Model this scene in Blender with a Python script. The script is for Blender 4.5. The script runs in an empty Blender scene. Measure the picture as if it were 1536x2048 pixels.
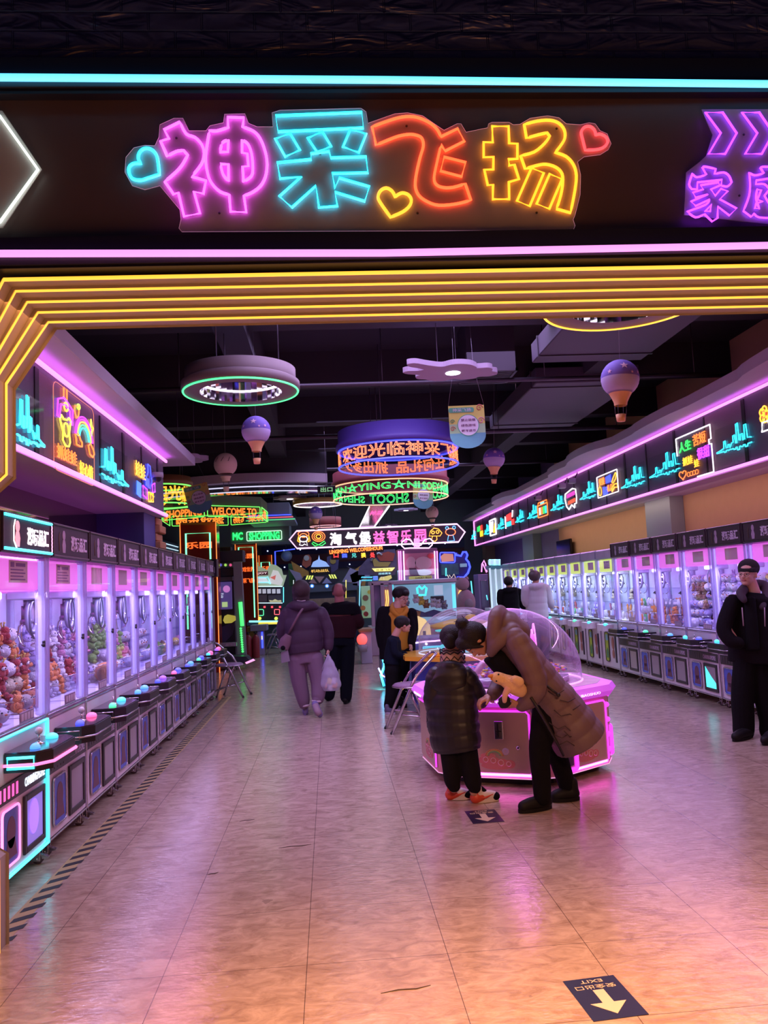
import bpy, bmesh, math, random
from mathutils import Vector, Matrix
sc = bpy.context.scene
col = sc.collection
R = random.Random(7)
PI = math.pi
# ---------------------------------------------------------------- camera
CH = 1.576
FPX, YAW, PITCH, ROLL = 1602.26, .0719, .0930, .0466
_f = Vector((math.sin(YAW)*math.cos(PITCH), math.cos(YAW)*math.cos(PITCH), math.sin(PITCH)))
_r0 = Vector((math.cos(YAW), -math.sin(YAW), 0)); _u0 = _r0.cross(_f)
_r = _r0*math.cos(ROLL) - _u0*math.sin(ROLL); _u = _u0*math.cos(ROLL) + _r0*math.sin(ROLL)
cam_d = bpy.data.cameras.new('camera'); cam = bpy.data.objects.new('camera', cam_d); col.objects.link(cam)
cam.matrix_world = Matrix(((_r.x, _u.x, -_f.x, 0), (_r.y, _u.y, -_f.y, 0), (_r.z, _u.z, -_f.z, CH), (0, 0, 0, 1)))
cam_d.sensor_fit = 'HORIZONTAL'; cam_d.sensor_width = 36; cam_d.lens = FPX*36/1536
cam_d.clip_start = .05; cam_d.clip_end = 200
sc.camera = cam
def at(px, py, X=None, Y=None, Z=None):
    d = _f + _r*((px-768)/FPX) - _u*((py-1024)/FPX)
    if X is not None: t = X/d.x
    elif Y is not None: t = Y/d.y
    else: t = (Z-CH)/d.z
    return Vector((0, 0, CH)) + d*t
# ---------------------------------------------------------------- world, exposure, lights
w = bpy.data.worlds.new('world'); sc.world = w; w.use_nodes = True
w.node_tree.nodes['Background'].inputs[0].default_value = (.30, .16, .42, 1)
w.node_tree.nodes['Background'].inputs[1].default_value = .05
sc.view_settings.view_transform = 'Standard'; sc.view_settings.look = 'None'
sc.view_settings.exposure = 0; sc.view_settings.gamma = 1; sc.view_settings.use_curve_mapping = False
sc.cycles.max_bounces = 7; sc.cycles.transparent_max_bounces = 24; sc.cycles.diffuse_bounces = 3; sc.cycles.glossy_bounces = 4
sc.cycles.sample_clamp_indirect = 2.0; sc.cycles.sample_clamp_direct = 0
sc.cycles.caustics_reflective = False; sc.cycles.caustics_refractive = False
sc.cycles.use_denoising = True
def area(name, loc, size, sizey, color, power, rot=(0, 0, 0), spread=PI):
    l = bpy.data.lights.new(name, 'AREA'); l.shape = 'RECTANGLE'; l.size = size; l.size_y = sizey
    l.color = color; l.energy = power; l.spread = spread
    o = bpy.data.objects.new(name, l); o.location = loc; o.rotation_euler = rot; col.objects.link(o)
    return o
# warm lamp of the mall lobby in front of the entrance, shining down on the floor
area('lobby_ceiling_lamp', (.9, 1.2, 5.2), 2.4, 1.2, (1, .42, .15), 210, (0, 0, 0), 1.15)
# warm lamp of the lobby shining into the entrance from above and behind the viewer
area('lobby_front_lamp', (1.3, -2.2, 4.4), 1.6, .8, (1, .50, .28), 34, (math.radians(48), 0, 0), 1.0)
# amber strips under the entrance lintel
area('lintel_strip_light', (1.0, 3.75, 2.93), 5.0, .4, (1, .42, .12), 26, (0, 0, 0))
# pink LED strips along both sign bands
area('left_band_strip_light', (-1.56, 6.8, 2.50), .05, 4.8, (1, .35, .9), 20, (0, math.radians(-50), 0))
area('right_band_strip_light', (4.5, 14.5, 2.76), .05, 17, (.90, .40, 1), 80, (0, math.radians(50), 0))
area('right_wall_fill', (5.0, 11.5, 2.72), .06, 13, (1, .72, .62), 18, (0, math.radians(-22), 0))  # added fill, not one of the strips: brightens the orange right wall
# added fill lights below the dark ceiling, no fixtures there, brighten the floor
area('hall_fill_light', (.9, 7.4, 4.2), 3, 3, (.66, .52, 1), 175, (0, 0, 0), 2.6)
area('hall_fill_light', (1.4, 14.0, 4.2), 3, 4, (.62, .54, 1), 130, (0, 0, 0), 2.6)
area('hall_fill_light', (.8, 21.0, 4.2), 4, 4, (.48, .64, 1), 125, (0, 0, 0), 2.6)
# ---------------------------------------------------------------- materials
MATS = {}
def pm(name, c, rough=.5, metal=0, spec=.5, coat=0, alpha=1, noise=0, nscale=8, bump=0, bscale=40, sheen=0):
    if name in MATS: return MATS[name]
    m = bpy.data.materials.new(name); m.use_nodes = True; nt = m.node_tree; b = nt.nodes['Principled BSDF']
    b.inputs['Base Color'].default_value = (*c, 1); b.inputs['Roughness'].default_value = rough
    b.inputs['Metallic'].default_value = metal; b.inputs['Specular IOR Level'].default_value = spec
    b.inputs['Coat Weight'].default_value = coat; b.inputs['Alpha'].default_value = alpha
    b.inputs['Sheen Weight'].default_value = sheen
    if noise or bump:
        tc = nt.nodes.new('ShaderNodeTexCoord')
    if noise:
        n = nt.nodes.new('ShaderNodeTexNoise'); n.inputs['Scale'].default_value = nscale; n.inputs['Detail'].default_value = 4
        nt.links.new(tc.outputs['Object'], n.inputs['Vector'])
        mr = nt.nodes.new('ShaderNodeMapRange'); mr.inputs[3].default_value = 1-noise; mr.inputs[4].default_value = 1+noise
        mx = nt.nodes.new('ShaderNodeVectorMath'); mx.operation = 'SCALE'; mx.inputs[0].default_value = c
        nt.links.new(n.outputs['Fac'], mr.inputs[0]); nt.links.new(mr.outputs[0], mx.inputs['Scale']); nt.links.new(mx.outputs[0], b.inputs['Base Color'])
    if bump:
        n = nt.nodes.new('ShaderNodeTexNoise'); n.inputs['Scale'].default_value = bscale; n.inputs['Detail'].default_value = 5
        nt.links.new(tc.outputs['Object'], n.inputs['Vector'])
        bp = nt.nodes.new('ShaderNodeBump'); bp.inputs['Strength'].default_value = bump; bp.inputs['Distance'].default_value = .02
        nt.links.new(n.outputs['Fac'], bp.inputs['Height']); nt.links.new(bp.outputs[0], b.inputs['Normal'])
    MATS[name] = m; return m
def em(name, c, s=2.0, samp='NONE'):
    if name in MATS: return MATS[name]
    m = bpy.data.materials.new(name); m.use_nodes = True; b = m.node_tree.nodes['Principled BSDF']
    b.inputs['Base Color'].default_value = (*[min(1, .3+.5*x) for x in c], 1); b.inputs['Emission Color'].default_value = (*c, 1)
    b.inputs['Emission Strength'].default_value = s; b.inputs['Roughness'].default_value = .4
    m.cycles.emission_sampling = samp
    MATS[name] = m; return m
def glass(name, c=(1, 1, 1), f=.07, rough=.03):
    if name in MATS: return MATS[name]
    m = bpy.data.materials.new(name); m.use_nodes = True; nt = m.node_tree; nt.nodes.remove(nt.nodes['Principled BSDF'])
    t = nt.nodes.new('ShaderNodeBsdfTransparent'); t.inputs[0].default_value = (*c, 1)
    g = nt.nodes.new('ShaderNodeBsdfGlossy'); g.inputs['Roughness'].default_value = rough
    mx = nt.nodes.new('ShaderNodeMixShader'); fr = nt.nodes.new('ShaderNodeLayerWeight'); pw = nt.nodes.new('ShaderNodeMath'); pw.operation = 'POWER'; pw.inputs[1].default_value = 4
    nt.links.new(fr.outputs['Facing'], pw.inputs[0])
    ad = nt.nodes.new('ShaderNodeMath'); ad.operation = 'MULTIPLY_ADD'; ad.inputs[1].default_value = .35; ad.inputs[2].default_value = f; ad.use_clamp = True
    nt.links.new(pw.outputs[0], ad.inputs[0]); nt.links.new(ad.outputs[0], mx.inputs[0])
    nt.links.new(t.outputs[0], mx.inputs[1]); nt.links.new(g.outputs[0], mx.inputs[2])
    nt.links.new(mx.outputs[0], nt.nodes['Material Output'].inputs[0]); MATS[name] = m; return m
# neon colours
N_CY = em('neon_cyan', (.02, .75, 1), 2.0); N_PK = em('neon_pink', (1, .22, .85), 2.2); N_MG = em('neon_magenta', (1, .05, .95), 2.2)
N_OR = em('neon_orange', (1, .20, .02), 2.0); N_AM = em('neon_amber', (1, .42, .02), 2.2); N_YE = em('neon_yellow', (1, .75, .05), 1.8)
N_GR = em('neon_green', (.02, 1, .12), 1.6); N_RD = em('neon_red', (1, .03, .02), 2.0); N_BL = em('neon_blue', (.03, .06, 1), 2.5)
N_PU = em('neon_purple', (.42, .04, 1), 2.5); N_WH = em('neon_white', (1, .92, 1), 1.8); N_MI = em('neon_mint', (.25, 1, .55), 1.5)
BLACK = pm('black_plastic', (.012, .011, .014), .35); CHROME = pm('chrome', (.75, .73, .78), .18, 1)
WHITE = pm('white_enamel', (.72, .66, .72), .4, noise=.04); ACR = glass('clear_acrylic', (1, 1, 1), .03, .08)
CGLASS = glass('cabinet_glass', (.97, .97, 1), .035, .03)
FWD = pm('ink_dark', (.02, .015, .03), .4)
# ---------------------------------------------------------------- mesh builder
class MB:
    def __init__(s): s.v = []; s.f = []; s.mi = []; s.sm = []; s.mats = []; s.M = None; s.k = 0
    def m(s, mat):
        if mat not in s.mats: s.mats.append(mat)
        s.k = s.mats.index(mat); return s
    def add(s, vs, fs, smooth=False, M=None):
        o = len(s.v)
        for p in vs:
            p = Vector(p)
            if M is not None: p = M @ p
            if s.M is not None: p = s.M @ p
            s.v.append(p)
        for f in fs: s.f.append([i+o for i in f]); s.mi.append(s.k); s.sm.append(smooth)
        return s
    def box(s, x0, x1, y0, y1, z0, z1, b=0, M=None):
        cx, cy, cz = (x0+x1)/2, (y0+y1)/2, (z0+z1)/2; hx, hy, hz = abs(x1-x0)/2, abs(y1-y0)/2, abs(z1-z0)/2
        b = min(b, hx*.9, hy*.9, hz*.9)
        if b <= 0:
            vs = [(cx+i*hx, cy+j*hy, cz+k*hz) for i in (-1, 1) for j in (-1, 1) for k in (-1, 1)]
            fs = [(0, 1, 3, 2), (4, 6, 7, 5), (0, 4, 5, 1), (2, 3, 7, 6), (0, 2, 6, 4), (1, 5, 7, 3)]
            return s.add(vs, fs, False, M)
        vs = []; idx = {}
        for i in (-1, 1):
            for j in (-1, 1):
                for k in (-1, 1):
                    for a in range(3):
                        d = [b, b, b]; d[a] = 0
                        idx[(i, j, k, a)] = len(vs); vs.append((cx+i*(hx-d[0]), cy+j*(hy-d[1]), cz+k*(hz-d[2])))
        fs = []
        for a in range(3):
            for t in (-1, 1):
                q = [(-1, -1), (1, -1), (1, 1), (-1, 1)]; L = []
                for (p, r) in q:
                    c = [p, r]; c.insert(a, t); L.append(idx[(c[0], c[1], c[2], a)])
                if (t == 1) == (a == 1): L.reverse()
                fs.append(L)
        for a in range(3):   # edges along axis a
            o = [x for x in range(3) if x != a]
            for p in (-1, 1):
                for r in (-1, 1):
                    def c(t, ax):
                        q = [0, 0, 0]; q[a] = t; q[o[0]] = p; q[o[1]] = r; return idx[(q[0], q[1], q[2], ax)]
                    fs.append([c(-1, o[0]), c(1, o[0]), c(1, o[1]), c(-1, o[1])])
        for i in (-1, 1):
            for j in (-1, 1):
                for k in (-1, 1): fs.append([idx[(i, j, k, 0)], idx[(i, j, k, 1)], idx[(i, j, k, 2)]])
        return s.add(vs, fs, False, M)
    def prism(s, pts, h0, h1, plane='xy', M=None, smooth=False):
        n = len(pts)
        def q(p, h): return (p[0], p[1], h) if plane == 'xy' else ((p[0], h, p[1]) if plane == 'xz' else (h, p[0], p[1]))
        vs = [q(p, h0) for p in pts]+[q(p, h1) for p in pts]
        fs = [list(range(n))[::-1], list(range(n, 2*n))]+[(i, (i+1) % n, n+(i+1) % n, n+i) for i in range(n)]
        return s.add(vs, fs, smooth, M)
    def tube(s, pts, r, seg=6, closed=False, M=None, caps=True, smooth=True):
        P = [Vector(p) for p in pts]; n = len(P)
        if n < 2: return s
        rr = r if isinstance(r, (list, tuple)) else [r]*n
        T = []
        for i in range(n):
            if closed: t = (P[(i+1) % n]-P[i-1])
            else: t = P[min(i+1, n-1)]-P[max(i-1, 0)]
            T.append(t.normalized() if t.length > 1e-9 else Vector((0, 0, 1)))
        a = Vector((0, 0, 1)) if abs(T[0].z) < .9 else Vector((1, 0, 0))
        N = (a - T[0]*a.dot(T[0])).normalized(); vs = []; fs = []
        for i in range(n):
            N = (N - T[i]*N.dot(T[i])); N = N.normalized() if N.length > 1e-6 else T[i].orthogonal().normalized()
            B = T[i].cross(N)
            for k in range(seg):
                an = 2*PI*k/seg+PI/seg; vs.append(P[i]+(N*math.cos(an)+B*math.sin(an))*rr[i])
        m = n if closed else n-1
        for i in range(m):
            for k in range(seg):
                a0 = i*seg+k; a1 = i*seg+(k+1) % seg; b0 = ((i+1) % n)*seg+k; b1 = ((i+1) % n)*seg+(k+1) % seg
                fs.append((a0, b0, b1, a1))
        if caps and not closed: fs += [list(range(seg)), list(range((n-1)*seg, n*seg))[::-1]]
        return s.add(vs, fs, smooth, M)
    def cyl(s, a, b, r, seg=16, r2=None, M=None, smooth=True):
        return s.tube([a, b], [r, r if r2 is None else r2], seg, False, M, True, smooth)
    def lathe(s, prof, seg=24, M=None, smooth=True, a0=0, a1=2*PI):
        full = abs(a1-a0-2*PI) < 1e-6; n = seg if full else seg+1; vs = []; fs = []
        for (r, z) in prof:
            for k in range(n):
                a = a0+(a1-a0)*k/seg; vs.append((r*math.cos(a), r*math.sin(a), z))
        for i in range(len(prof)-1):
            for k in range(seg):
                k1 = (k+1) % n; fs.append((i*n+k, i*n+k1, (i+1)*n+k1, (i+1)*n+k))
        return s.add(vs, fs, smooth, M)
    def ball(s, c, r, seg=12, rings=8, M=None):
        r = r if isinstance(r, (tuple, list)) else (r, r, r); vs = []; fs = []
        vs.append((c[0], c[1], c[2]+r[2]))
        for i in range(1, rings):
            t = PI*i/rings
            for k in range(seg):
                a = 2*PI*k/seg; vs.append((c[0]+r[0]*math.sin(t)*math.cos(a), c[1]+r[1]*math.sin(t)*math.sin(a), c[2]+r[2]*math.cos(t)))
        vs.append((c[0], c[1], c[2]-r[2])); L = len(vs)-1
        for k in range(seg):
            fs.append((0, 1+k, 1+(k+1) % seg)); b = 1+(rings-2)*seg; fs.append((L, b+(k+1) % seg, b+k))
        for i in range(rings-2):
            for k in range(seg):
                a = 1+i*seg; fs.append((a+k, a+seg+k, a+seg+(k+1) % seg, a+(k+1) % seg))
        return s.add(vs, fs, True, M)
    def quad(s, a, b, c, d, M=None): return s.add([a, b, c, d], [(0, 1, 2, 3)], False, M)
    def text(s, txt, size, M, rad=.004, solid=False, depth=.004, wfit=None, hfit=None, warp=None, bold=0):
        vs, fs, (x0, x1, y0, y1) = text_mesh(txt, size, rad, solid, depth, bold)
        sx = 1 if wfit is None else wfit/max(1e-6, x1-x0); sy = 1 if hfit is None else hfit/max(1e-6, y1-y0)
        cx, cy = (x0+x1)/2, (y0+y1)/2
        q = [Vector(((p[0]-cx)*sx, (p[1]-cy)*sy, p[2])) for p in vs]
        if warp: q = [warp(p) for p in q]
        return s.add(q, fs, False, M)
    def mesh(s, name, recalc=True):
        me = bpy.data.meshes.new(name); me.from_pydata([tuple(p) for p in s.v], [], s.f)
        for mt in s.mats: me.materials.append(mt)
        me.polygons.foreach_set('material_index', s.mi); me.polygons.foreach_set('use_smooth', s.sm)
        if recalc:
            bm = bmesh.new(); bm.from_mesh(me); bmesh.ops.recalc_face_normals(bm, faces=bm.faces); bm.to_mesh(me); bm.free()
        me.update(); return me
    def obj(s, name, parent=None, loc=None, rot=None, **kw):
        o = bpy.data.objects.new(name, s.mesh(name, kw.get('recalc', True))); col.objects.link(o)
        if parent: o.parent = parent
        if loc is not None: o.location = loc
        if rot is not None: o.rotation_euler = rot
        return o
_tc = {}
def text_mesh(txt, size, rad, solid, depth, bold=0):
    k = (txt, size, rad, solid, depth, bold)
    if k in _tc: return _tc[k]
    c = bpy.data.curves.new('t', 'FONT'); c.body = txt; c.size = size; c.resolution_u = 2
    c.offset = bold
    if solid: c.fill_mode = 'BOTH'; c.extrude = depth/2
    else: c.fill_mode = 'NONE'; c.bevel_depth = rad; c.bevel_resolution = 0
    o = bpy.data.objects.new('t', c); col.objects.link(o); bpy.context.view_layer.update()
    dg = bpy.context.evaluated_depsgraph_get(); e = o.evaluated_get(dg); me = e.to_mesh()
    vs = [tuple(v.co) for v in me.vertices]; fs = [list(p.vertices) for p in me.polygons]
    e.to_mesh_clear(); bpy.data.objects.remove(o); bpy.data.curves.remove(c)
    if vs: bb = (min(v[0] for v in vs), max(v[0] for v in vs), min(v[1] for v in vs), max(v[1] for v in vs))
    else: bb = (0, 1, 0, 1)
    _tc[k] = (vs, fs, bb); return _tc[k]
def frame(o, u, n):   # matrix: x -> u (reading direction), y -> up, z -> n (towards viewer)
    u = Vector(u).normalized(); n = Vector(n).normalized(); v = n.cross(u)
    return Matrix(((u.x, v.x, n.x, o[0]), (u.y, v.y, n.y, o[1]), (u.z, v.z, n.z, o[2]), (0, 0, 0, 1)))
def T(x, y, z): return Matrix.Translation((x, y, z))
def Rz(a): return Matrix.Rotation(a, 4, 'Z')
def Rx(a): return Matrix.Rotation(a, 4, 'X')
def Ry(a): return Matrix.Rotation(a, 4, 'Y')
def S(x, y=None, z=None): return Matrix.Diagonal((x, x if y is None else y, x if z is None else z, 1))
def tag(o, label=None, cat=None, group=None, kind=None):
    if label: o['label'] = label
    if cat: o['category'] = cat
    if group: o['group'] = group
    if kind: o['kind'] = kind
    return o
def empty(name, label=None, cat=None, loc=(0, 0, 0), rz=0, group=None):
    o = bpy.data.objects.new(name, None); o.empty_display_size = .1; o.location = loc; o.rotation_euler = (0, 0, rz); col.objects.link(o)
    return tag(o, label, cat, group)
def dup(root, loc=None, rz=None, label=None, group=None, pred=None):
    r = root.copy(); col.objects.link(r)
    if loc is not None: r.location = loc
    if rz is not None: r.rotation_euler = (0, 0, rz)
    if label: r['label'] = label
    if group: r['group'] = group
    for ch in list(root.children):
        c = ch.copy(); col.objects.link(c); c.parent = r
        for g in ch.children:
            d = g.copy(); col.objects.link(d); d.parent = c
    return r
def struct(name, mb): return tag(mb.obj(name), kind='structure')
def heart(cx, cy, s, rot=0, n=28):
    o = []
    for i in range(n):
        t = 2*PI*i/n; x = 16*math.sin(t)**3; y = 13*math.cos(t)-5*math.cos(2*t)-2*math.cos(3*t)-math.cos(4*t)
        x *= s/32; y *= s/32; o.append((cx+x*math.cos(rot)-y*math.sin(rot), cy+x*math.sin(rot)+y*math.cos(rot)))
    return o
def circ(cx, cy, rx, ry=None, n=20, a0=0, a1=2*PI):
    ry = rx if ry is None else ry; m = n if abs(a1-a0-2*PI) < 1e-6 else n-1
    return [(cx+rx*math.cos(a0+(a1-a0)*i/m), cy+ry*math.sin(a0+(a1-a0)*i/m)) for i in range(n)]
def rrect(x0, x1, y0, y1, r, n=4):
    o = []
    for (cx, cy, a) in ((x1-r, y1-r, 0), (x0+r, y1-r, PI/2), (x0+r, y0+r, PI), (x1-r, y0+r, 3*PI/2)):
        o += [(cx+r*math.cos(a+PI/2*i/n), cy+r*math.sin(a+PI/2*i/n)) for i in range(n+1)]
    return o
def smoothpoly(pts, closed=True, sub=3, sharp=55):
    """catmull-rom through points but corners sharper than `sharp` degrees stay"""
    n = len(pts); out = []
    P = [Vector((p[0], p[1])) for p in pts]
    def corner(i):
        if not closed and i in (0, n-1): return True
        a = P[i]-P[i-1]; b = P[(i+1) % n]-P[i]
        return a.length < 1e-6 or b.length < 1e-6 or math.degrees(a.angle(b)) > sharp
    C = [corner(i) for i in range(n)]
    for i in range(n if closed else n-1):
        j = (i+1) % n; p0 = P[i] if C[i] else P[i-1]; p3 = P[j] if C[j] else P[(j+1) % n]
        for k in range(sub):
            t = k/sub; out.append(.5*((2*P[i])+(P[j]-p0)*t+(2*p0-5*P[i]+4*P[j]-p3)*t*t+(3*P[i]-p0-3*P[j]+p3)*t**3))
            if C[i] and C[j]: break
    if not closed: out.append(P[-1])
    return [(p.x, p.y) for p in out]
# ================================================================ the room
def floor_mat():
    m = bpy.data.materials.new('vinyl_tile'); m.use_nodes = True; nt = m.node_tree; L = nt.links.new; b = nt.nodes['Principled BSDF']
    tc = nt.nodes.new('ShaderNodeTexCoord'); sp = nt.nodes.new('ShaderNodeSeparateXYZ'); L(tc.outputs['Object'], sp.inputs[0])
    def math_(op, a, v=None, c=None):
        n = nt.nodes.new('ShaderNodeMath'); n.operation = op
        for i, x in enumerate((a, v, c)):
            if x is None: continue
            if isinstance(x, (int, float)): n.inputs[i].default_value = x
            else: L(x, n.inputs[i])
        return n.outputs[0]
    def line(ax, off):
        t = math_('PINGPONG', math_('ADD', ax, off), .3)   # 0 at the joint
        return math_('LESS_THAN', t, .0017)
    g = math_('MAXIMUM', line(sp.outputs[0], .1583+60), line(sp.outputs[1], 60-3.571))
    n1 = nt.nodes.new('ShaderNodeTexNoise'); n1.inputs['Scale'].default_value = 7; n1.inputs['Detail'].default_value = 8; n1.inputs['Roughness'].default_value = .65
    mp = nt.nodes.new('ShaderNodeMapping'); mp.inputs['Scale'].default_value = (1, 1.8, 1); L(tc.outputs['Object'], mp.inputs[0]); L(mp.outputs[0], n1.inputs['Vector'])
    n1.inputs['Distortion'].default_value = 1.2
    cr = nt.nodes.new('ShaderNodeValToRGB'); cr.color_ramp.elements[0].position = .32; cr.color_ramp.elements[0].color = (.30, .215, .16, 1)
    cr.color_ramp.elements[1].position = .64; cr.color_ramp.elements[1].color = (.52, .41, .32, 1); L(n1.outputs['Fac'], cr.inputs[0])
    # scuffs
    n3 = nt.nodes.new('ShaderNodeTexNoise'); n3.inputs['Scale'].default_value = 3.1; n3.inputs['Detail'].default_value = 10; n3.inputs['Distortion'].default_value = 3; L(tc.outputs['Object'], n3.inputs['Vector'])
    sc_ = math_('GREATER_THAN', n3.outputs['Fac'], .735)
    mx0 = nt.nodes.new('ShaderNodeMix'); mx0.data_type = 'RGBA'; L(math_('MULTIPLY', sc_, .45), mx0.inputs[0]); L(cr.outputs[0], mx0.inputs[6]); mx0.inputs[7].default_value = (.10, .07, .06, 1)
    mx = nt.nodes.new('ShaderNodeMix'); mx.data_type = 'RGBA'; L(math_('MULTIPLY', g, .8), mx.inputs[0]); L(mx0.outputs[2], mx.inputs[6]); mx.inputs[7].default_value = (.06, .035, .03, 1)
    L(mx.outputs[2], b.inputs['Base Color'])
    n2 = nt.nodes.new('ShaderNodeTexNoise'); n2.inputs['Scale'].default_value = 2.5; n2.inputs['Detail'].default_value = 6; L(tc.outputs['Object'], n2.inputs['Vector'])
    mr = nt.nodes.new('ShaderNodeMapRange'); mr.inputs[3].default_value = .10; mr.inputs[4].default_value = .23; L(n2.outputs['Fac'], mr.inputs[0]); L(mr.outputs[0], b.inputs['Roughness'])
    n4 = nt.nodes.new('ShaderNodeTexNoise'); n4.inputs['Scale'].default_value = 22; n4.inputs['Detail'].default_value = 5
    mp2 = nt.nodes.new('ShaderNodeMapping'); mp2.inputs['Scale'].default_value = (1, 2.2, 1); L(tc.outputs['Object'], mp2.inputs[0]); L(mp2.outputs[0], n4.inputs['Vector'])
    bp = nt.nodes.new('ShaderNodeBump'); bp.inputs['Strength'].default_value = .22; bp.inputs['Distance'].default_value = .01; L(n4.outputs['Fac'], bp.inputs['Height']); L(bp.outputs[0], b.inputs['Normal'])
    b.inputs['Specular IOR Level'].default_value = .7
    return m
mb = MB().m(floor_mat()); mb.box(-11, 9, -3, 30, -.1, 0); struct('floor', mb)
WX, BY = 5.4, 27.0
LWX = -2.42
def brick_mat():
    m = bpy.data.materials.new('dark_foam_brick'); m.use_nodes = True; nt = m.node_tree; L = nt.links.new; b = nt.nodes['Principled BSDF']
    b.inputs['Base Color'].default_value = (.035, .05, .15, 1); b.inputs['Roughness'].default_value = .3
    tc = nt.nodes.new('ShaderNodeTexCoord'); mp = nt.nodes.new('ShaderNodeMapping'); mp.inputs['Rotation'].default_value = (PI/2, 0, 0); L(tc.outputs['Object'], mp.inputs[0])
    br = nt.nodes.new('ShaderNodeTexBrick'); br.inputs['Scale'].default_value = 1; br.inputs['Brick Width'].default_value = .24; br.inputs['Row Height'].default_value = .09
    br.inputs['Mortar Size'].default_value = .006; br.inputs['Mortar Smooth'].default_value = .6; L(mp.outputs[0], br.inputs['Vector'])
    n = nt.nodes.new('ShaderNodeTexNoise'); n.inputs['Scale'].default_value = 2.6; n.inputs['Detail'].default_value = 2; n.inputs['Distortion'].default_value = 1.6
    mp2 = nt.nodes.new('ShaderNodeMapping'); mp2.inputs['Scale'].default_value = (1.2, 1, 3.4); L(tc.outputs['Object'], mp2.inputs[0]); L(mp2.outputs[0], n.inputs['Vector'])
    ms = nt.nodes.new('ShaderNodeMath'); ms.operation = 'MULTIPLY_ADD'; ms.inputs[1].default_value = -1.0; L(br.outputs['Fac'], ms.inputs[0]); L(n.outputs['Fac'], ms.inputs[2])
    bp = nt.nodes.new('ShaderNodeBump'); bp.inputs['Strength'].default_value = 1; bp.inputs['Distance'].default_value = .06; L(ms.outputs[0], bp.inputs['Height']); L(bp.outputs[0], b.inputs['Normal'])
    return m
# ---- facade
FY = 3.5
mb = MB().m(brick_mat()); mb.box(-4, 8, FY-.02, FY+.3, 3.99, 6.5); struct('wall_front', mb)
PANEL = pm('sign_panel_dark', (.11, .085, .088), .42, spec=.35)
mb = MB().m(pm('black_channel', (.01, .01, .02), .5)); mb.box(-4, 8, FY-.05, FY+.28, 3.82, 3.99); mb.box(-4, 8, FY-.05, FY+.28, 3.02, 3.16); struct('trim_1', mb)
mb = MB().m(PANEL); mb.box(-4, 8, FY, FY+.25, 3.16, 3.82); struct('trim_2', mb)
# ---- portal: five stepped frames deep, running round the opening (left jamb notched, mirrored on the right)
PORT = pm('portal_taupe_paint', (.36, .31, .30), .5, noise=.03)
def portal_prof(k, out=0.):
    zt = 2.998 - .0125*k; xl = -1.375 + .012*k
    L = [(-1.60+.008*k, 0), (-1.60+.008*k, .41), (-1.80, .56), (-1.80, 1.95), (-1.545+.004*k, 2.20), (-1.545+.004*k, 2.645), (xl, zt)]
    Rr = [(4.2-(p[0]+1.3), p[1]) for p in L][::-1]
    return L+Rr
mb = MB().m(PORT)
led = []
NS = 5; DY = .105
for k in range(NS):
    pr = portal_prof(k); y0 = FY+.0+DY*k; y1 = y0+DY
    nx = portal_prof(k+1) if k < NS-1 else [(p[0]+(.012 if p[0] < 1 else -.012), p[1]-(.01 if p[1] > 2 else 0)) for p in pr]
    n = len(pr)
    for i in range(n-1):
        a, b2 = pr[i], pr[i+1]
        mb.quad((a[0], y0, a[1]), (b2[0], y0, b2[1]), (b2[0], y1, b2[1]), (a[0], y1, a[1]))
        a2, b3 = nx[i], nx[i+1]
        mb.quad((a[0], y1, a[1]), (b2[0], y1, b2[1]), (b3[0], y1, b3[1]), (a2[0], y1, a2[1]))
    led.append((pr, y0))
# outer body of lintel and jambs so the portal has thickness
mb.box(-1.36, 4.1, FY+DY*NS-.01, FY+DY*NS, 2.955, 3.3)
for i in (0,):
    pr = portal_prof(4); n = len(pr)
    for i in range(6):
        a, b2 = pr[i], pr[i+1]; mb.quad((a[0], 4.02, a[1]), (b2[0], 4.02, b2[1]), (-4, 4.02, b2[1]), (-4, 4.02, a[1]))
        a, b2 = pr[n-1-i], pr[n-2-i]; mb.quad((a[0], 4.02, a[1]), (b2[0], 4.02, b2[1]), (8, 4.02, b2[1]), (8, 4.02, a[1]))
for (xa, xb) in ((-4, -1.9), (5.0, 8)): mb.box(xa, xb, FY-.02, FY, 0, 3.02)
o = tag(mb.obj('trim_3', recalc=False), kind='structure')
LEDAM = em('portal_led_amber', (1, .42, .035), 1.8, 'AUTO')
words = ['front edge', 'second step', 'middle step', 'fourth step', 'innermost step']
for k, (pr, y0) in enumerate(led):
    mb = MB().m(LEDAM); r = .0062 if k else .0085
    pts = [(p[0]+(.004 if p[0] < 1 else -.004), y0+.006, p[1]-.004) for p in pr]
    mb.tube(pts, r, 6)
    tag(mb.obj('led_strip'), 'thin amber LED strip tracing the %s of the entrance portal' % words[k], 'light strip')
# cyan and pink tubes over the opening
def bent(pl, pr_, pm_, y):  # straight tube with slight sag in the middle
    return [at(*p, Y=y) for p in (pl, pm_, pr_)]
mb = MB().m(em('tube_cyan', (.10, .60, 1), 1.9, 'AUTO'))
P_ = bent((-1300, 146), (4200, 196), (768, 160), FY-.075); mb.tube([P_[0], P_[1], P_[2]], .0165, 10)
t = tag(mb.obj('neon_tube_light'), 'long cyan neon tube running across the facade under the dark brick', 'light tube')
mb = MB().m(pm('tube_holder', (.02, .02, .03), .5)); mb.box(-1.8, 3, FY-.062, FY-.048, P_[1].z-.02, P_[1].z+.012); mb.obj('holder', t)
mb = MB().m(em('tube_pink', (1, .33, .93), 1.25, 'AUTO'))
P_ = bent((-1300, 509), (4200, 438), (768, 506), FY-.075); mb.tube([P_[0], P_[1], P_[2]], .0155, 10)
t = tag(mb.obj('neon_tube_light'), 'long pink neon tube running across the facade above the amber strips', 'light tube')
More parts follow.
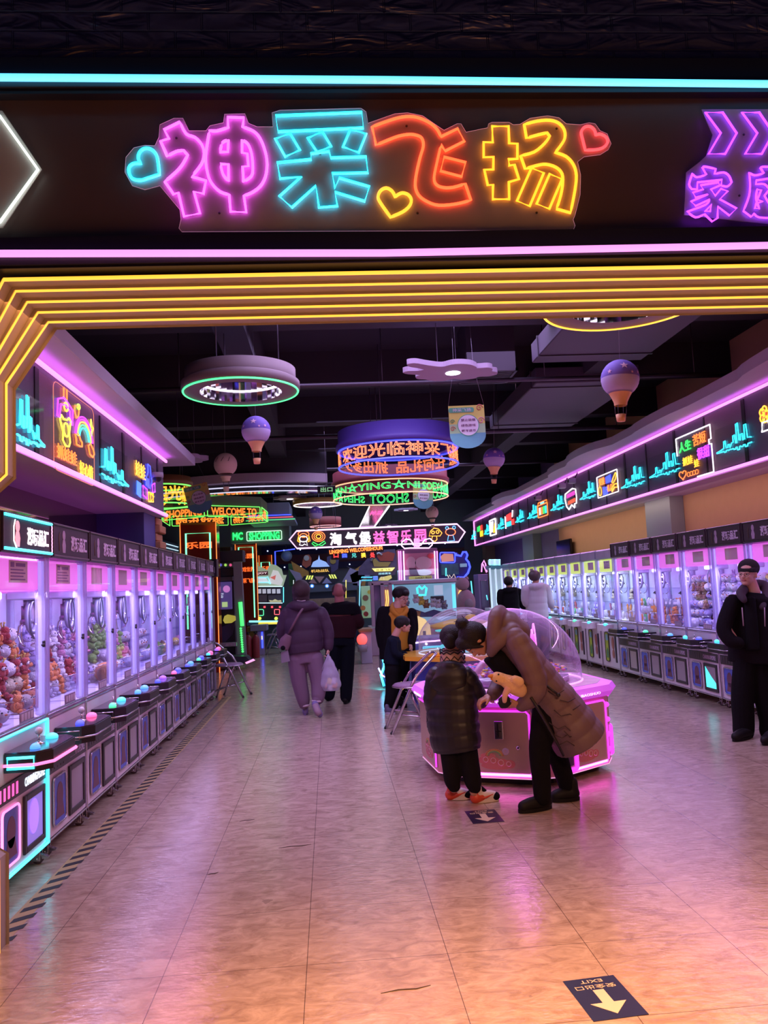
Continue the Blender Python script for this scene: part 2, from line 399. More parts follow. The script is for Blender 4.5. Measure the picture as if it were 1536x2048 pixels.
mb = MB().m(MATS['tube_holder']); mb.box(-2, 3, FY-.062, FY-.048, P_[1].z-.02, P_[1].z+.02); mb.obj('holder', t)
# ---- ceiling, beams, ducts
CZ = 4.6
DARK = pm('dark_ceiling_paint', (.030, .022, .036), .8)
mb = MB().m(pm('ceiling_slab', (.022, .016, .028), .9)); mb.box(-11, 9, 3.8, 30, CZ, CZ+.1); struct('ceiling', mb)
mb = MB().m(DARK)
for y in (5.2, 7.6, 10, 12.4, 14.8, 17.2, 19.6, 22, 24.4):
    mb.box(-9, 5.4, y, y+.28, CZ-.42, CZ)
for x in (-5.2, -1.0, 3.2):
    mb.box(x, x+.3, 4.1, 27, CZ-.55, CZ)
struct('trim_4', mb)
PIPE = pm('pipe_grey', (.06, .045, .065), .45, .4)
for i, (y, z, r, lab) in enumerate(((4.9, 3.95, .022, 'thin dark water pipe nearest the entrance crossing the black ceiling'), (6.6, 3.86, .03, 'dark sprinkler pipe crossing the ceiling behind the green rimmed ring lamp'), (9.0, 3.9, .025, 'dark pipe across the ceiling in line with the purple drum sign'), (11.6, 3.8, .035, 'dark pipe across the ceiling beyond the purple drum sign'), (15.5, 3.9, .03, 'farthest dark pipe crossing the black ceiling'))):
    mb = MB().m(PIPE); mb.cyl((-6, y, z), (5.2, y, z), r, 10)
    t = tag(mb.obj('ceiling_pipe'), lab, 'pipe')
    for x in (-4, -1.6, .7, 2.6, 4.4): hb = MB().m(PIPE); hb.cyl((x, y, z+r*.5), (x, y, CZ-.01), .006, 5); hb.obj('hanger', t)
DUCT = pm('duct_purple_grey', (.07, .048, .085), .55)
for (x0, x1, y0, y1, z0, z1, lab) in ((2.35, 3.6, 6.2, 8.6, 3.98, 4.2, 'wide flat ventilation duct above the right side balloon'), (2.6, 3.9, 9.4, 12.2, 3.95, 4.15, 'flat duct section behind the right side balloon'), (-1.7, -.6, 5.4, 6.6, 4.05, 4.3, 'short dark duct above the left soffit')):
    mb = MB().m(DUCT); mb.box(x0, x1, y0, y1, z0, z1, .01)
    t = tag(mb.obj('air_duct'), lab, 'duct')
    for yy in (y0+.2, y1-.3): g = MB().m(PIPE); g.box(x0-.01, x1+.01, yy, yy+.03, z0-.012, z1+.012); g.obj('flange', t)
    for x in (x0+.1, x1-.1): g = MB().m(CHROME); g.cyl((x, (y0+y1)/2, z1), (x, (y0+y1)/2, CZ-.01), .006, 5); g.obj('hanger', t)
mb = MB().m(PIPE); gx = at(1060, 748, Z=4.0); gx.x = 1.95
mb.box(gx.x-.3, gx.x+.3, gx.y-.3, gx.y-.27, 3.97, 4); mb.box(gx.x-.3, gx.x+.3, gx.y+.27, gx.y+.3, 3.97, 4); mb.box(gx.x-.3, gx.x-.27, gx.y-.3, gx.y+.3, 3.97, 4); mb.box(gx.x+.27, gx.x+.3, gx.y-.3, gx.y+.3, 3.97, 4)
for i in range(8): mb.box(gx.x-.27, gx.x+.27, gx.y-.25+i*.068, gx.y-.215+i*.068, 3.975, 3.985)
mb.box(gx.x-.28, gx.x+.28, gx.y-.28, gx.y+.28, 4, 4.6)
tag(mb.obj('air_vent'), 'square ceiling air vent right of the cloud shaped lamp', 'vent')
# ---- right wall
OR = pm('orange_wall_paint', (.66, .36, .19), .75, noise=.04); LILAC = pm('lilac_wall_paint', (.24, .17, .36), .75); GREYC = pm('grey_column_paint', (.30, .33, .36), .7)
mb = MB().m(OR); mb.box(WX, WX+.2, 4.0, 18.4, 0, CZ); mb.m(LILAC); mb.box(WX, WX+.2, 18.4, 26.0, 0, CZ); struct('wall_right', mb)
for (px, w_) in ((1332, .95), (1066, 1.1)):
    y = at(px, 1090 if px > 1200 else 1140, X=WX-.12).y
    mb = MB().m(GREYC); mb.box(WX-.22, WX, y-w_/2, y+w_/2, 0, 2.77, .005); struct('trim_5' if px > 1200 else 'trim_6', mb)
mb = MB().m(pm('tan_trim', (.40, .27, .17), .7)); mb.box(WX-.3, WX, 25.7, 26.3, 0, 2.77); struct('trim_7', mb)
# right band box with wavy ledge
RX = 4.8; RZ0, RZ1 = 2.77, 3.55
SOF = pm('soffit_paint', (.55, .47, .60), .6, noise=.03); BANDP = pm('band_panel', (.12, .10, .15), .5, bump=.3, bscale=300)
mb = MB().m(BANDP); mb.box(RX, WX, 4.0, 25.8, RZ0, RZ1); struct('trim_8', mb)
mb = MB().m(SOF); mb.box(RX-.02, WX, 4.0, 25.8, RZ0-.03, RZ0)
edge = []
for i in range(110):
    y = 4.05+i*.2; b_ = 0
    for (yc, wd, hh) in ((13.0, 1.0, .22), (14.6, .8, .12), (19.5, 1.1, .22), (7.0, 1.0, .1), (10.2, .8, .05)):
        d = abs(y-yc)/wd
        if d < 1: b_ = max(b_, hh*math.sqrt(1-d*d))
    edge.append((RX-.40-b_, y))
poly = [(WX, 4.05)]+edge+[(WX, edge[-1][1])]
mb.prism(poly, RZ1+.03, RZ1+.15, 'xy'); struct('trim_9', mb)
# ---- left band box
LX = -1.85; LZ0, LZ1, LYE = 2.50, 3.13, 9.25
mb = MB().m(BANDP); mb.box(LWX-.3, LX, 4.05, LYE, LZ0+.02, LZ1); struct('trim_10', mb)
mb = MB().m(SOF); mb.box(LWX-.3, LX+.02, 4.05, LYE+.02, LZ0-.02, LZ0+.02); mb.box(LWX-.3, LX+.27, 4.05, LYE+.6, LZ1+.03, LZ1+.14, .005); struct('trim_11', mb)
MIRR = pm('dark_mirror_wall', (.42, .28, .33), .05, .9)
mb = MB().m(MIRR); mb.box(LWX-.05, LWX, 4.05, 8.6, 0, LZ0-.02); struct('wall_left', mb)
ZT_COL = 2.10
mb = MB().m(pm('indigo_column', (.07, .07, .26), .6)); mb.box(LWX-.3, LX-.08, 8.6, 9.15, ZT_COL, LZ0-.02); struct('trim_12', mb)
mb = MB().m(pm('orange_column_edge', (.5, .24, .1), .7))
for i in range(4): mb.box(LX-.16+.02*(i % 2), LX-.02-.04*(i % 2), 9.15, 9.45, 2.12+i*.09, 2.12+i*.09+.085, .01)
struct('trim_13', mb)
# far left walls and back wall
BACK = pm('back_wall_green_grey', (.24, .33, .31), .7); mb = MB().m(BACK); mb.box(-11, WX+.2, BY, BY+.2, 0, CZ); struct('wall_back', mb)
mb = MB().m(LILAC); mb.box(-9.2, -9, 4, 27, 0, CZ); struct('wall_far_left', mb)
# curved bulkhead over the left zone
mb = MB().m(pm('bulkhead_pink', (.50, .36, .48), .6))
zb_ = at(487, 964, Y=14.6).z
pts = []
for i in range(33):
    t_ = i/32; px = 250+t_*(655-250); y = 14.6+1.1*((px-500)/190)**2*.55; pts.append((at(px, 965, Y=y).x, y))
def ribbon(off0, off1): return [(p[0], p[1]+off0) for p in pts]+[(p[0], p[1]+off1) for p in pts[::-1]]
mb.prism(ribbon(0, .5), zb_, zb_+.16, 'xy'); struct('trim_14', mb)
mb = MB().m(pm('bulkhead_mirror', (.5, .48, .6), .08, .9)); mb.prism(ribbon(.12, .45), zb_-.17, zb_, 'xy'); struct('trim_15', mb)
mb = MB().m(DARK); mb.prism(ribbon(.15, .4), zb_+.16, CZ, 'xy'); struct('trim_18', mb)
for z_ in (zb_-.165, zb_-.075):
    mb = MB().m(em('bulkhead_line', (.75, .75, 1), 1.0)); mb.tube([(p[0], p[1]+.105, z_) for p in pts], .010, 6)
    tag(mb.obj('led_strip'), 'curved white LED strip along the %s part of the mirrored left bulkhead' % ('lower' if z_ < zb_-.1 else 'upper'), 'light strip')
# pink strips
STR = em('strip_pink_lilac', (1, .28, .95), 1.7)
for (X, z, y0, y1, lab) in ((LX+.035, LZ0+.0, 4.06, LYE, 'pink LED strip along the bottom of the left sign band'), (LX+.03, LZ1+.0, 4.06, LYE+.05, 'pink LED strip along the top of the left sign band'),
                            (RX-.035, RZ0, 4.1, 25.8, 'pink LED strip along the bottom of the right sign band'), (RX-.03, RZ1, 4.1, 25.8, 'pink LED strip along the top of the right sign band')):
    mb = MB().m(STR); mb.box(X-.012, X+.012, y0, y1, z-.016, z+.016, .005); tag(mb.obj('led_strip'), lab, 'light strip')
mb = MB().m(STR); mb.box(RX-.04, RX, 25.8, 25.83, RZ0, RZ1); tag(mb.obj('led_strip'), 'short upright pink LED strip closing the far end of the right sign band', 'light strip')
area('left_soffit_cove_light', (LX+.09, 6.7, LZ1-.01), .04, 5, (.75, .1, 1), 1.6, (0, PI-.15, 0))
area('right_soffit_cove_light', (RX-.09, 15, RZ1-.01), .04, 20, (.75, .1, 1), 6, (0, PI+.15, 0))
# ================================================================ facade neon signs (acrylic sheets on stand-offs in front of the dark panel)
SY = FY-.035      # plane of the tubes
AY = FY-.022      # acrylic sheet
def fp(c, p, y=SY):   # crop coordinates -> point on the sign plane
    ox, oy, k = c; return at(ox+p[0]/k, oy+p[1]/k, Y=y)
NT = {}
def ntube(name, parent, c, loops, mat, r=.0062, smooth=True):
    mb = MB().m(mat)
    for L in loops:
        L2 = smoothpoly(L) if smooth else L
        mb.tube([fp(c, p) for p in L2], r, 6, closed=True)
    return mb.obj(name, parent)
def outline(c, pts, y): return [(q.x, q.z) for q in (fp(c, p, y) for p in pts)]
C1, C2, C3, C4, C5 = (240, 200, 4.8), (530, 200, 4.8), (740, 200, 6.982), (950, 200, 5.486), (1340, 200, 7.837)
K = (0, 0, 1)
ACS = glass('sign_acrylic', (.93, .93, .95), .02, .12)
_nt = ACS.node_tree; _d = _nt.nodes.new('ShaderNodeBsdfDiffuse'); _d.inputs[0].default_value = (.75, .75, .75, 1)
_m2 = _nt.nodes.new('ShaderNodeMixShader'); _m2.inputs[0].default_value = .42
_o = _nt.nodes['Material Output']; _nt.links.new(_o.inputs[0].links[0].from_socket, _m2.inputs[1]); _nt.links.new(_d.outputs[0], _m2.inputs[2]); _nt.links.new(_m2.outputs[0], _o.inputs[0])
root = empty('neon_sign', 'large four character neon shop sign in magenta, cyan, red and amber on the facade', 'neon sign', at(740, 470, Y=AY))
def kid(o): o.matrix_parent_inverse = root.matrix_world.inverted(); return o
bpy.context.view_layer.update()
def part(mb, name): o = mb.obj(name); o.parent = root; o.location = -root.location; return o
# backing sheet outline
bp_ = [(250, 345), (252, 315), (268, 296), (290, 291), (310, 292), (318, 275), (320, 250), (348, 237), (366, 237), (378, 262), (412, 262), (420, 252), (447, 246), (449, 229), (490, 228), (497, 247), (514, 254), (546, 254), (544, 226), (560, 221), (722, 217), (732, 224), (736, 247), (790, 228), (815, 226), (845, 232), (880, 256), (888, 261), (914, 248), (922, 248), (932, 265), (975, 256), (977, 248), (984, 245), (1018, 245), (1026, 250), (1040, 249), (1060, 237), (1095, 232), (1118, 236), (1132, 248), (1160, 250), (1178, 246), (1190, 248), (1200, 262), (1214, 268), (1222, 288), (1216, 300), (1200, 310), (1168, 314), (1155, 324), (1161, 350), (1160, 390), (1150, 430), (1146, 440), (1150, 452), (1146, 461), (364, 464), (358, 457), (362, 440), (360, 420), (345, 402), (320, 372), (290, 380), (265, 372)]
mb = MB().m(ACS); pr = outline(K, bp_, AY); mb.prism(pr, AY-.002, AY+.002, 'xz'); part(mb, 'acrylic_sheet')
mb = MB().m(em('acrylic_edge_glow', (.75, .35, .55), .35)); mb.tube([(p[0], AY-.002, p[1]) for p in pr], .0011, 4, closed=True); part(mb, 'sheet_edge')
def char(name, c, loops, mat, r=.0068):
    mb = MB().m(mat)
    for L in loops: mb.tube([fp(c, p) for p in smoothpoly(L)], r, 6, closed=True)
    return part(mb, name)
MG = em('sign_magenta', (1, .07, .95), 3.8, 'AUTO'); CYN = em('sign_cyan', (.02, .70, 1), 3.0, 'AUTO'); RDN = em('sign_red', (1, .06, .015), 4.2, 'AUTO'); AMB = em('sign_amber', (1, .27, .010), 3.1, 'AUTO'); REDH = em('sign_red_heart', (1, .04, .05), 3.0, 'AUTO')
char('character', C1, [
 [(425, 285), (575, 212), (635, 325), (720, 360), (785, 430), (808, 520), (780, 620), (690, 735), (825, 775), (800, 900), (710, 880), (768, 1088), (615, 1118), (560, 890), (515, 905), (432, 785), (540, 690), (600, 620), (650, 530), (610, 485), (540, 495), (455, 540), (390, 395), (470, 370)],
 [(860, 295), (930, 297), (1038, 265), (1035, 165), (1188, 170), (1178, 258), (1280, 300), (1345, 370), (1395, 500), (1412, 620), (1395, 740), (1345, 830), (1265, 890), (1190, 920), (1212, 1078), (1062, 1072), (1048, 910), (960, 880), (880, 800), (840, 700), (822, 560), (838, 420)],
 [(985, 410), (1040, 385), (1035, 498), (960, 498)], [(965, 615), (1040, 618), (1042, 778), (990, 715)],
 [(1172, 385), (1225, 420), (1262, 510), (1275, 640), (1262, 730), (1185, 785), (1178, 640), (1232, 635), (1222, 515), (1172, 505)]], MG)
char('character', C2, [
 [(102, 152), (930, 118), (945, 268), (125, 305)], [(98, 372), (240, 320), (335, 480), (195, 545)], [(410, 365), (550, 303), (635, 445), (500, 500)],
 [(820, 280), (972, 325), (900, 505), (748, 450)],
 [(440, 515), (615, 492), (632, 555), (970, 545), (988, 698), (645, 705), (672, 845), (712, 748), (1002, 832), (958, 972), (672, 885), (695, 1018), (518, 1032), (488, 825), (258, 1032), (138, 925), (345, 738), (145, 755), (118, 602), (445, 570)]], CYN)
char('character', C3, [
 [(30, 375), (200, 310), (400, 248), (560, 230), (700, 255), (850, 330), (940, 415), (990, 512), (1225, 400), (1318, 575), (1050, 712), (992, 625), (940, 850), (895, 1080), (925, 1180), (1020, 1222), (1160, 1220), (1330, 1170), (1408, 1400), (1200, 1452), (960, 1470), (800, 1420), (680, 1330), (632, 1200), (650, 1020), (700, 800), (745, 640), (720, 530), (640, 490), (540, 480), (400, 505), (250, 560), (85, 630)],
 [(1035, 795), (1335, 870), (1280, 1070), (985, 992)]], RDN)
char('character', C4, [
 [(188, 288), (368, 288), (375, 475), (465, 480), (465, 645), (368, 650), (375, 720), (432, 710), (482, 868), (372, 900), (375, 1088), (195, 1090), (198, 930), (140, 935), (102, 765), (200, 762), (202, 625), (95, 628), (95, 462), (195, 465)],
 [(540, 268), (680, 232), (820, 222), (920, 255), (980, 330), (985, 420), (940, 500), (880, 575), (1000, 620), (1080, 710), (1112, 830), (1095, 1000), (1048, 1238), (895, 1195), (940, 1050), (962, 920), (955, 810), (890, 740), (780, 705), (680, 718), (550, 755), (500, 612), (650, 570), (760, 480), (820, 400), (790, 360), (700, 380), (565, 418)],
 [(620, 745), (755, 800), (600, 1165), (460, 1108)], [(820, 810), (955, 868), (815, 1195), (675, 1140)]], AMB)
char('heart', C1, [[(200, 610), (175, 560), (190, 500), (240, 465), (300, 475), (345, 520), (365, 590), (378, 715), (270, 750), (200, 770), (120, 755), (85, 690), (95, 635), (140, 608)]], CYN, .0075)
char('heart', C2, [[(1250, 930), (1220, 875), (1165, 845), (1110, 870), (1085, 930), (1110, 990), (1205, 1125), (1320, 1075), (1385, 1020), (1405, 960), (1375, 910), (1320, 892), (1275, 910)]], em('sign_yellow', (1, .36, .02), 2.3, 'AUTO'), .0075)
char('heart', C4, [[(1325, 385), (1310, 330), (1260, 290), (1200, 300), (1165, 355), (1180, 430), (1210, 550), (1330, 545), (1410, 520), (1455, 465), (1440, 410), (1390, 378), (1355, 375)]], REDH)
for p in ((353, 277), (439, 427), (813, 253), (835, 427), (1113, 258), (1073, 426), (640, 308)):
    mb = MB().m(BLACK); q = at(*p, Y=AY); mb.cyl((q.x, AY-.006, q.z), (q.x, FY, q.z), .0055, 8); part(mb, 'stand_off')
# white chevron sign, cut off by the left frame edge
q = at(40, 340, Y=AY); root = empty('neon_sign', 'white neon arrow sign at the left end of the facade', 'neon sign', q); bpy.context.view_layer.update()
ch = [(-150, 225), (0, 232), (76, 339), (0, 444), (-150, 450)]
mb = MB().m(ACS); pr = outline(K, [(-160, 210), (5, 222), (84, 339), (6, 456), (-160, 462)], AY); mb.prism(pr, AY-.002, AY+.002, 'xz'); part(mb, 'acrylic_sheet')
mb = MB().m(em('sign_white', (.85, .95, .85), 3.0, 'AUTO')); mb.tube([fp(K, p) for p in ch], .0062, 6, closed=True); part(mb, 'arrow_tube')
# purple sign on the right: chevrons over two characters
q = at(1480, 340, Y=AY); root = empty('neon_sign', 'purple neon sign with chevrons over two characters at the right end of the facade', 'neon sign', q); bpy.context.view_layer.update()
PUR = em('sign_purple', (.32, .03, 1), 4.2, 'AUTO')
mb = MB().m(ACS); pr = outline(K, [(1403, 219), (1600, 219), (1600, 455), (1368, 430), (1372, 345), (1398, 325), (1412, 312), (1425, 270)], AY); mb.prism(pr, AY-.002, AY+.002, 'xz'); part(mb, 'acrylic_sheet')
for dx in (0, 573, 1146):
    char('chevron', C5, [[(555+dx, 195), (825+dx, 195), (1045+dx, 520), (865+dx, 845), (605+dx, 845), (795+dx, 520)]], PUR, .0055)
char('character', C5, [
 [(505, 1050), (560, 1045), (715, 1080), (700, 1160), (840, 1135), (925, 1190), (965, 1290), (900, 1355), (800, 1340), (815, 1250), (430, 1290), (425, 1400), (340, 1395), (300, 1320), (350, 1155), (420, 1210), (570, 1170)],
 [(480, 1335), (760, 1290), (780, 1340), (640, 1400), (710, 1500), (800, 1390), (905, 1430), (780, 1555), (1045, 1700), (930, 1810), (750, 1670), (745, 1850), (660, 1905), (540, 1790), (400, 1840), (270, 1750), (560, 1640), (620, 1560), (400, 1660), (330, 1590), (590, 1480), (400, 1530), (360, 1450), (520, 1400)],
 [(650, 1640), (630, 1745), (550, 1745)]], PUR, .005)
char('character', C5, [
 [(1240, 1140), (1330, 1180), (1470, 1150), (1415, 1060), (1480, 1045), (1700, 1060), (1750, 1200), (1350, 1260), (1350, 1320), (1480, 1320), (1560, 1400), (1480, 1500), (1600, 1700), (1700, 1850), (1400, 1840), (1320, 1780), (1270, 1830), (1150, 1740), (1240, 1500), (1255, 1300)],
 [(1365, 1400), (1430, 1410), (1370, 1560), (1450, 1590), (1350, 1620), (1330, 1700), (1400, 1700), (1350, 1550)]], PUR, .005)
for p in ((1487, 270), (1478, 392)):
    mb = MB().m(BLACK); q = at(*p, Y=AY); mb.cyl((q.x, AY-.006, q.z), (q.x, FY, q.z), .0055, 8); part(mb, 'stand_off')
# ================================================================ neon on the two sign bands
UPR = pm('band_upright_black', (.008, .008, .01), .5)
MESHP = pm('band_mesh_panel', (.20, .13, .17), .45, bump=.5, bscale=220)
SKY = [(0, 0), (.10, .02), (.22, .07), (.23, .30), (.27, .31), (.29, .05), (.34, .05), (.345, .14), (.39, .14), (.40, .03), (.46, .16), (.50, .16), (.505, .38), (.55, .39), (.57, .10), (.60, .09), (.61, .72), (.66, .74), (.67, .16), (.70, .14), (.72, .34), (.77, .34), (.775, .12), (.82, .13), (.83, .60), (.88, .60), (.90, .15), (.95, .14), (1, .12)]
def wall_frame(side, y, z, off=.034):
    if side == 'R': return frame((RX-off, y, z), (0, -1, 0), (-1, 0, 0))
    return frame((LX+off, y, z), (0, 1, 0), (1, 0, 0))
def ymap(side, px, py): return at(px, py, X=(RX if side == 'R' else LX)).y
def skyline(side, pa, pb, h, label, flip=False):
    ya, yb = ymap(side, *pa), ymap(side, *pb); L = abs(yb-ya); zc = at(*pa, X=(RX if side == 'R' else LX)).z
    h = h*.84; M = wall_frame(side, ya, zc+.045)
    mb = MB().m(N_CY); pts = [(p[0]*L, (p[1]-.35)*h, 0) for p in SKY]
    if flip: pts = [(L-p[0], p[1], 0) for p in pts][::-1]
    mb.tube([M @ Vector(p) for p in pts], .008, 5); low = [(p[0], -.35*h-abs(p[1]+.35*h)*.16-.008, 0) for p in pts]
    mb2 = MB().m(N_CY); mb2.tube([M @ Vector(p) for p in low], .008, 5)
    t = empty('skyline_neon', label, 'neon sign', M @ Vector((L/2, 0, -.012)), group=None)
    for b, n in ((mb, 'upper_tube'), (mb2, 'lower_tube')):
        for i in range(len(b.v)): b.v[i] = b.v[i]-t.location
        b.obj(n, t)
    bk = MB().m(ACR); bk.prism([(-L/2-.03, -.5*h), (L/2+.03, -.5*h), (L/2+.03, .45*h), (-L/2-.03, .45*h)], -.003, .0)
    M2 = frame((0, 0, 0), (0, -1, 0) if side == 'R' else (0, 1, 0), (-1, 0, 0) if side == 'R' else (1, 0, 0))
    bk.v = [M2 @ v for v in bk.v]; bk.obj('acrylic_sheet', t)
class Sign:
    def __init__(s, side, px0, px1, py0, py1, label, pym=None):
        # px0..px1 horizontally, py at centre; builds local frame of width W, height H
        X = RX if side == 'R' else LX
        xm = (px0+px1)/2; ya, yb = at(px0, (py0+py1)/2, X=X).y, at(px1, (py0+py1)/2, X=X).y
        c = at(xm, (py0+py1)/2, X=X); s.W = abs(yb-ya); s.H = abs(at(xm, py0, X=X).z-at(xm, py1, X=X).z)
        s.M = wall_frame(side, (ya+yb)/2, c.z, .034); s.root = empty('neon_sign', label, 'neon sign', s.M.translation)
        s.M.translation = (0, 0, 0)
    def tube(s, name, loops, mat, closed=True, r=.007, dz=0):
        mb = MB().m(mat)
        for L in loops: mb.tube([s.M @ Vector((p[0]*s.W, p[1]*s.H, dz)) for p in L], r, 5, closed=closed)
        return mb.obj(name, s.root)
    def text(s, name, txt, x, y, w_, h_, mat, r=.0035, dz=0):
        mb = MB().m(mat); mb.text(txt, .2, None, r, wfit=w_*s.W, hfit=h_*s.H)
        M = s.M @ T(x*s.W, y*s.H, dz); mb.v = [M @ v for v in mb.v]; return mb.obj(name, s.root)
    def fill(s, name, pts, mat, dz=-.004):
        mb = MB().m(mat); mb.prism([(p[0]*s.W, p[1]*s.H) for p in pts], dz-.003, dz); mb.v = [s.M @ v for v in mb.v]; return mb.obj(name, s.root)
    def sheet(s, pad=.5): return s.fill('acrylic_sheet', rrect(-pad, pad, -pad, pad, .06), ACR, -.008)
# black uprights and mesh panels on the bands
i = 0
for side, ys in (('L', [ymap('L', 72, 830), ymap('L', 200, 900), ymap('L', 246, 930), ymap('L', 283, 960)]),
                 ('R', [ymap('R', x, y) for x, y in ((1490, 860), (1412, 890), (1352, 920), (1295, 945), (1252, 960), (1212, 975), (1180, 985), (1150, 1000), (1122, 1010), (1096, 1020), (1076, 1025), (1057, 1035), (1039, 1040), (1025, 1045), (1008, 1050), (993, 1055), (981, 1060), (967, 1065), (946, 1070))])):
    z0, z1, X = (LZ0, LZ1, LX) if side == 'L' else (RZ0, RZ1, RX); sg = 1 if side == 'L' else -1
    for k, y in enumerate(ys):
        w_ = .035 if k % 2 else .07
        mb = MB().m(UPR); mb.box(min(X-sg*.002, X+sg*.008), max(X-sg*.002, X+sg*.008), y-w_/2, y+w_/2, z0+.03, z1-.03)
        tag(mb.obj('band_upright'), 'narrow black upright strip between the panels of the %s sign band' % ('left' if side == 'L' else 'right'), 'upright', 'black uprights of the %s sign band' % ('left' if side == 'L' else 'right'))
mb = MB().m(MESHP); ya, yb = ymap('L', 76, 850), ymap('L', 98, 860); mb.box(LX-.001, LX+.006, ya, ymap('L', 180, 880), LZ0+.04, LZ1-.04)
tag(mb.obj('mesh_panel'), 'perforated metal panel behind the rainbow neon sign', 'panel')
mb = MB().m(MESHP); mb.box(RX-.006, RX+.001, ymap('R', 1488, 860), ymap('R', 1414, 890), RZ0+.04, RZ1-.04)
tag(mb.obj('mesh_panel'), 'perforated metal panel behind the nearest skyline neon on the right band', 'panel')
# left band
skyline('L', (22, 838), (78, 862), .42, 'cyan skyline neon on the left band next to the entrance portal', True)
skyline('L', (195, 925), (249, 950), .42, 'cyan skyline neon on the left band right of the rainbow sign', True)
s = Sign('L', 97, 179, 790, 955, 'neon sign with a rainbow, clouds and a grabbing claw on the left band'); s.sheet(.5)
s.tube('border', [rrect(-.5, .5, -.5, .5, .08)], em('edge_dim_orange', (1, .3, .15), .6), r=.003)
RB = [((.55, .03, .9), .235), ((.9, .04, .8), .21), ((1, .45, .03), .185), ((.05, 1, .25), .155), ((.02, .8, 1), .125)]
for k, (c, rr) in enumerate(RB): s.tube('rainbow_arc', [circ(.23, .02, rr, rr*1.25, 14, .1, PI-.1)], em('rainbow_%d' % k, c, 2), False, .0062)
for L_ in ([(.02, -.02), (.0, .03), (.05, .06), (.1, .04), (.13, .0), (.17, -.02), (.17, -.07), (.12, -.08), (.03, -.08)], [(.36, -.06), (.34, -.01), (.4, .03), (.44, .0), (.48, -.03), (.5, -.08), (.46, -.13), (.38, -.11)]): s.tube('cloud', [L_], N_OR)
s.tube('claw_cord', [[(-.27, .5), (-.2, .5), (-.2, .38), (-.27, .38)]], N_OR); s.tube('claw_arms', [[(-.42, .12), (-.4, .32), (-.27, .38), (-.2, .36), (-.06, .3), (-.07, .12), (-.11, .12), (-.13, .27), (-.23, .31), (-.34, .28), (-.37, .12)]], N_PU)
s.tube('claw_hub', [circ(-.22, .29, .045, .05, 10)], N_AM)
s.tube('toy_outline', [[(-.36, .1), (-.33, .16), (-.28, .13), (-.2, .14), (-.16, .18), (-.11, .15), (-.13, .08), (-.15, .0), (-.13, -.1), (-.16, -.16), (-.24, -.17), (-.3, -.12), (-.29, -.02), (-.33, .04)], circ(-.22, .02, .06, .08, 10)], N_YE)
s.tube('cloud', [[(-.02, .33), (.0, .38), (.06, .4), (.1, .36), (.08, .28), (.03, .24)]], N_OR); s.tube('star', [circ(.09, .4, .03, .03, 8)], em('neon_lime', (.5, 1, .05), 1.8)); s.tube('star', [[(.42, .35), (.45, .27), (.48, .25), (.45, .2), (.43, .14), (.41, .22), (.39, .25), (.41, .28)]], N_YE)
s.text('lettering', '抓娃娃', -.2, -.27, .46, .17, N_OR); s.text('lettering', '好心情', .28, -.34, .36, .18, N_AM)
s = Sign('L', 263, 305, 925, 1000, 'small blue, purple and amber neon sign at the far end of the left band'); s.sheet(.5)
s.text('lettering', '娃娃', -.25, .2, .45, .4, N_AM); s.tube('bottle_shape', [[(.1, .5), (.22, .48), (.24, .3), (.3, .1), (.2, -.12), (.05, -.1), (.02, .12), (.1, .28)]], N_BL); s.fill('blue_fill', [(.0, -.1), (.2, -.12), (.18, .12), (.02, .12)], N_BL)
s.fill('blue_fill', [(-.42, -.45), (-.22, -.5), (-.2, -.12), (-.4, -.1)], em('neon_azure', (.03, .2, 1), 1.6)); s.tube('note_shape', [[(.3, .0), (.45, .1), (.45, -.15), (.32, -.2)]], N_PU); s.tube('note_shape', [[(-.15, -.15), (.05, -.2), (.05, -.45), (-.15, -.4)]], N_PU); s.tube('gift_shape', [[(.1, -.25), (.35, -.22), (.35, -.45), (.12, -.5)], [(.2, -.25), (.22, -.48), (.38, -.3)]], N_AM)
# right band
WAVES = [((1438, 893), (1508, 868), 'nearest the right edge of the view'), ((1303, 944), (1363, 925), 'just left of the four coloured characters sign'), ((1246, 966), (1292, 948), 'just right of the sign with blue blocks'), ((1163, 990), (1194, 981), 'just right of the speech bubble'), ((1104, 1013), (1130, 1005), 'just left of the speech bubble'), ((1057, 1030), (1078, 1022), 'left of the orange cabinet sign'), ((1033, 1038), (1050, 1034), 'right of the red drink sign'), ((996, 1052), (1010, 1047), 'left of the red drink sign'), ((970, 1063), (980, 1060), 'between the two farthest signs'), ((944, 1073), (953, 1070), 'at the farthest end')]
for a, b_, w_ in WAVES: skyline('R', a, b_, .42, 'cyan skyline neon on the right band %s' % w_)
s = Sign('R', 1359, 1430, 862, 955, 'white framed neon sign with four colours of characters on the right band'); s.sheet(.5)
s.tube('frame_tube', [[(-.5, .1), (-.5, .5), (.5, .5), (.5, .2), (.44, .2), (.44, .1), (.5, .1), (.5, -.5), (.05, -.5)]], N_WH, False, .009)
s.text('lettering', '人生', -.25, .26, .36, .24, N_GR, .005); s.text('lettering', '苦短', .18, .3, .36, .26, N_OR, .004); s.text('lettering', '抓娃', -.2, -.08, .3, .2, N_AM, .004); s.text('lettering', '娃', .05, -.2, .14, .18, N_AM, .004); s.text('lettering', '很甜', .26, -.02, .34, .26, N_PU, .005)
s.tube('heart', [heart(-.38, -.36, .22)], N_OR); s.tube('curl', [circ(-.2+.08*k, -.39, .045, .05, 9) for k in range(4)], N_OR, True, .005)
s = Sign('R', 1198, 1240, 946, 990, 'white framed neon sign with blue blocks and a yellow banana shape on the right band'); s.sheet(.5)
s.tube('frame_tube', [rrect(-.5, .5, -.5, .5, .02)], N_WH, True, .009)
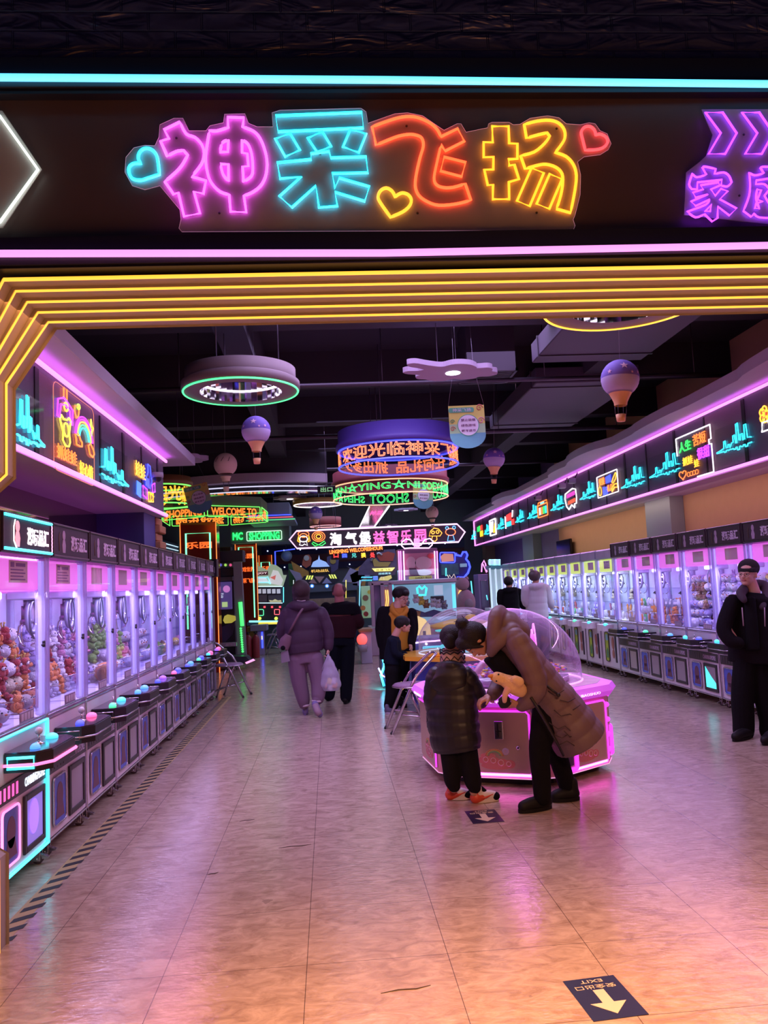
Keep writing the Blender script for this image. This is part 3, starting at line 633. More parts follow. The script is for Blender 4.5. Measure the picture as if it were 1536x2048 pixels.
s.fill('blue_block', [(-.08, .05), (.18, .05), (.18, .4), (-.08, .36)], N_BL); s.fill('blue_block', [(-.25, -.45), (-.02, -.45), (-.02, -.1), (-.25, -.05)], N_BL)
s.text('lettering', '娃娃', -.26, .22, .28, .36, N_OR, .006); s.text('lettering', '礼品', .12, -.2, .28, .32, N_OR, .006)
s.tube('banana', [[(.22, .0), (.3, .2), (.42, .38), (.46, .28), (.4, .1), (.28, -.05)], [(.2, -.3), (.32, -.12), (.46, -.12), (.46, -.3), (.34, -.25), (.2, -.42)]], N_AM, True, .009); s.tube('loop', [circ(-.38, -.2, .07, .22, 12)], N_AM)
s = Sign('R', 1133, 1157, 978, 1018, 'white speech bubble neon sign with magenta and red text on the right band'); s.sheet(.5)
s.tube('bubble', [[(-.45, .35), (.2, .5), (.45, .4), (.5, 0), (.45, -.3), (.3, -.3), (.28, -.5), (.05, -.3), (-.2, -.5), (-.4, -.3), (-.5, .1)]], N_WH, True, .012)
s.fill('magenta_writing', [(-.35, .1), (.35, .15), (.35, .36), (-.35, .3)], em('dim_magenta', (1, .05, .7), .8)); s.fill('red_writing', [(-.3, -.25), (.35, -.2), (.35, .0), (-.25, -.05)], em('dim_red', (1, .12, .02), .9))
s = Sign('R', 1078, 1098, 1000, 1033, 'orange outlined cabinet shaped neon sign with coloured bars on the right band'); s.sheet(.5)
s.tube('cabinet_outline', [rrect(-.5, .5, -.5, .25, .05), [(-.5, .25), (-.4, .42), (.45, .42), (.5, .25)]], N_OR, True, .012)
for k, c in enumerate((N_WH, N_OR, N_GR, N_CY)): s.fill('coloured_bar', [(-.38+.2*k, -.35), (-.24+.2*k, -.35), (-.24+.2*k, .1), (-.38+.2*k, .1)], c)
s.fill('cyan_top', [(-.2, .28), (.15, .28), (.15, .4), (-.2, .4)], N_CY)
s = Sign('R', 1011, 1031, 1023, 1055, 'red cup shaped neon sign with a cyan base on the right band'); s.sheet(.5)
s.fill('red_cup', [(-.3, -.05), (.2, -.05), (.2, .4), (-.3, .35)], N_RD); s.fill('cyan_base', [(-.3, -.4), (.15, -.4), (.15, -.12), (-.3, -.12)], N_CY); s.fill('red_block', [(.2, -.4), (.45, -.4), (.45, -.05), (.2, -.05)], N_RD); s.tube('straw', [[(.3, .1), (.38, .5)], [(-.4, -.5), (-.4, .3)]], N_WH, False, .014)
s = Sign('R', 982, 994, 1039, 1070, 'white framed neon sign with an amber shape near the right band far end'); s.sheet(.5)
s.tube('frame_tube', [rrect(-.5, .5, -.5, .5, .02)], N_WH, True, .02); s.fill('white_patch', [(-.4, -.3), (-.1, -.3), (.1, .4), (-.35, .4)], N_WH); s.fill('amber_shape', [(-.05, -.35), (.35, -.4), (.4, .3), (.25, .2)], N_AM)
s = Sign('R', 955, 968, 1050, 1074, 'green and amber neon sign at the far end of the right band'); s.sheet(.5)
s.fill('green_patch', [(-.4, 0), (.05, 0), (.05, .45), (-.4, .4)], N_GR); s.fill('amber_patch', [(.0, -.5), (.45, -.5), (.45, -.02), (.0, -.05)], N_AM); s.fill('red_patch', [(.1, .05), (.4, .05), (.4, .45), (.1, .4)], N_RD)
s = Sign('R', 1524, 1560, 810, 862, 'yellow and red flower like neon figure cut off by the right picture edge'); s.sheet(.5)
s.tube('petal', [circ(-.2+.14*math.cos(a), .2+.2*math.sin(a), .13, .14, 10) for a in (0, 1.26, 2.5, 3.77, 5)], N_AM, True, .009); s.tube('face', [circ(-.2, .2, .12, .14, 12)], N_RD, True, .009); s.tube('body', [[(-.4, -.45), (-.35, -.1), (0, -.1), (.05, -.45)]], N_WH, True, .01)
# security cameras / speaker on brackets by the right band
for (px, py, lab) in ((1124, 972, 'white security camera on a bracket above the speech bubble sign'), (1144, 962, 'grey box speaker mounted beside the security camera on the right band'), (1076, 996, 'distant security camera above the orange cabinet sign')):
    p = at(px, py, X=RX-.16); t = empty('security_camera' if 'camera on' in lab or 'distant' in lab else 'wall_speaker', lab, 'camera' if 'speaker' not in lab else 'speaker', p)
    mb = MB().m(pm('cam_grey', (.4, .36, .45), .4)); mb.box(-.07, .07, -.05, .05, -.05, .05, .015); mb.obj('housing', t)
    mb = MB().m(PIPE); mb.cyl((.05, 0, .04), (.12, 0, .16), .012, 6); mb.obj('bracket', t)
    mb = MB().m(BLACK); mb.cyl((-.07, 0, 0), (-.085, 0, 0), .03, 12); mb.obj('lens' if 'camera' in t.name else 'grille', t)
p = at(315, 955, X=LX+.12); t = empty('security_camera', 'purple tinted dome security camera at the far end of the left band', 'camera', p)
mb = MB().m(MATS['cam_grey']); mb.cyl((0, 0, 0), (0, 0, .05), .06, 16); mb.obj('housing', t)
mb = MB().m(BLACK); mb.ball((0, 0, 0), (.045, .045, .05), 14, 8); mb.obj('dome', t)
mb = MB().m(PIPE); mb.cyl((0, 0, .05), (0, 0, .2), .012, 6); mb.obj('bracket', t)
# reflected green sign on the mirror wall: a real green neon word hanging opposite is built with the ceiling signs
# ================================================================ claw machines (local frame: front at x=0 facing +x, width along y)
CW, CD = .80, .56
ZB, ZS, ZH, ZT = .10, .86, 1.86, 2.09
PINKW = pm('cabinet_pink_white', (.80, .70, .80), .38, noise=.05); TRIM = pm('aluminium_trim', (.62, .58, .68), .25, .9); DKF = pm('dark_frame', (.03, .028, .035), .35)
POST = pm('clear_post_lavender', (.60, .54, .90), .12, spec=.8, alpha=.42); PTUBE = em('post_led_lavender', (.42, .36, 1), 1.3)
BACKP = pm('cabin_back_panel', (.62, .62, .78), .5, noise=.25, nscale=5); DECK = pm('cabin_deck', (.75, .72, .85), .5)
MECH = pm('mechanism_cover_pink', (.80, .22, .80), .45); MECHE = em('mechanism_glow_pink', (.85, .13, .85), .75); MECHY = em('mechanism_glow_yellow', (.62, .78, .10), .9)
LABEL = pm('printed_label', (.75, .45, .60), .5); LABELT = pm('label_print', (.25, .08, .30), .5)
HDR = pm('header_black', (.022, .012, .02), .3); HDRP = pm('header_panel_matt', (.035, .018, .032), .55); LOGO = pm('logo_lilac', (.62, .52, .68), .6)
CBAND = pm('name_band_charcoal', (.035, .03, .04), .35)
POSB = pm('poster_blue', (.10, .16, .70), .35, noise=.5, nscale=14); POSD = pm('poster_figure_dark', (.16, .06, .12), .4)
DOORG = pm('chute_door_smoke', (.35, .30, .38), .15, spec=.7); STEEL = pm('brushed_steel', (.42, .38, .46), .3, 1)
RUB = pm('caster_rubber', (.09, .05, .07), .6); JBALL = pm('joystick_ball_white', (.8, .74, .85), .25)
SHELF = glass('shelf_acrylic', (.9, .9, 1), .06, .06); CORD = pm('coiled_cord_grey', (.13, .12, .18), .35)
def mk_caster(bx):
    mb = MB().m(RUB); mb.lathe([(0, -.016), (.028, -.016), (.034, -.008), (.034, .008), (.028, .016), (0, .016)], 14, M=T(.01, 0, .034) @ Rx(PI/2))
    o = mb.obj('caster', None); mb = MB().m(CHROME)
    mb.box(-.02, .03, -.026, -.02, .02, .09, .002); mb.box(-.02, .03, .02, .026, .02, .09, .002); mb.box(-.03, .035, -.03, .03, .085, .1, .003); mb.prism([(.03, .03), (.075, .035), (.075, .042), (.03, .06)], -.015, .015, 'xz'); mb.cyl((.01, -.03, .034), (.01, .03, .034), .006, 8)
    return mb, o
def rect_frame(mb, y0, y1, z0, z1, w_, x0, x1, b=.003):
    mb.box(x0, x1, y0, y0+w_, z0, z1, b); mb.box(x0, x1, y1-w_, y1, z0, z1, b); mb.box(x0, x1, y0+w_, y1-w_, z0, z0+w_, b); mb.box(x0, x1, y0+w_, y1-w_, z1-w_, z1, b)
FF = frame((0, 0, 0), (0, 1, 0), (1, 0, 0))   # text on the front
def ftext(mb, txt, y, z, w_, h_, x, size=.1, solid=True, rad=.002, bold=0):
    mb.text(txt, size, None, rad, solid, .002, w_, h_, bold=bold) if False else None
    vs, fs, (x0, x1, y0, y1) = text_mesh(txt, size, rad, solid, .002, bold); sx = w_/max(1e-6, x1-x0); sy = h_/max(1e-6, y1-y0)
    mb.add([Vector((x+p[2], y+(p[0]-(x0+x1)/2)*sx, z+(p[1]-(y0+y1)/2)*sy)) for p in vs], fs)
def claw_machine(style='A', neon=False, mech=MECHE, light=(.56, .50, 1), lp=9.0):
    """style A: black header with lettering; style B: white with yellow posters"""
    r = empty('claw_machine'); W = CW/2
    b = MB().m(PINKW if style == 'A' else WHITE)
    b.box(-CD, -.004, -W+.004, W-.004, ZB, ZS-.012, .012); b.obj('base_cabinet', r)
    # metal edging of the base front
    f = MB().m(TRIM if not neon else em('neon_edge_cyan', (.03, .85, 1), 2.2, 'AUTO'))
    if not neon:
        rect_frame(f, -W, W, ZB-.005, ZS, .012, -.006, .006); f.obj('edge_trim', r)
    else:
        rect_frame(f, -W+.006, W-.006, ZB+.0, ZS+.0, .013, -.004, .016, .005)
        f.box(-.02, .018, W-.045, W-.033, ZB+.03, ZS-.1, .004); f.obj('edge_tube', r)
    if style == 'A':
        n = MB().m(CBAND); n.box(-.003, .006, -W+.02, W-.02, .50, .605, .002); nb = n.obj('name_band', r)
        t_ = MB().m(em('lettering_lit', (.75, .85, 1), 1.5) if neon else LOGO); ftext(t_, 'CHARMINGPEOPLE', .17, .552, .32, .05, .0075, bold=.002); t_.obj('lettering', nb)
        t_ = MB().m(em('led_dots_pink', (1, .08, .4), 1.6) if neon else pm('vent_slots', (.10, .09, .11), .5))
        for k in range(5): t_.box(.005, .009, -W+.05+.058*k, -W+.075+.058*k, .52, .588, .002)
        t_.obj('indicator_bars', nb)
        p_ = MB().m(POSB); p_.prism(rrect(-.31, -.08, .17, .46, .03), -.002, .006, 'yz'); pb = p_.obj('poster', r)
        q = MB().m(POSD); q.prism(circ(-.19, .335, .06, .085, 18), .006, .008, 'yz'); q.prism([(-.27, .2), (-.11, .2), (-.14, .3), (-.24, .3)], .006, .008, 'yz'); q.obj('printed_figure', pb)
        q = MB().m(em('neon_pink_frame', (1, .25, .6), 1.6, 'AUTO') if neon else TRIM); q.tube([(.008, y, z) for y, z in rrect(-.315, -.075, .165, .465, .03)], .007, 6, closed=True); q.obj('poster_frame', pb)
        d = MB().m(DKF); rect_frame(d, .0, .335, .15, .475, .035, -.002, .012); dd = d.obj('prize_door', r)
        d = MB().m(em('lit_door_violet', (.25, .18, .9), .5) if neon else DOORG); d.box(.0, .004, .035, .3, .185, .44); d.obj('door_flap', dd)
        if neon:
            d = MB().m(em('round_badge_violet', (.28, .12, 1), 1.3)); d.prism(circ(.15, .33, .075, .1, 24), .005, .009, 'yz'); d.obj('round_badge', dd)
        s_ = MB().m(STEEL); s_.box(-.002, .004, .26, .33, .655, .70, .001); s_.box(.004, .006, .27, .32, .665, .675); s_.obj('coin_plate', r)
    else:
        for y, m_ in ((-.12, pm('poster_lime', (.45, .62, .06), .4, noise=.5, nscale=16)), ):
            p_ = MB().m(m_); p_.prism(rrect(y-.09, y+.07, .2, .66, .035), -.002, .006, 'yz'); pb = p_.obj('poster', r)
            q = MB().m(DKF); q.tube([(.008, a, z) for a, z in rrect(y-.095, y+.075, .195, .665, .035)], .007, 6, closed=True); q.obj('poster_frame', pb)
            q = MB().m(pm('poster_cyan_head', (.25, .6, .75), .4)); q.prism(rrect(y-.06, y+.04, .53, .63, .02), .006, .008, 'yz'); q.obj('poster_header', pb)
            q = MB().m(pm('poster_green_figure', (.08, .28, .12), .5)); q.prism([(y-.05, .25), (y+.03, .25), (y+.04, .34), (y, .42), (y-.06, .36)], .006, .008, 'yz'); q.obj('printed_figure', pb)
        p_ = MB().m(pm('oval_sticker_brown', (.42, .16, .12), .4)); p_.prism(circ(.13, .50, .05, .1, 20), -.001, .006, 'yz'); p_.prism(circ(.13, .33, .045, .07, 20), -.001, .006, 'yz'); p_.obj('sticker', r)
        q = MB().m(STEEL); q.box(-.002, .012, .225, .245, .2, .62, .003); q.obj('door_hinge', r); q = MB().m(DKF); q.box(-.002, .012, .265, .278, .2, .62, .003); q.obj('door_gap', r)
    # control panel
    if style == 'A':
        c = MB().m(BLACK); pr = [(-.0, -.27), (.17, -.27), (.235, -.19), (.235, .19), (.17, .27), (-.0, .27)]; c.prism(pr, .665, .765); cp = c.obj('control_panel', r)
        c = MB().m(pm('panel_top_mirror', (.10, .07, .12), .12, .6)); c.prism([(p[0]-.008 if p[0] > 0 else 0, p[1]*.97) for p in pr], .765, .772); c.obj('panel_top', cp)
        for z, m_ in ((.705, em('panel_tube_pink', (1, .15, .42), 2, 'AUTO') if neon else TRIM), ):
            c = MB().m(m_); c.tube([(.0, -.275, z), (.173, -.275, z), (.240, -.193, z), (.240, .193, z), (.173, .275, z), (.0, .275, z)], .006 if not neon else .009, 6); c.obj('side_rail', cp)
        for sg in (-1, 1):
            c = MB().m(MATS['neon_edge_cyan'] if neon else TRIM); c.tube([(.02, sg*.277, .69), (.16, sg*.277, .69), (.16, sg*.277, .745), (.02, sg*.277, .745)], .005 if not neon else .009, 5, closed=True); c.obj('side_bracket', cp)
    else:
        c = MB().m(PINKW); pr = [(-.0, -.2), (.10, -.2), (.155, -.14), (.155, .14), (.10, .2), (-.0, .2)]; c.prism(pr, .70, .80); cp = c.obj('control_panel', r)
        c = MB().m(BLACK); c.box(-.004, .008, -W+.01, W-.01, .83, .85, .002); c.obj('dark_ledge', r)
    zt = .772 if style == 'A' else .80
    j = MB().m(CHROME); j.cyl((.09, .0, zt), (.09, .0, zt+.055), .006, 8); j.lathe([(.03, 0), (.03, .004), (.012, .01), (0, .01)], 16, M=T(.09, 0, zt)); js = j.obj('joystick', cp)
    j = MB().m(JBALL); j.ball((.09, 0, zt+.07), .022, 14, 10); j.obj('joystick_ball', js)
    # cabin
    p = MB().m(BACKP); p.box(-CD, -CD+.015, -W+.01, W-.01, ZS, ZH-.0); p.obj('back_panel', r)
    p = MB().m(DECK); p.box(-CD+.016, -.02, -W+.02, W-.02, ZS-.01, ZS+.004); p.obj('prize_deck', r)
    e = MB().m(TRIM); rect_frame(e, -W+.002, W-.002, ZS-.012, ZS+.028, .012, -.012, .004); e.obj('sill', r)
    for sg in (-1, 1):
        q = MB().m(POST); q.box(-.055, .0, sg*W-(.05 if sg > 0 else 0), sg*W+(.05 if sg < 0 else 0), ZS+.02, ZH, .008)
        for k in range(3): q.box(.0, .006, sg*(W-.012-.014*k)-.003, sg*(W-.012-.014*k)+.003, ZS+.02, ZH)
        po = q.obj('corner_post', r)
        q = MB().m(PTUBE); q.box(-.04, -.022, sg*(W-.026)-.006, sg*(W-.026)+.006, ZS+.03, ZH-.02); q.obj('post_light', po)
        q = MB().m(POST); q.box(-CD+.015, -CD+.05, sg*W-(.035 if sg > 0 else 0), sg*W+(.035 if sg < 0 else 0), ZS+.02, ZH, .006); q.obj('rear_post', r)
        q = MB().m(CGLASS); q.quad((-.055, sg*(W-.008), ZS+.02), (-CD+.05, sg*(W-.008), ZS+.02), (-CD+.05, sg*(W-.008), ZH), (-.055, sg*(W-.008), ZH)); q.obj('side_glass', r)
    g = MB().m(CGLASS); g.quad((-.006, -W+.05, ZS+.025), (-.006, W-.05, ZS+.025), (-.006, W-.05, ZH-.01), (-.006, -W+.05, ZH-.01)); gd = g.obj('glass_door', r)
    g = MB().m(DKF); g.box(-.004, .012, W-.068, W-.05, 1.30, 1.34, .003); g.cyl((.01, W-.075, 1.32), (.01, W-.105, 1.315), .007, 8); g.obj('door_lock', gd)
    # inner chute guard
    g = MB().m(SHELF); g.box(-.18, -.175, -W+.08, -.08, ZS+.005, ZS+.16); g.box(-.18, -.02, -.085, -.08, ZS+.005, ZS+.16); cg = g.obj('chute_guard', r)
    g = MB().m(TRIM); g.tube([(-.178, -W+.08, ZS+.16), (-.178, -.08, ZS+.16), (-.02, -.08, ZS+.16)], .004, 5); g.obj('guard_rim', cg)
    g = MB().m(pm('deck_sign_grey', (.35, .25, .38), .5)); g.box(-.028, -.022, .02, .24, ZS+.02, ZS+.085, .004); ds = g.obj('deck_sign', r)
    g = MB().m(pm('deck_sign_print', (.75, .6, .75), .5))
    for k in range(4): g.box(-.022, -.02, .035+k*.05, .072+k*.05, ZS+.032, ZS+.073, .0)
    g.obj('sign_print', ds)
    # mechanism cover, gantry and claw
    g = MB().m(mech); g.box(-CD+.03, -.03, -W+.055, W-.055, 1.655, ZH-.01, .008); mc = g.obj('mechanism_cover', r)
    g = MB().m(LABEL); g.box(-.03, -.027, -.12, .16, 1.70, 1.83); lb = g.obj('label', mc)
    g = MB().m(LABELT); g.box(-.027, -.025, -.10, -.05, 1.79, 1.82)
    for k in range(4): g.box(-.027, -.025, -.10, .12-.03*(k % 2), 1.715+.019*k, 1.722+.019*k)
    g.box(-.027, -.025, -.02, .12, 1.795, 1.815); g.obj('label_print', lb)
    g = MB().m(pm('carriage_lilac', (.45, .40, .62), .4)); g.box(-.36, -.16, -.12, .12, 1.60, 1.655, .01); ca = g.obj('carriage', r)
    g = MB().m(STEEL); g.cyl((-.27, 0, 1.60), (-.27, 0, 1.56), .018, 10); g.cyl((-.27, 0, 1.56), (-.27, 0, 1.47), .032, 14); g.lathe([(.032, 1.47), (.04, 1.46), (.04, 1.44), (.02, 1.43), (0, 1.43)], 14, M=T(-.27, 0, 0)); g.obj('claw_motor', ca)
    for k in range(3):
        a = 2*PI*k/3+.5; g = MB().m(CHROME); c_, s_ = math.cos(a), math.sin(a)
        g.tube([(-.27+r_*c_, r_*s_, z) for r_, z in ((.035, 1.45), (.075, 1.42), (.085, 1.37), (.06, 1.31), (.025, 1.29))], .006, 6); g.obj('claw_prong', ca)
    g = MB().m(CORD); g.tube([(-.20, -.04+.075*math.sin(t_)*(.6+.4*t_/PI), 1.60-.13*(1-math.cos(t_))) for t_ in [2*PI*i/22 for i in range(23)]], .0085, 6); g.obj('hanging_cable', ca)
    g = MB().m(pm('spiral_tube_lilac', (.34, .31, .48), .35)); g.tube([(-.24, .02+.09*math.sin(t_), 1.61-.115*(1-math.cos(t_))) for t_ in [2*PI*i/22 for i in range(23)]], .016, 7); g.obj('hose', ca)
    # shelves at the back
    for z, d in ((1.12, .12), (1.36, .10)):
        g = MB().m(SHELF); g.box(-CD+.016, -CD+.016+d, -W+.03, W-.03, z, z+.006); g.obj('shelf', r)
    # header
    h_ = MB().m(HDR if style == 'A' else pm('header_mirror_grey', (.30, .30, .40), .3, .3, noise=.5, nscale=3))
    if style == 'A':
        h_.box(-.35, .035, -W+.008, W-.008, ZH, ZT, .004); hd = h_.obj('header_sign', r)
        q = MB().m(HDR); rect_frame(q, -W+.012, W-.012, ZH+.008, ZT-.004, .014, .034, .046); q.obj('header_rim', hd)
        q = MB().m(HDRP); q.box(.034, .038, -W+.03, W-.03, ZH+.025, ZT-.02); q.obj('header_face', hd)
        q = MB().m(em('logo_lit', (1, .85, .95), 1.5) if neon else LOGO); ftext(q, '潮玩品汇', .155, ZH+.11, .36, .105, .040, bold=.004); q.obj('lettering', hd)
        q = MB().m(em('figure_lit', (.95, .25, .3), 1.2) if neon else pm('header_figure_lilac', (.40, .30, .42), .6)); q.prism(circ(-.17, ZH+.155, .028, .034, 14), .038, .041, 'yz'); q.prism([(-.195, ZH+.04), (-.145, ZH+.04), (-.135, ZH+.09), (-.15, ZH+.125), (-.19, ZH+.125), (-.205, ZH+.09)], .038, .041, 'yz'); q.obj('printed_figure', hd)
        if neon:
            q = MB().m(MATS['neon_edge_cyan']); q.tube([(.05, -W+.02, ZT-.022), (.05, W-.04, ZT-.022)], .009, 6); q.obj('top_tube', hd)
            q = MB().m(MATS['neon_edge_cyan']); q.tube([(.05, -W+.02, ZH+.022), (.05, W-.04, ZH+.022)], .009, 6); q.obj('bottom_tube', hd)
            q = MB().m(em('flicker_pink', (1, .4, .7), 1.4)); q.tube([(.05, W-.035+.004*(k % 2), ZH+.03+k*.012) for k in range(15)], .004, 5); q.obj('side_tube', hd)
            q = MB().m(N_WH); q.tube([(.045, -.22, ZH+.19), (.045, -.24, ZH+.15), (.045, -.24, ZH+.07), (.045, -.20, ZH+.03)], .004, 5); q.obj('curl_tube', hd)
        else:
            q = MB().m(pm('olive_line', (.2, .16, .08), .5)); q.tube([(.040, -.25, ZH+.17), (.040, -.27, ZH+.14), (.040, -.26, ZH+.05)], .0025, 4); q.obj('printed_line', hd)
    else:
        h_.box(-.35, .01, -W+.004, W-.004, ZH, ZH+.16, .02); hd = h_.obj('header_box', r)
    for x in (-.045, -CD+.05):
        for y in (-W+.07, W-.07):
            mb, wob = mk_caster(0); cs = wob; cs.parent = r; cs.location = (x, y, 0); br = mb.obj('caster_bracket', cs)
    L = bpy.data.lights.new('cabin_light', 'AREA'); L.shape = 'RECTANGLE'; L.size = .05; L.size_y = .6; L.energy = lp; L.color = light
    lo = bpy.data.objects.new('cabin_light', L); col.objects.link(lo); lo.parent = r; lo.location = (-.075, 0, 1.650); lo.rotation_euler = (0, .42, 0)
    return r
BTN = {n: em('button_'+n, c, 1.5) for n, c in dict(blue=(.02, .06, 1), cyan=(.02, .7, .95), green=(.03, .9, .35), violet=(.25, .06, 1), pink=(1, .1, .35), azure=(.04, .3, 1)).items()}
def buttons(r, a, b_, style='A'):
    cp = [c for c in r.children if c.name.startswith('control_panel')][0]; z = .772 if style == 'A' else .80
    for y, n in ((-.17, a), (.16, b_)):
        if n is None: continue
        k = ('btn', n, y, style)
        if k not in NT:
            m = MB().m(BTN[n]); rr = .036 if y > 0 else .028; m.ball((.11 if y > 0 else .13, y, z+.005), (rr, rr, .026), 16, 8); NT[k] = m.mesh('push_button')
        o = bpy.data.objects.new('push_button', NT[k]); col.objects.link(o); o.parent = cp
NT = {}
ordw = ['', 'second', 'third', 'fourth', 'fifth', 'sixth', 'seventh', 'eighth', 'ninth', 'tenth']
first = claw_machine('A', True); first.location = (-1.796, 4.85, 0); first['label'] = 'nearest claw machine of the left row, edged with cyan and pink neon tubes'; first['category'] = 'claw machine'
buttons(first, 'azure', 'cyan')
protoA = claw_machine('A'); LEFT = [first]
bt = [('blue', 'pink'), ('green', 'cyan'), ('azure', 'azure'), ('blue', 'violet'), ('pink', 'blue'), ('blue', 'azure'), ('green', 'blue'), ('cyan', 'pink'), ('violet', 'pink')]
for k in range(9):
    o = protoA if k == 0 else dup(protoA)
    if k == 0: pass
    o.location = (-1.796, 5.65+.8*k, 0)
    tag(o, '%s claw machine of the left row counting from the cyan neon edged one' % ordw[k+1], 'claw machine', 'black headed claw machines of the left row')
    LEFT.append(o)
RIGHT = []
for k in range(7):
    o = dup(protoA); o.location = (4.518, 12.09-.82*k, 0); o.rotation_euler = (0, 0, PI); RIGHT.append(o)
    tag(o, ('%s black headed claw machine of the right row counting from the white ones' % (['first']+ordw[1:])[k]), 'claw machine', 'black headed claw machines of the right row')
for k, o in enumerate(LEFT[1:]): buttons(o, *bt[k])
for k, o in enumerate(RIGHT): buttons(o, *[(None, 'blue'), (None, 'green'), (None, 'azure'), ('cyan', 'blue'), ('cyan', 'blue'), ('blue', 'pink'), ('green', 'blue')][k])
mb = MB().m(em('lit_door_cyan', (.03, .85, .80), 1.3)); mb.prism([(.04, .19), (.295, .19), (.295, .25), (.17, .33), (.04, .435)], .004, .007, 'yz'); mb.obj('lit_screen', RIGHT[3])
protoB = claw_machine('B', False, MECHY, (.60, .72, 1), 15.0); WHITEROW = []
for k in range(10):
    o = protoB if k == 0 else dup(protoB)
    o.location = (4.518, 12.91+.82*k, 0); o.rotation_euler = (0, 0, PI); WHITEROW.append(o)
    tag(o, '%s white claw machine with lime poster on the right, counting from the black headed ones' % (['first']+ordw[1:])[k], 'claw machine', 'white claw machines of the right row')
for k, o in enumerate(WHITEROW): buttons(o, None, ['cyan', 'cyan', 'green', 'azure', 'cyan', 'green', 'cyan', 'azure', 'cyan', 'green'][k], 'B')
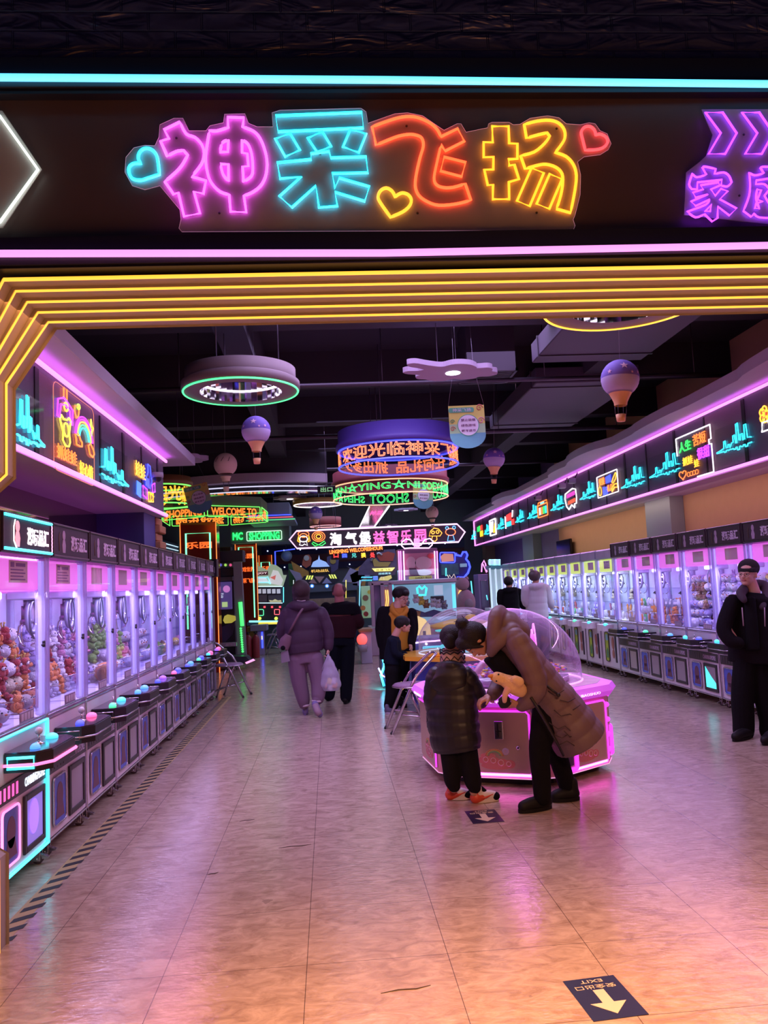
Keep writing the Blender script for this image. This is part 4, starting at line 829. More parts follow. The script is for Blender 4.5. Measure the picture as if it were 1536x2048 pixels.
# ================================================================ plush toys and packets inside the claw machines
EYE = pm('toy_eye_black', (.01, .01, .01), .2)
def fur(n, c): return pm('plush_'+n, c, .95, noise=.12, nscale=30, bump=.6, bscale=120, sheen=.3)
FR = dict(red=fur('red', (.42, .05, .05)), white=fur('white', (.78, .74, .82)), green=fur('green', (.30, .55, .12)), orange=fur('orange', (.80, .28, .08)), pink=fur('pink', (.75, .32, .48)), yellow=fur('yellow', (.80, .62, .10)), brown=fur('brown', (.35, .18, .10)), grey=fur('grey', (.30, .28, .36)), lilac=fur('lilac', (.48, .40, .72)), cream=fur('cream', (.70, .60, .42)))
def toy_mesh(kind, c):
    m = MB(); A = FR[c]
    if kind == 'reindeer':
        m.m(A).ball((0, 0, -.015), (.045, .05, .045), 10, 7).ball((.012, 0, .035), (.036, .038, .034), 10, 7)
        for s in (-1, 1): m.ball((.02, s*.045, -.01), (.018, .014, .028), 7, 5).ball((.03, s*.026, -.05), (.03, .018, .016), 7, 5)
        m.m(FR['white']).ball((.04, 0, .025), (.018, .022, .016), 8, 6)
        m.m(FR['yellow'])
        for s in (-1, 1): m.tube([(0, s*.018, .06), (-.003, s*.03, .085), (.0, s*.045, .095)], .006, 5).tube([(-.003, s*.03, .083), (0, s*.022, .1)], .005, 5)
        m.m(EYE)
        for s in (-1, 1): m.ball((.046, s*.017, .043), .005, 6, 4)
        m.ball((.058, 0, .03), .006, 6, 4)
    elif kind == 'bear':
        m.m(A).ball((0, 0, -.02), (.046, .05, .045), 10, 7).ball((.01, 0, .035), (.038, .042, .036), 10, 7)
        for s in (-1, 1): m.ball((0, s*.032, .064), (.011, .015, .015), 7, 5).ball((.025, s*.045, -.01), (.016, .013, .028), 7, 5).ball((.035, s*.028, -.052), (.028, .018, .016), 7, 5)
        m.m(FR['cream']).ball((.040, 0, .026), (.014, .018, .014), 8, 6); m.m(EYE).ball((.053, 0, .031), .005, 6, 4)
        for s in (-1, 1): m.ball((.044, s*.016, .046), .004, 6, 4)
    elif kind == 'chick':
        m.m(A).ball((0, 0, 0), (.062, .064, .058), 12, 8)
        for s in (-1, 1): m.ball((.0, s*.062, -.005), (.026, .012, .02), 7, 5)
        m.m(FR['orange']).ball((.062, 0, .008), (.016, .012, .007), 6, 4); m.m(EYE)
        for s in (-1, 1): m.ball((.054, s*.024, .024), .006, 6, 4)
    elif kind == 'dino':
        m.m(A).ball((-.005, 0, -.015), (.052, .046, .048), 10, 7).ball((.03, 0, .04), (.038, .034, .028), 10, 7)
        for s in (-1, 1): m.ball((.025, s*.02, .066), (.012, .011, .014), 6, 5).ball((.02, s*.04, -.052), (.026, .017, .016), 7, 5)
        m.tube([(-.04, 0, -.03), (-.07, 0, -.045), (-.085, 0, -.03)], [.022, .012, .004], 6); m.m(EYE)
        for s in (-1, 1): m.ball((.037, s*.021, .07), .005, 6, 4)
    elif kind == 'bunny':
        m.m(A).ball((0, 0, -.02), (.044, .046, .044), 10, 7).ball((.008, 0, .03), (.036, .038, .034), 10, 7)
        for s in (-1, 1): m.tube([(0, s*.014, .055), (-.005, s*.02, .085), (-.002, s*.028, .11)], [.010, .013, .006], 6).ball((.03, s*.026, -.052), (.028, .017, .015), 7, 5)
        m.m(EYE)
        for s in (-1, 1): m.ball((.040, s*.015, .038), .005, 6, 4)
    elif kind == 'capybara':
        m.m(A).ball((0, 0, 0), (.06, .105, .055), 12, 8).ball((.02, .095, .03), (.034, .042, .034), 10, 7)
        m.m(FR['brown']).ball((.02, -.1, .0), (.05, .018, .045), 10, 6)
        for s in (-1, 1): m.ball((.02+.02*s, .085, .062), .009, 6, 4)
        m.m(EYE).ball((.047, .11, .04), .005, 6, 4).ball((.03, .137, .03), .006, 6, 4)
    elif kind == 'packet':
        m.m(pm('packet_'+c, dict(red=(.7, .1, .08), white=(.72, .70, .78), green=(.15, .5, .2), orange=(.8, .3, .06), pink=(.8, .3, .5), yellow=(.85, .65, .1), brown=(.3, .17, .1), grey=(.3, .3, .4), lilac=(.35, .25, .75), cream=(.75, .68, .5))[c], .25, noise=.3, nscale=25))
        n = 6; vs = []
        for i in range(n+1):
            for j in range(5):
                u, v = i/n, j/4; th = .022*math.sin(PI*u)**.5*math.sin(PI*v)**.5 if 0 < i < n and 0 < j < 4 else 0
                vs.append((th, (v-.5)*.10, (u-.5)*.13))
        N_ = len(vs); vs += [(-p[0], p[1], p[2]) for p in vs]; fs = []
        for i in range(n):
            for j in range(4):
                a = i*5+j; fs.append((a, a+1, a+6, a+5)); fs.append((N_+a, N_+a+5, N_+a+6, N_+a+1))
        m.add(vs, fs, True); m.m(FR['white']).box(.018, .0215, -.025, .025, -.02, .02, .0)
    return m.mesh('plush_toy')
TM = {}
def toy(kind, c, loc, rot, s, label, group, cat='plush toy'):
    if (kind, c) not in TM: TM[(kind, c)] = toy_mesh(kind, c)
    o = bpy.data.objects.new('snack_packet' if kind == 'packet' else 'plush_toy', TM[(kind, c)]); col.objects.link(o)
    o.location = loc; o.rotation_euler = rot; o.scale = (s, s, s); tag(o, label, cat, group); return o
cw = dict(red='red', white='white', green='green', orange='orange', pink='pink', yellow='yellow', brown='brown', grey='grey', lilac='lilac', cream='cream')
def fill(mach, recipe, where, seed, tiers=((-.47, 3, 5), (-.34, 2, 4), (-.21, 1, 4)), s=1.0, step=.118, pitch=.148):
    """tiers: (x, layers, per row)"""
    rr = random.Random(seed); sgn = -1 if abs(mach.rotation_euler.z) > 1 else 1
    pool = []
    for (k, c, n) in recipe: pool += [(k, c)]*n
    for (x, ly, n) in tiers:
        for l in range(ly):
            for j in range(n):
                k, c = rr.choice(pool); y = (j-(n-1)/2)*pitch + (l % 2)*.01+rr.uniform(-.006, .006)
                if x > -.25 and y < -.0 and sgn: y = y
                sc_ = s*rr.uniform(.9, 1.02); z = ZS+.072*s+l*step*s
                X = mach.location.x+sgn*(x+rr.uniform(-.008, .008)); Y = mach.location.y+sgn*y
                rz = (0 if sgn > 0 else PI)+rr.uniform(-.7, .7)
                cat = 'snack packet' if k == 'packet' else 'plush toy'; w_ = 'snack packet' if k == 'packet' else k+' plush toy'
                toy(k, c, (X, Y, z), (rr.uniform(-.12, .12), rr.uniform(-.15, .15), rz), sc_, 'small %s %s heaped in %s' % (c, w_, where), '%s %ss in %s' % (c, w_, where), cat)
Lw = ['the cyan edged nearest left claw machine']+['the %s left claw machine' % ordw[k] for k in range(1, 10)]
fill(LEFT[0], [('reindeer', 'red', 5), ('chick', 'white', 1)], Lw[0], 1, ((-.48, 6, 5), (-.375, 4, 5), (-.27, 2, 5), (-.17, 1, 3)), .86, pitch=.125)
fill(LEFT[1], [('reindeer', 'red', 2), ('chick', 'white', 1), ('bear', 'orange', 2), ('chick', 'cream', 1)], Lw[1], 2, ((-.48, 5, 5), (-.37, 3, 4), (-.26, 1, 4)), .92, pitch=.13)
fill(LEFT[2], [('bear', 'orange', 1), ('bunny', 'white', 2), ('bear', 'red', 1), ('bunny', 'lilac', 1)], Lw[2], 3, ((-.47, 4, 5), (-.34, 2, 4)))
fill(LEFT[3], [('bunny', 'pink', 2), ('bear', 'white', 1), ('bear', 'lilac', 1)], Lw[3], 4, ((-.47, 4, 5), (-.34, 1, 3)))
toy('capybara', 'orange', (LEFT[3].location.x-.19, LEFT[3].location.y+.02, ZS+.088), (0, 0, .1), 1.55, 'big orange capybara plush lying in the fourth left claw machine', None)
fill(LEFT[4], [('dino', 'green', 3), ('chick', 'white', 2)], Lw[4], 5, ((-.47, 4, 4), (-.34, 2, 4)))
fill(LEFT[5], [('bunny', 'pink', 2), ('dino', 'green', 1), ('chick', 'white', 1)], Lw[5], 6, ((-.47, 3, 4), (-.34, 1, 4)))
fill(LEFT[6], [('chick', 'white', 2), ('chick', 'lilac', 1)], Lw[6], 7, ((-.47, 3, 4), (-.34, 1, 4)))
fill(LEFT[7], [('dino', 'green', 2), ('chick', 'yellow', 1)], Lw[7], 8, ((-.47, 1, 4), (-.34, 1, 4)))
fill(LEFT[8], [('chick', 'white', 1), ('bear', 'brown', 1)], Lw[8], 9, ((-.47, 1, 4),)); fill(LEFT[9], [('chick', 'yellow', 1), ('bear', 'pink', 1)], Lw[9], 10, ((-.47, 1, 4),))
Rw = ['the %s black headed claw machine on the right' % w_ for w_ in ['first']+ordw[1:7]]
rec = [[('packet', 'white', 2), ('packet', 'orange', 1), ('packet', 'green', 1)], [('packet', 'white', 2), ('packet', 'grey', 1), ('bear', 'orange', 1)], [('bear', 'brown', 1), ('chick', 'white', 2), ('chick', 'lilac', 2)], [('chick', 'white', 3), ('bunny', 'lilac', 2)], [('chick', 'white', 3), ('chick', 'yellow', 1)], [('chick', 'white', 2), ('bear', 'cream', 1)], [('chick', 'white', 2), ('bear', 'pink', 1)]]
for k, o in enumerate(RIGHT[:6]): fill(o, rec[k], Rw[k], 20+k, ((-.48, 6 if k > 1 else 3, 5), (-.36, 3, 5), (-.22, 1, 4)), .95, pitch=.135)
Ww = ['the %s white claw machine on the right' % w_ for w_ in ['first']+ordw[1:]]
for k, o in enumerate(WHITEROW): fill(o, [('packet', 'white', 2), ('packet', ['orange', 'pink', 'lilac', 'green', 'red', 'yellow', 'orange', 'cream', 'pink', 'green'][k], 1), ('packet', 'brown', 1)], Ww[k], 40+k, ((-.42, 2, 4), (-.28, 1, 4)) if k < 7 else ((-.42, 1, 3),))
# big plush heads hanging on the back wall of the white machines
for k, o in enumerate(WHITEROW[:6]):
    toy('bear', 'cream', (o.location.x+.50, o.location.y+.12, 1.27), (0, 0, PI), 1.3, 'cream bear plush hung on the back wall of the %s white claw machine' % (['first']+ordw[1:])[k], None)
# ================================================================ things hanging from the ceiling
ROD = pm('hanger_rod', (.10, .08, .11), .5, .5); WIRE = pm('thin_wire', (.35, .3, .38), .5)
def rods(t, pts, z0, r=.006, name='hanger_rod'):
    for x, y in pts: mb = MB().m(ROD); mb.cyl((x, y, z0), (x, y, CZ-t.location.z-.002), r, 6); mb.obj(name, t)
# ---- ring lamps
def ring_lamp(c, Ro, Rb, Ri, zb, hb, edge, label):
    t = empty('ring_lamp', label, 'ceiling lamp', (c[0], c[1], zb))
    m = MB().m(pm('ring_lamp_cream', (.21, .145, .16), .6)); m.lathe([(Rb, .09), (Rb, hb), (Rb-.02, hb), (Ri, hb)], 56); m.obj('drum_body', t)
    m = MB().m(MATS['ring_lamp_cream']); m.lathe([(Ri, .0), (Ro-.02, 0), (Ro, .02), (Ro, .08), (Rb, .10)], 56); m.obj('rim', t)
    m = MB().m(pm('ring_lamp_mirror', (.75, .72, .8), .05, 1)); m.lathe([(Ri, 0), (Ri, hb-.01), (0, hb-.01)], 40, smooth=False); m.obj('mirror_lining', t)
    m = MB().m(edge); m.tube([(p[0], p[1], 0) for p in circ(0, 0, Ro-.018, n=56)], .009, 6, closed=True); m.obj('edge_tube', t)
    m = MB().m(N_WH); m.tube([(p[0], p[1], hb*.5) for p in circ(0, 0, Ri-.012, n=40)], .008, 6, closed=True); m.obj('inner_tube', t)
    rods(t, [(Rb*.7, 0), (-Rb*.35, Rb*.6), (-Rb*.35, -Rb*.6)], hb)
    return t
nr = at(482, 753, Z=3.4).y; fr = at(482, 812, Z=3.4).y; cy = (nr+fr)/2; Rr_ = .535
ring_lamp((at(482, 780, Y=cy).x, cy), Rr_, Rr_-.035, .37, 3.4, at(482, 707, Y=cy-Rr_).z-3.4, em('ring_green', (.05, 1, .30), 1.6), 'round drum ring lamp with a green neon rim and mirrored inside')
ring_lamp((2.06, 5.14), .555, .52, .37, 3.4, .4, em('ring_amber', (1, .45, .03), 2.2), 'round ring lamp with an amber neon rim half hidden by the lintel')
# ---- cloud lamps
PET = pm('cloud_lamp_white', (.42, .32, .46), .6)
CLOUD = [(-.60, -.52), (-.50, -.56), (-.36, -.46), (-.20, -.36), (-.10, -.34), (.0, -.44), (.12, -.46), (.26, -.40), (.36, -.26), (.38, -.20), (.52, -.22), (.60, -.14), (.62, .0), (.70, .06), (.72, .2), (.62, .3), (.5, .3), (.42, .42), (.26, .46), (.14, .40), (.0, .5), (-.16, .48), (-.26, .38), (-.38, .34), (-.42, .2), (-.36, .1), (-.54, .04), (-.62, -.06), (-.56, -.14), (-.42, -.14), (-.34, -.2), (-.46, -.3), (-.54, -.36), (-.58, -.42)]
LILY = []
for i in range(48):
    a = 2*PI*i/48; rr_ = .42+.12*abs(math.cos(3*a))**1.5; LILY.append((rr_*math.cos(a), rr_*math.sin(a)))
def cloud_lamp(px, py, z, w_, shape, label, lp=(0, 0), tilt=0):
    c = at(px, py, Z=z); t = empty('cloud_lamp', label, 'ceiling lamp', c)
    sc_ = w_/1.25; m = MB().m(PET); m.prism([(p[0]*sc_, p[1]*sc_*.9) for p in smoothpoly(shape, sub=3, sharp=80)], 0, .05); m.obj('petal_panel', t)
    m = MB().m(em('lamp_disc_white', (.95, .95, 1), 5)); m.cyl((lp[0]*sc_, lp[1]*sc_, -.006), (lp[0]*sc_, lp[1]*sc_, .004), .075*sc_+.02, 20); m.obj('light_disc', t)
    rods(t, [(0.1, .05), (-.15*sc_, -.1)], .05, .004)
    return t
cloud_lamp(895, 745, 3.7, .92, CLOUD, 'lilac cloud shaped lamp with a curled tail above the hanging banner', (.08, .03))
cloud_lamp(372, 921, 3.3, .66, LILY, 'white petal shaped lamp beside the far end of the left band', (.0, .0))
cloud_lamp(580, 998, 3.6, .85, LILY, 'grey petal lamp in the middle, left of the green lettered drum'); cloud_lamp(812, 1021, 3.6, .75, LILY, 'small petal lamp below the green lettered drum'); cloud_lamp(378, 1071, 3.3, .55, LILY, 'small distant petal lamp left of the red glass pillars'); cloud_lamp(778, 1052, 3.45, .6, LILY, 'tiny distant petal lamp just above the long far sign')
for (px, py, z) in ((895, 745, 3.66), (372, 921, 3.26), (812, 1021, 3.56)):
    c = at(px, py, Z=z); l = bpy.data.lights.new('downlight', 'SPOT'); l.energy = 14; l.spot_size = 1.9; l.color = (.85, .85, 1); l.shadow_soft_size = .06
    o = bpy.data.objects.new('downlight', l); o.location = c; col.objects.link(o)
# ---- hot-air balloon lanterns
def balloon(px, py, dia_px, style, label, tilt=0):
    D = .30; d = D*FPX/dia_px; c = at(px, py, Y=d*.99); t = empty('balloon_lantern', label, 'paper lantern', c); t.rotation_euler = (0, tilt, 0); r = D/2
    prof = [(.0, r*1.0)]
    for i in range(1, 25):
        th = PI*i/24*.80; rr_ = r*math.sin(th); z = r*math.cos(th); rr_ *= 1-.012*(i % 2); prof.append((rr_, z))
    k = prof[-1]; prof += [(k[0]*.78, k[1]-.035), (k[0]*.60, k[1]-.07), (k[0]*.55, k[1]-.10)]
    ztop = r*.12 if style == 'purple' else -9
    A = pm('lantern_violet', (.17, .10, .46), .7, noise=.08); B_ = pm('lantern_lilac', (.46, .36, .62), .7); Cc = pm('lantern_peach', (.80, .42, .20), .7); Cr = pm('lantern_cream', (.68, .46, .36), .7)
    zneck = k[1]+.01
    if style == 'purple': segs = ((A, .01, 9), (B_, zneck, .01), (Cc, -9, zneck))
    else: segs = ((Cr, zneck-.03, 9), (pm('lantern_cream_neck', (.70, .50, .30), .7), -9, zneck-.03))
    names = ['upper_canopy', 'middle_band', 'neck'] if style == 'purple' else ['canopy', 'neck']
    for (mt, lo, hi), nm in zip(segs, names):
        pts = [p for p in prof if lo-.012 <= p[1] <= hi]
        m = MB().m(mt); m.lathe(pts, 24); m.obj(nm, t)
    zb = prof[-1][1]
    for s in (-1, 1):
        for q in (-1, 1): m = MB().m(ROD); m.cyl((s*.035, q*.035, zb), (s*.032, q*.032, zb-.07), .0025, 4); m.obj('basket_wire', t)
    m = MB().m(Cc if style == 'purple' else MATS['lantern_cream_neck']); m.lathe([(0, zb-.125), (.032, zb-.125), (.04, zb-.07), (.036, zb-.07), (.03, zb-.115)], 16); m.obj('basket', t)
    if style == 'purple':
        for (a, e, s_) in ((-.1, .5, .034), (.75, .18, .018), (-.9, .2, .02), (.3, .12, .014)):
            st = []
            for i in range(10):
                rr_ = s_ if i % 2 == 0 else s_*.42; an = PI/2+2*PI*i/10; u_, v_ = rr_*math.cos(an), rr_*math.sin(an)
                el = e+v_/r; az = -PI/2+a+u_/r/math.cos(el); st.append(Vector((math.cos(el)*math.cos(az), math.cos(el)*math.sin(az), math.sin(el)))*(r+.003))
            m = MB().m(pm('star_pink', (.75, .45, .62), .6)); cst = sum(st, Vector())/10; m.add([cst.normalized()*(r+.004)]+st, [(0, i+1, (i+1) % 10+1) for i in range(10)]); m.obj('star', t)
    else:
        for a in (-.75, -.15, .45):
            m = MB().m(pm('eye_print_brown', (.10, .04, .05), .6))
            m.tube([Vector((math.cos(.35+b_*.2)*math.cos(-PI/2+a+.12*math.sin(b_)), math.cos(.35+b_*.2)*math.sin(-PI/2+a+.12*math.sin(b_)), math.sin(.35+b_*.2)))*(r+.002) for b_ in (-1, -.5, 0, .5, 1)], .004, 5); m.obj('printed_mark', t)
    m = MB().m(WIRE); m.cyl((0, 0, r), (0, 0, CZ-c.z-.002), .0015, 4); m.obj('wire', t)
balloon(1240, 757, 78, 'purple', 'big purple star patterned balloon lantern at the upper right', .05)
balloon(512, 861, 58, 'purple', 'purple star patterned balloon lantern below the green rimmed ring lamp')
balloon(451, 929, 46, 'cream', 'cream balloon lantern with dark printed marks left of the middle')
balloon(988, 917, 44, 'purple', 'purple balloon lantern right of the drum shaped sign', .06)
balloon(631, 1027, 28, 'purple', 'tiny purple balloon lantern under the amber ceiling ring'); balloon(864, 1025, 26, 'cream', 'tiny cream balloon lantern left of the right sign band')
# ---- banners
def banner(px, py, wpx, label, rz=0, ry=0, back=False):
    W_ = .385; d = W_*FPX/wpx; c = at(px, py, Y=d); t = empty('hanging_banner', label, 'banner', c, rz); t.rotation_euler = (0, ry, rz)
    w2, h = W_/2, .40; out = [(-w2, 0), (w2, 0)]+[(w2*math.cos(a), -.32-w2*.75*math.sin(a)) for a in [PI*i/16 for i in range(17)]]
    def part_(nm, mt, pts, y0, y1): m = MB().m(mt); m.prism(pts, y0, y1, 'xz'); return m.obj(nm, t)
    part_('yellow_field', pm('banner_yellow', (.62, .55, .13), .6, noise=.15, nscale=6), [(-w2, 0), (w2, 0), (w2, -.2), (-w2, -.2)], -.002, .002)
    part_('green_field', pm('banner_green', (.34, .52, .30), .6, noise=.1), [(-w2, -.2), (w2, -.2), (w2, -.30), (-w2, -.30)], -.002, .002)
    part_('blue_field', pm('banner_blue', (.12, .33, .42), .6, noise=.1), [(-w2, -.30), (w2, -.30)]+out[2:], -.002, .002)
    part_('title_strip', pm('banner_teal', (.10, .38, .26), .6), rrect(-w2, w2*.42, -.075, -.022, .02), -.0045, -.002)
    m = MB().m(pm('banner_white', (.70, .62, .75), .6)); M = frame((0, 0, 0), (1, 0, 0), (0, -1, 0)); m.text('神采飞扬', .1, None, 0, True, .001, .20, .038); m.v = [M @ (v+Vector((-.05, -.048, .0055))) for v in m.v]; m.obj('title_lettering', t)
    part_('disc_rim', MATS['banner_teal'], circ(.01, -.215, .118, n=32), -.0045, -.002); part_('white_disc', MATS['banner_white'], circ(.01, -.215, .110, n=32), -.006, -.0045)
    for k, s_ in enumerate(('禁止吸烟', '绿色游戏', '概不退币')):
        m = MB().m(pm('banner_print_purple', (.15, .03, .14), .6)); m.text(s_, .1, None, 0, True, .001, .155, .028, bold=.001); m.v = [M @ (v+Vector((.01, -.158-.058*k, .0072))) for v in m.v]; m.obj('lettering', t)
    for (x, z, r_, c_) in ((.14, -.03, .04, (.55, .12, .12)), (.15, -.17, .04, (.55, .15, .35)), (-.16, -.17, .025, (.1, .3, .15)), (-.16, -.25, .03, (.5, .1, .08))):
        m = MB().m(pm('swirl_%d' % int(c_[0]*100+c_[2]*1000), c_, .6)); m.tube([(x+r_*(1-i*.05)*math.cos(i*.5), -.004, z+r_*(1-i*.05)*math.sin(i*.5)) for i in range(17)], .004, 5); m.obj('swirl', t)
    for s in (-1, 1): m = MB().m(WIRE); m.tube([(s*w2, 0, -.002), (s*w2*.55, 0, .42), (s*w2*.50, 0, CZ-c.z-.01)], .0012, 4); m.obj('string', t)
    return t
b1 = banner(932, 811, 74, 'yellow and blue no smoking banner hanging before the purple drum sign', 0, -.01)
banner(390, 970, 48, 'tilted yellow and blue notice banner hanging in front of the hexagonal sign', 0, -.22); banner(846, 966, 44, 'dim reddish notice banner hanging in front of the green lettered drum', .3, .05)
# ---- drum shaped neon signs
def cyl_loop(R_, z, n=72): return [(R_*math.cos(2*PI*i/n), R_*math.sin(2*PI*i/n), z) for i in range(n)]
def drum_text(t, name, txt, R_, z, h_, a_c, arc, mat, rad, solid=False):
    """text reading left to right when seen from outside, centred on azimuth a_c"""
    mb = MB().m(mat); vs, fs, (x0, x1, y0, y1) = text_mesh(txt, .2, rad, solid, .004); sy = h_/(y1-y0); sx = arc/(x1-x0)
    q = []
    for p in vs:
        a = a_c+(p[0]-(x0+x1)/2)*sx; rr_ = R_+p[2]; q.append((rr_*math.cos(a), rr_*math.sin(a), z+(p[1]-(y0+y1)/2)*sy))
    mb.add(q, fs); return mb.obj(name, t)
def drum(c, R_, z0, z1, z2, bodycol, edge, label, texts, tmat):
    t = empty('drum_sign', label, 'neon sign', (c[0], c[1], z0))
    m = MB().m(bodycol); m.lathe([(R_-.12, z1-z0), (R_+.03, z1-z0), (R_+.03, z1-z0+.07), (R_, z1-z0+.09), (R_, z2-z0), (R_-.12, z2-z0)], 64); m.obj('drum_body', t)
    m = MB().m(glass('drum_acrylic_'+bodycol.name, (.85, .85, .92), .05, .08)); m.lathe([(R_-.012, 0), (R_-.012, z1-z0)], 64); m.obj('acrylic_band', t)
    for z in (0, z1-z0-.012): m = MB().m(edge); m.tube(cyl_loop(R_, z), .011, 6, closed=True); m.obj('edge_tube', t)
    for (tx, a, arc) in texts: drum_text(t, 'lettering', tx, R_, (z1-z0)/2, (z1-z0)*.78, a, arc, tmat, .004)
    rods(t, [(R_*.6, 0), (-R_*.3, R_*.5), (-R_*.3, -R_*.5)], z2-z0)
    return t
pc = at(803, 930, Z=3.1); R1 = .765; yn = at(803, 914, Z=3.1).y; c1 = (.945, yn+R1)
zt = at(803, 878, Y=yn).z; zz = at(803, 838, Y=yn).z
drum(c1, R1, 3.1, zt, zz, pm('drum_violet_paint', (.09, .05, .34), .5), N_BL, 'purple drum sign with orange Chinese neon lettering and blue rims',
     [('欢迎光临神采飞扬', -PI/2+.02, 2.45), ('可以', -PI/2-1.62, .5), ('任何礼品', PI/2-.55, 1.0), ('抓出多少', PI/2+.60, 1.0), ('送您', .15, .5)], N_OR)
yn = at(785, 984, Z=3.1).y; R2 = 1.0; zt = at(785, 956, Y=yn).z; zz = at(785, 928, Y=yn).z
drum((1.13, yn+R2), R2, 3.1, zt, zz, pm('drum_red_paint', (.36, .07, .09), .5), em('edge_peach', (1, .55, .3), 1.2), 'red drum sign with green outlined lettering behind the purple one',
     [('JAN☆YING☆NI', -PI/2-.45, 1.75), ('SOEY☆GAM', -PI/2+.95, .95), ('WELCO', .25, .75), ('SHOOT', PI/2-.05, .75), ('SHEN☆CAI', PI/2+.95, 1.05)], em('neon_green_bright', (.02, 1, .15), 2.0))
q = at(322, 1007, Z=3.05)
drum((q.x, q.y+.3), .42, 3.05, 3.36, 3.5, pm('drum_amber_paint', (.3, .16, .05), .5), MATS['neon_leaf'] if 'neon_leaf' in MATS else em('neon_leaf', (.15, 1, .12), 1.6), 'small drum sign with amber characters and green rims at the far left', [('欢迎光临', -PI/2+.3, 2.2), ('采飞扬', PI/2, 2)], N_AM)
# white lined ceiling panel running from the red drum to the long far sign
t = empty('ceiling_light_panel', 'black ceiling strip panel edged by two white neon lines behind the drums', 'neon sign', (1.0, 17, 3.1))
m = MB().m(pm('gloss_black_panel', (.02, .012, .02), .15)); m.box(-.19, .19, -2.0, 3.2, .0, .03); m.obj('panel', t)
for s in (-1, 1): m = MB().m(N_WH); m.box(s*.19-.008, s*.19+.008, -2.0, 3.2, -.02, .0); m.obj('edge_tube', t)
m = MB().m(em('neon_rose', (1, .10, .45), 1.2)); M = frame((0, 0, 0), (1, 0, 0), (0, 0, -1)); m.text('神采', .2, None, .004, wfit=.26, hfit=1.0); m.v = [M @ (v+Vector((.02, .6, .008))) for v in m.v]; m.obj('lettering', t)
for x in (-.1, .1): m = MB().m(ROD); m.cyl((x, 0, .03), (x, 0, CZ-3.1), .006, 6); m.obj('hanger_rod', t)
# ---- long far sign
SYF = 20.3
t = empty('neon_sign', 'long octagonal pink edged neon sign with seven characters over the far area', 'neon sign', (0, SYF, 0)); t.location = (0, SYF, 0)
poly = [(593, 1062), (914, 1048), (930, 1064), (917, 1084), (594, 1097), (579, 1079)]; P2 = [at(*p, Y=SYF) for p in poly]
def w2(px, py, y=SYF): q = at(px, py, Y=y); return (q.x, q.z)
m = MB().m(pm('far_sign_board', (.06, .04, .06), .3)); m.prism([(p.x, p.z) for p in P2], .02, .07, 'xz'); m.obj('board', t)
m = MB().m(em('far_sign_edge', (1, .55, .95), 1.6)); m.tube([(p.x, 0, p.z) for p in P2], .022, 6, closed=True); m.obj('edge_tube', t)
for ch_, px, col_ in (('淘', 671, N_WH), ('气', 702, N_WH), ('堡', 730, N_WH), ('益', 758, em('neon_rose', (1, .10, .45), 1.2)), ('智', 785, MATS['neon_rose']), ('乐', 812, MATS['neon_rose']), ('园', 841, MATS['neon_rose'])):
    yc = 1078-(px-671)*.040; a = w2(px, yc); m = MB().m(col_); m.text(ch_, .3, None, .010, wfit=.30, hfit=.33); M = frame((a[0], 0, a[1]), (1, 0, 0), (0, -1, 0)); m.v = [M @ v for v in m.v]; m.obj('character', t)
def ic(nm, loops, mt, r=.011):
    for L in loops:
        m = MB().m(mt); m.tube([(x, -.002, z) for x, z in [w2(*p) for p in L]], r, 5, closed=True); m.obj(nm, t)
ic('hair_curl', [circ(607, 1068, 11, 6, 14), circ(607, 1071, 7, 4, 10)], N_OR); ic('figure', [circ(607, 1078, 8, 6, 12), [(601, 1083), (613, 1083), (615, 1091), (609, 1088), (605, 1091), (599, 1090)]], N_WH); ic('hair_bunch', [[(597, 1072), (595, 1082), (599, 1085)], [(618, 1071), (620, 1082), (616, 1084)]], N_AM)
ic('flower_ring', [circ(637, 1073, 13, 10, 18), circ(637, 1073, 9, 7, 14)], N_OR); ic('flower_heart', [circ(637, 1073, 5, 4, 10)], N_AM); ic('leaf', [[(637, 1090), (626, 1084), (624, 1087), (630, 1092)], [(637, 1090), (649, 1082), (651, 1086), (644, 1091)]], N_GR)
ic('mushroom_cap', [[(858, 1072), (861, 1062), (868, 1056), (877, 1058), (884, 1066), (880, 1072)], circ(866, 1065, 3, 3, 8), circ(875, 1064, 3, 3, 8)], N_AM); ic('mushroom_stem', [[(865, 1072), (863, 1080), (870, 1083), (874, 1079), (873, 1072)]], N_AM)
ic('bear_face', [circ(901, 1064, 10, 7, 14)], N_OR); ic('bear_outline', [circ(894, 1056, 3, 3, 8), circ(908, 1055, 3, 3, 8), [(897, 1071), (906, 1070), (909, 1081), (902, 1082), (895, 1082)]], em('neon_sky', (.1, .5, 1), 1.5))
for px in (640, 760, 870): q = at(px, 1060, Y=SYF); m = MB().m(ROD); m.cyl((q.x, .05, q.z-.05), (q.x, .05, CZ), .008, 6); m.obj('hanger_rod', t)
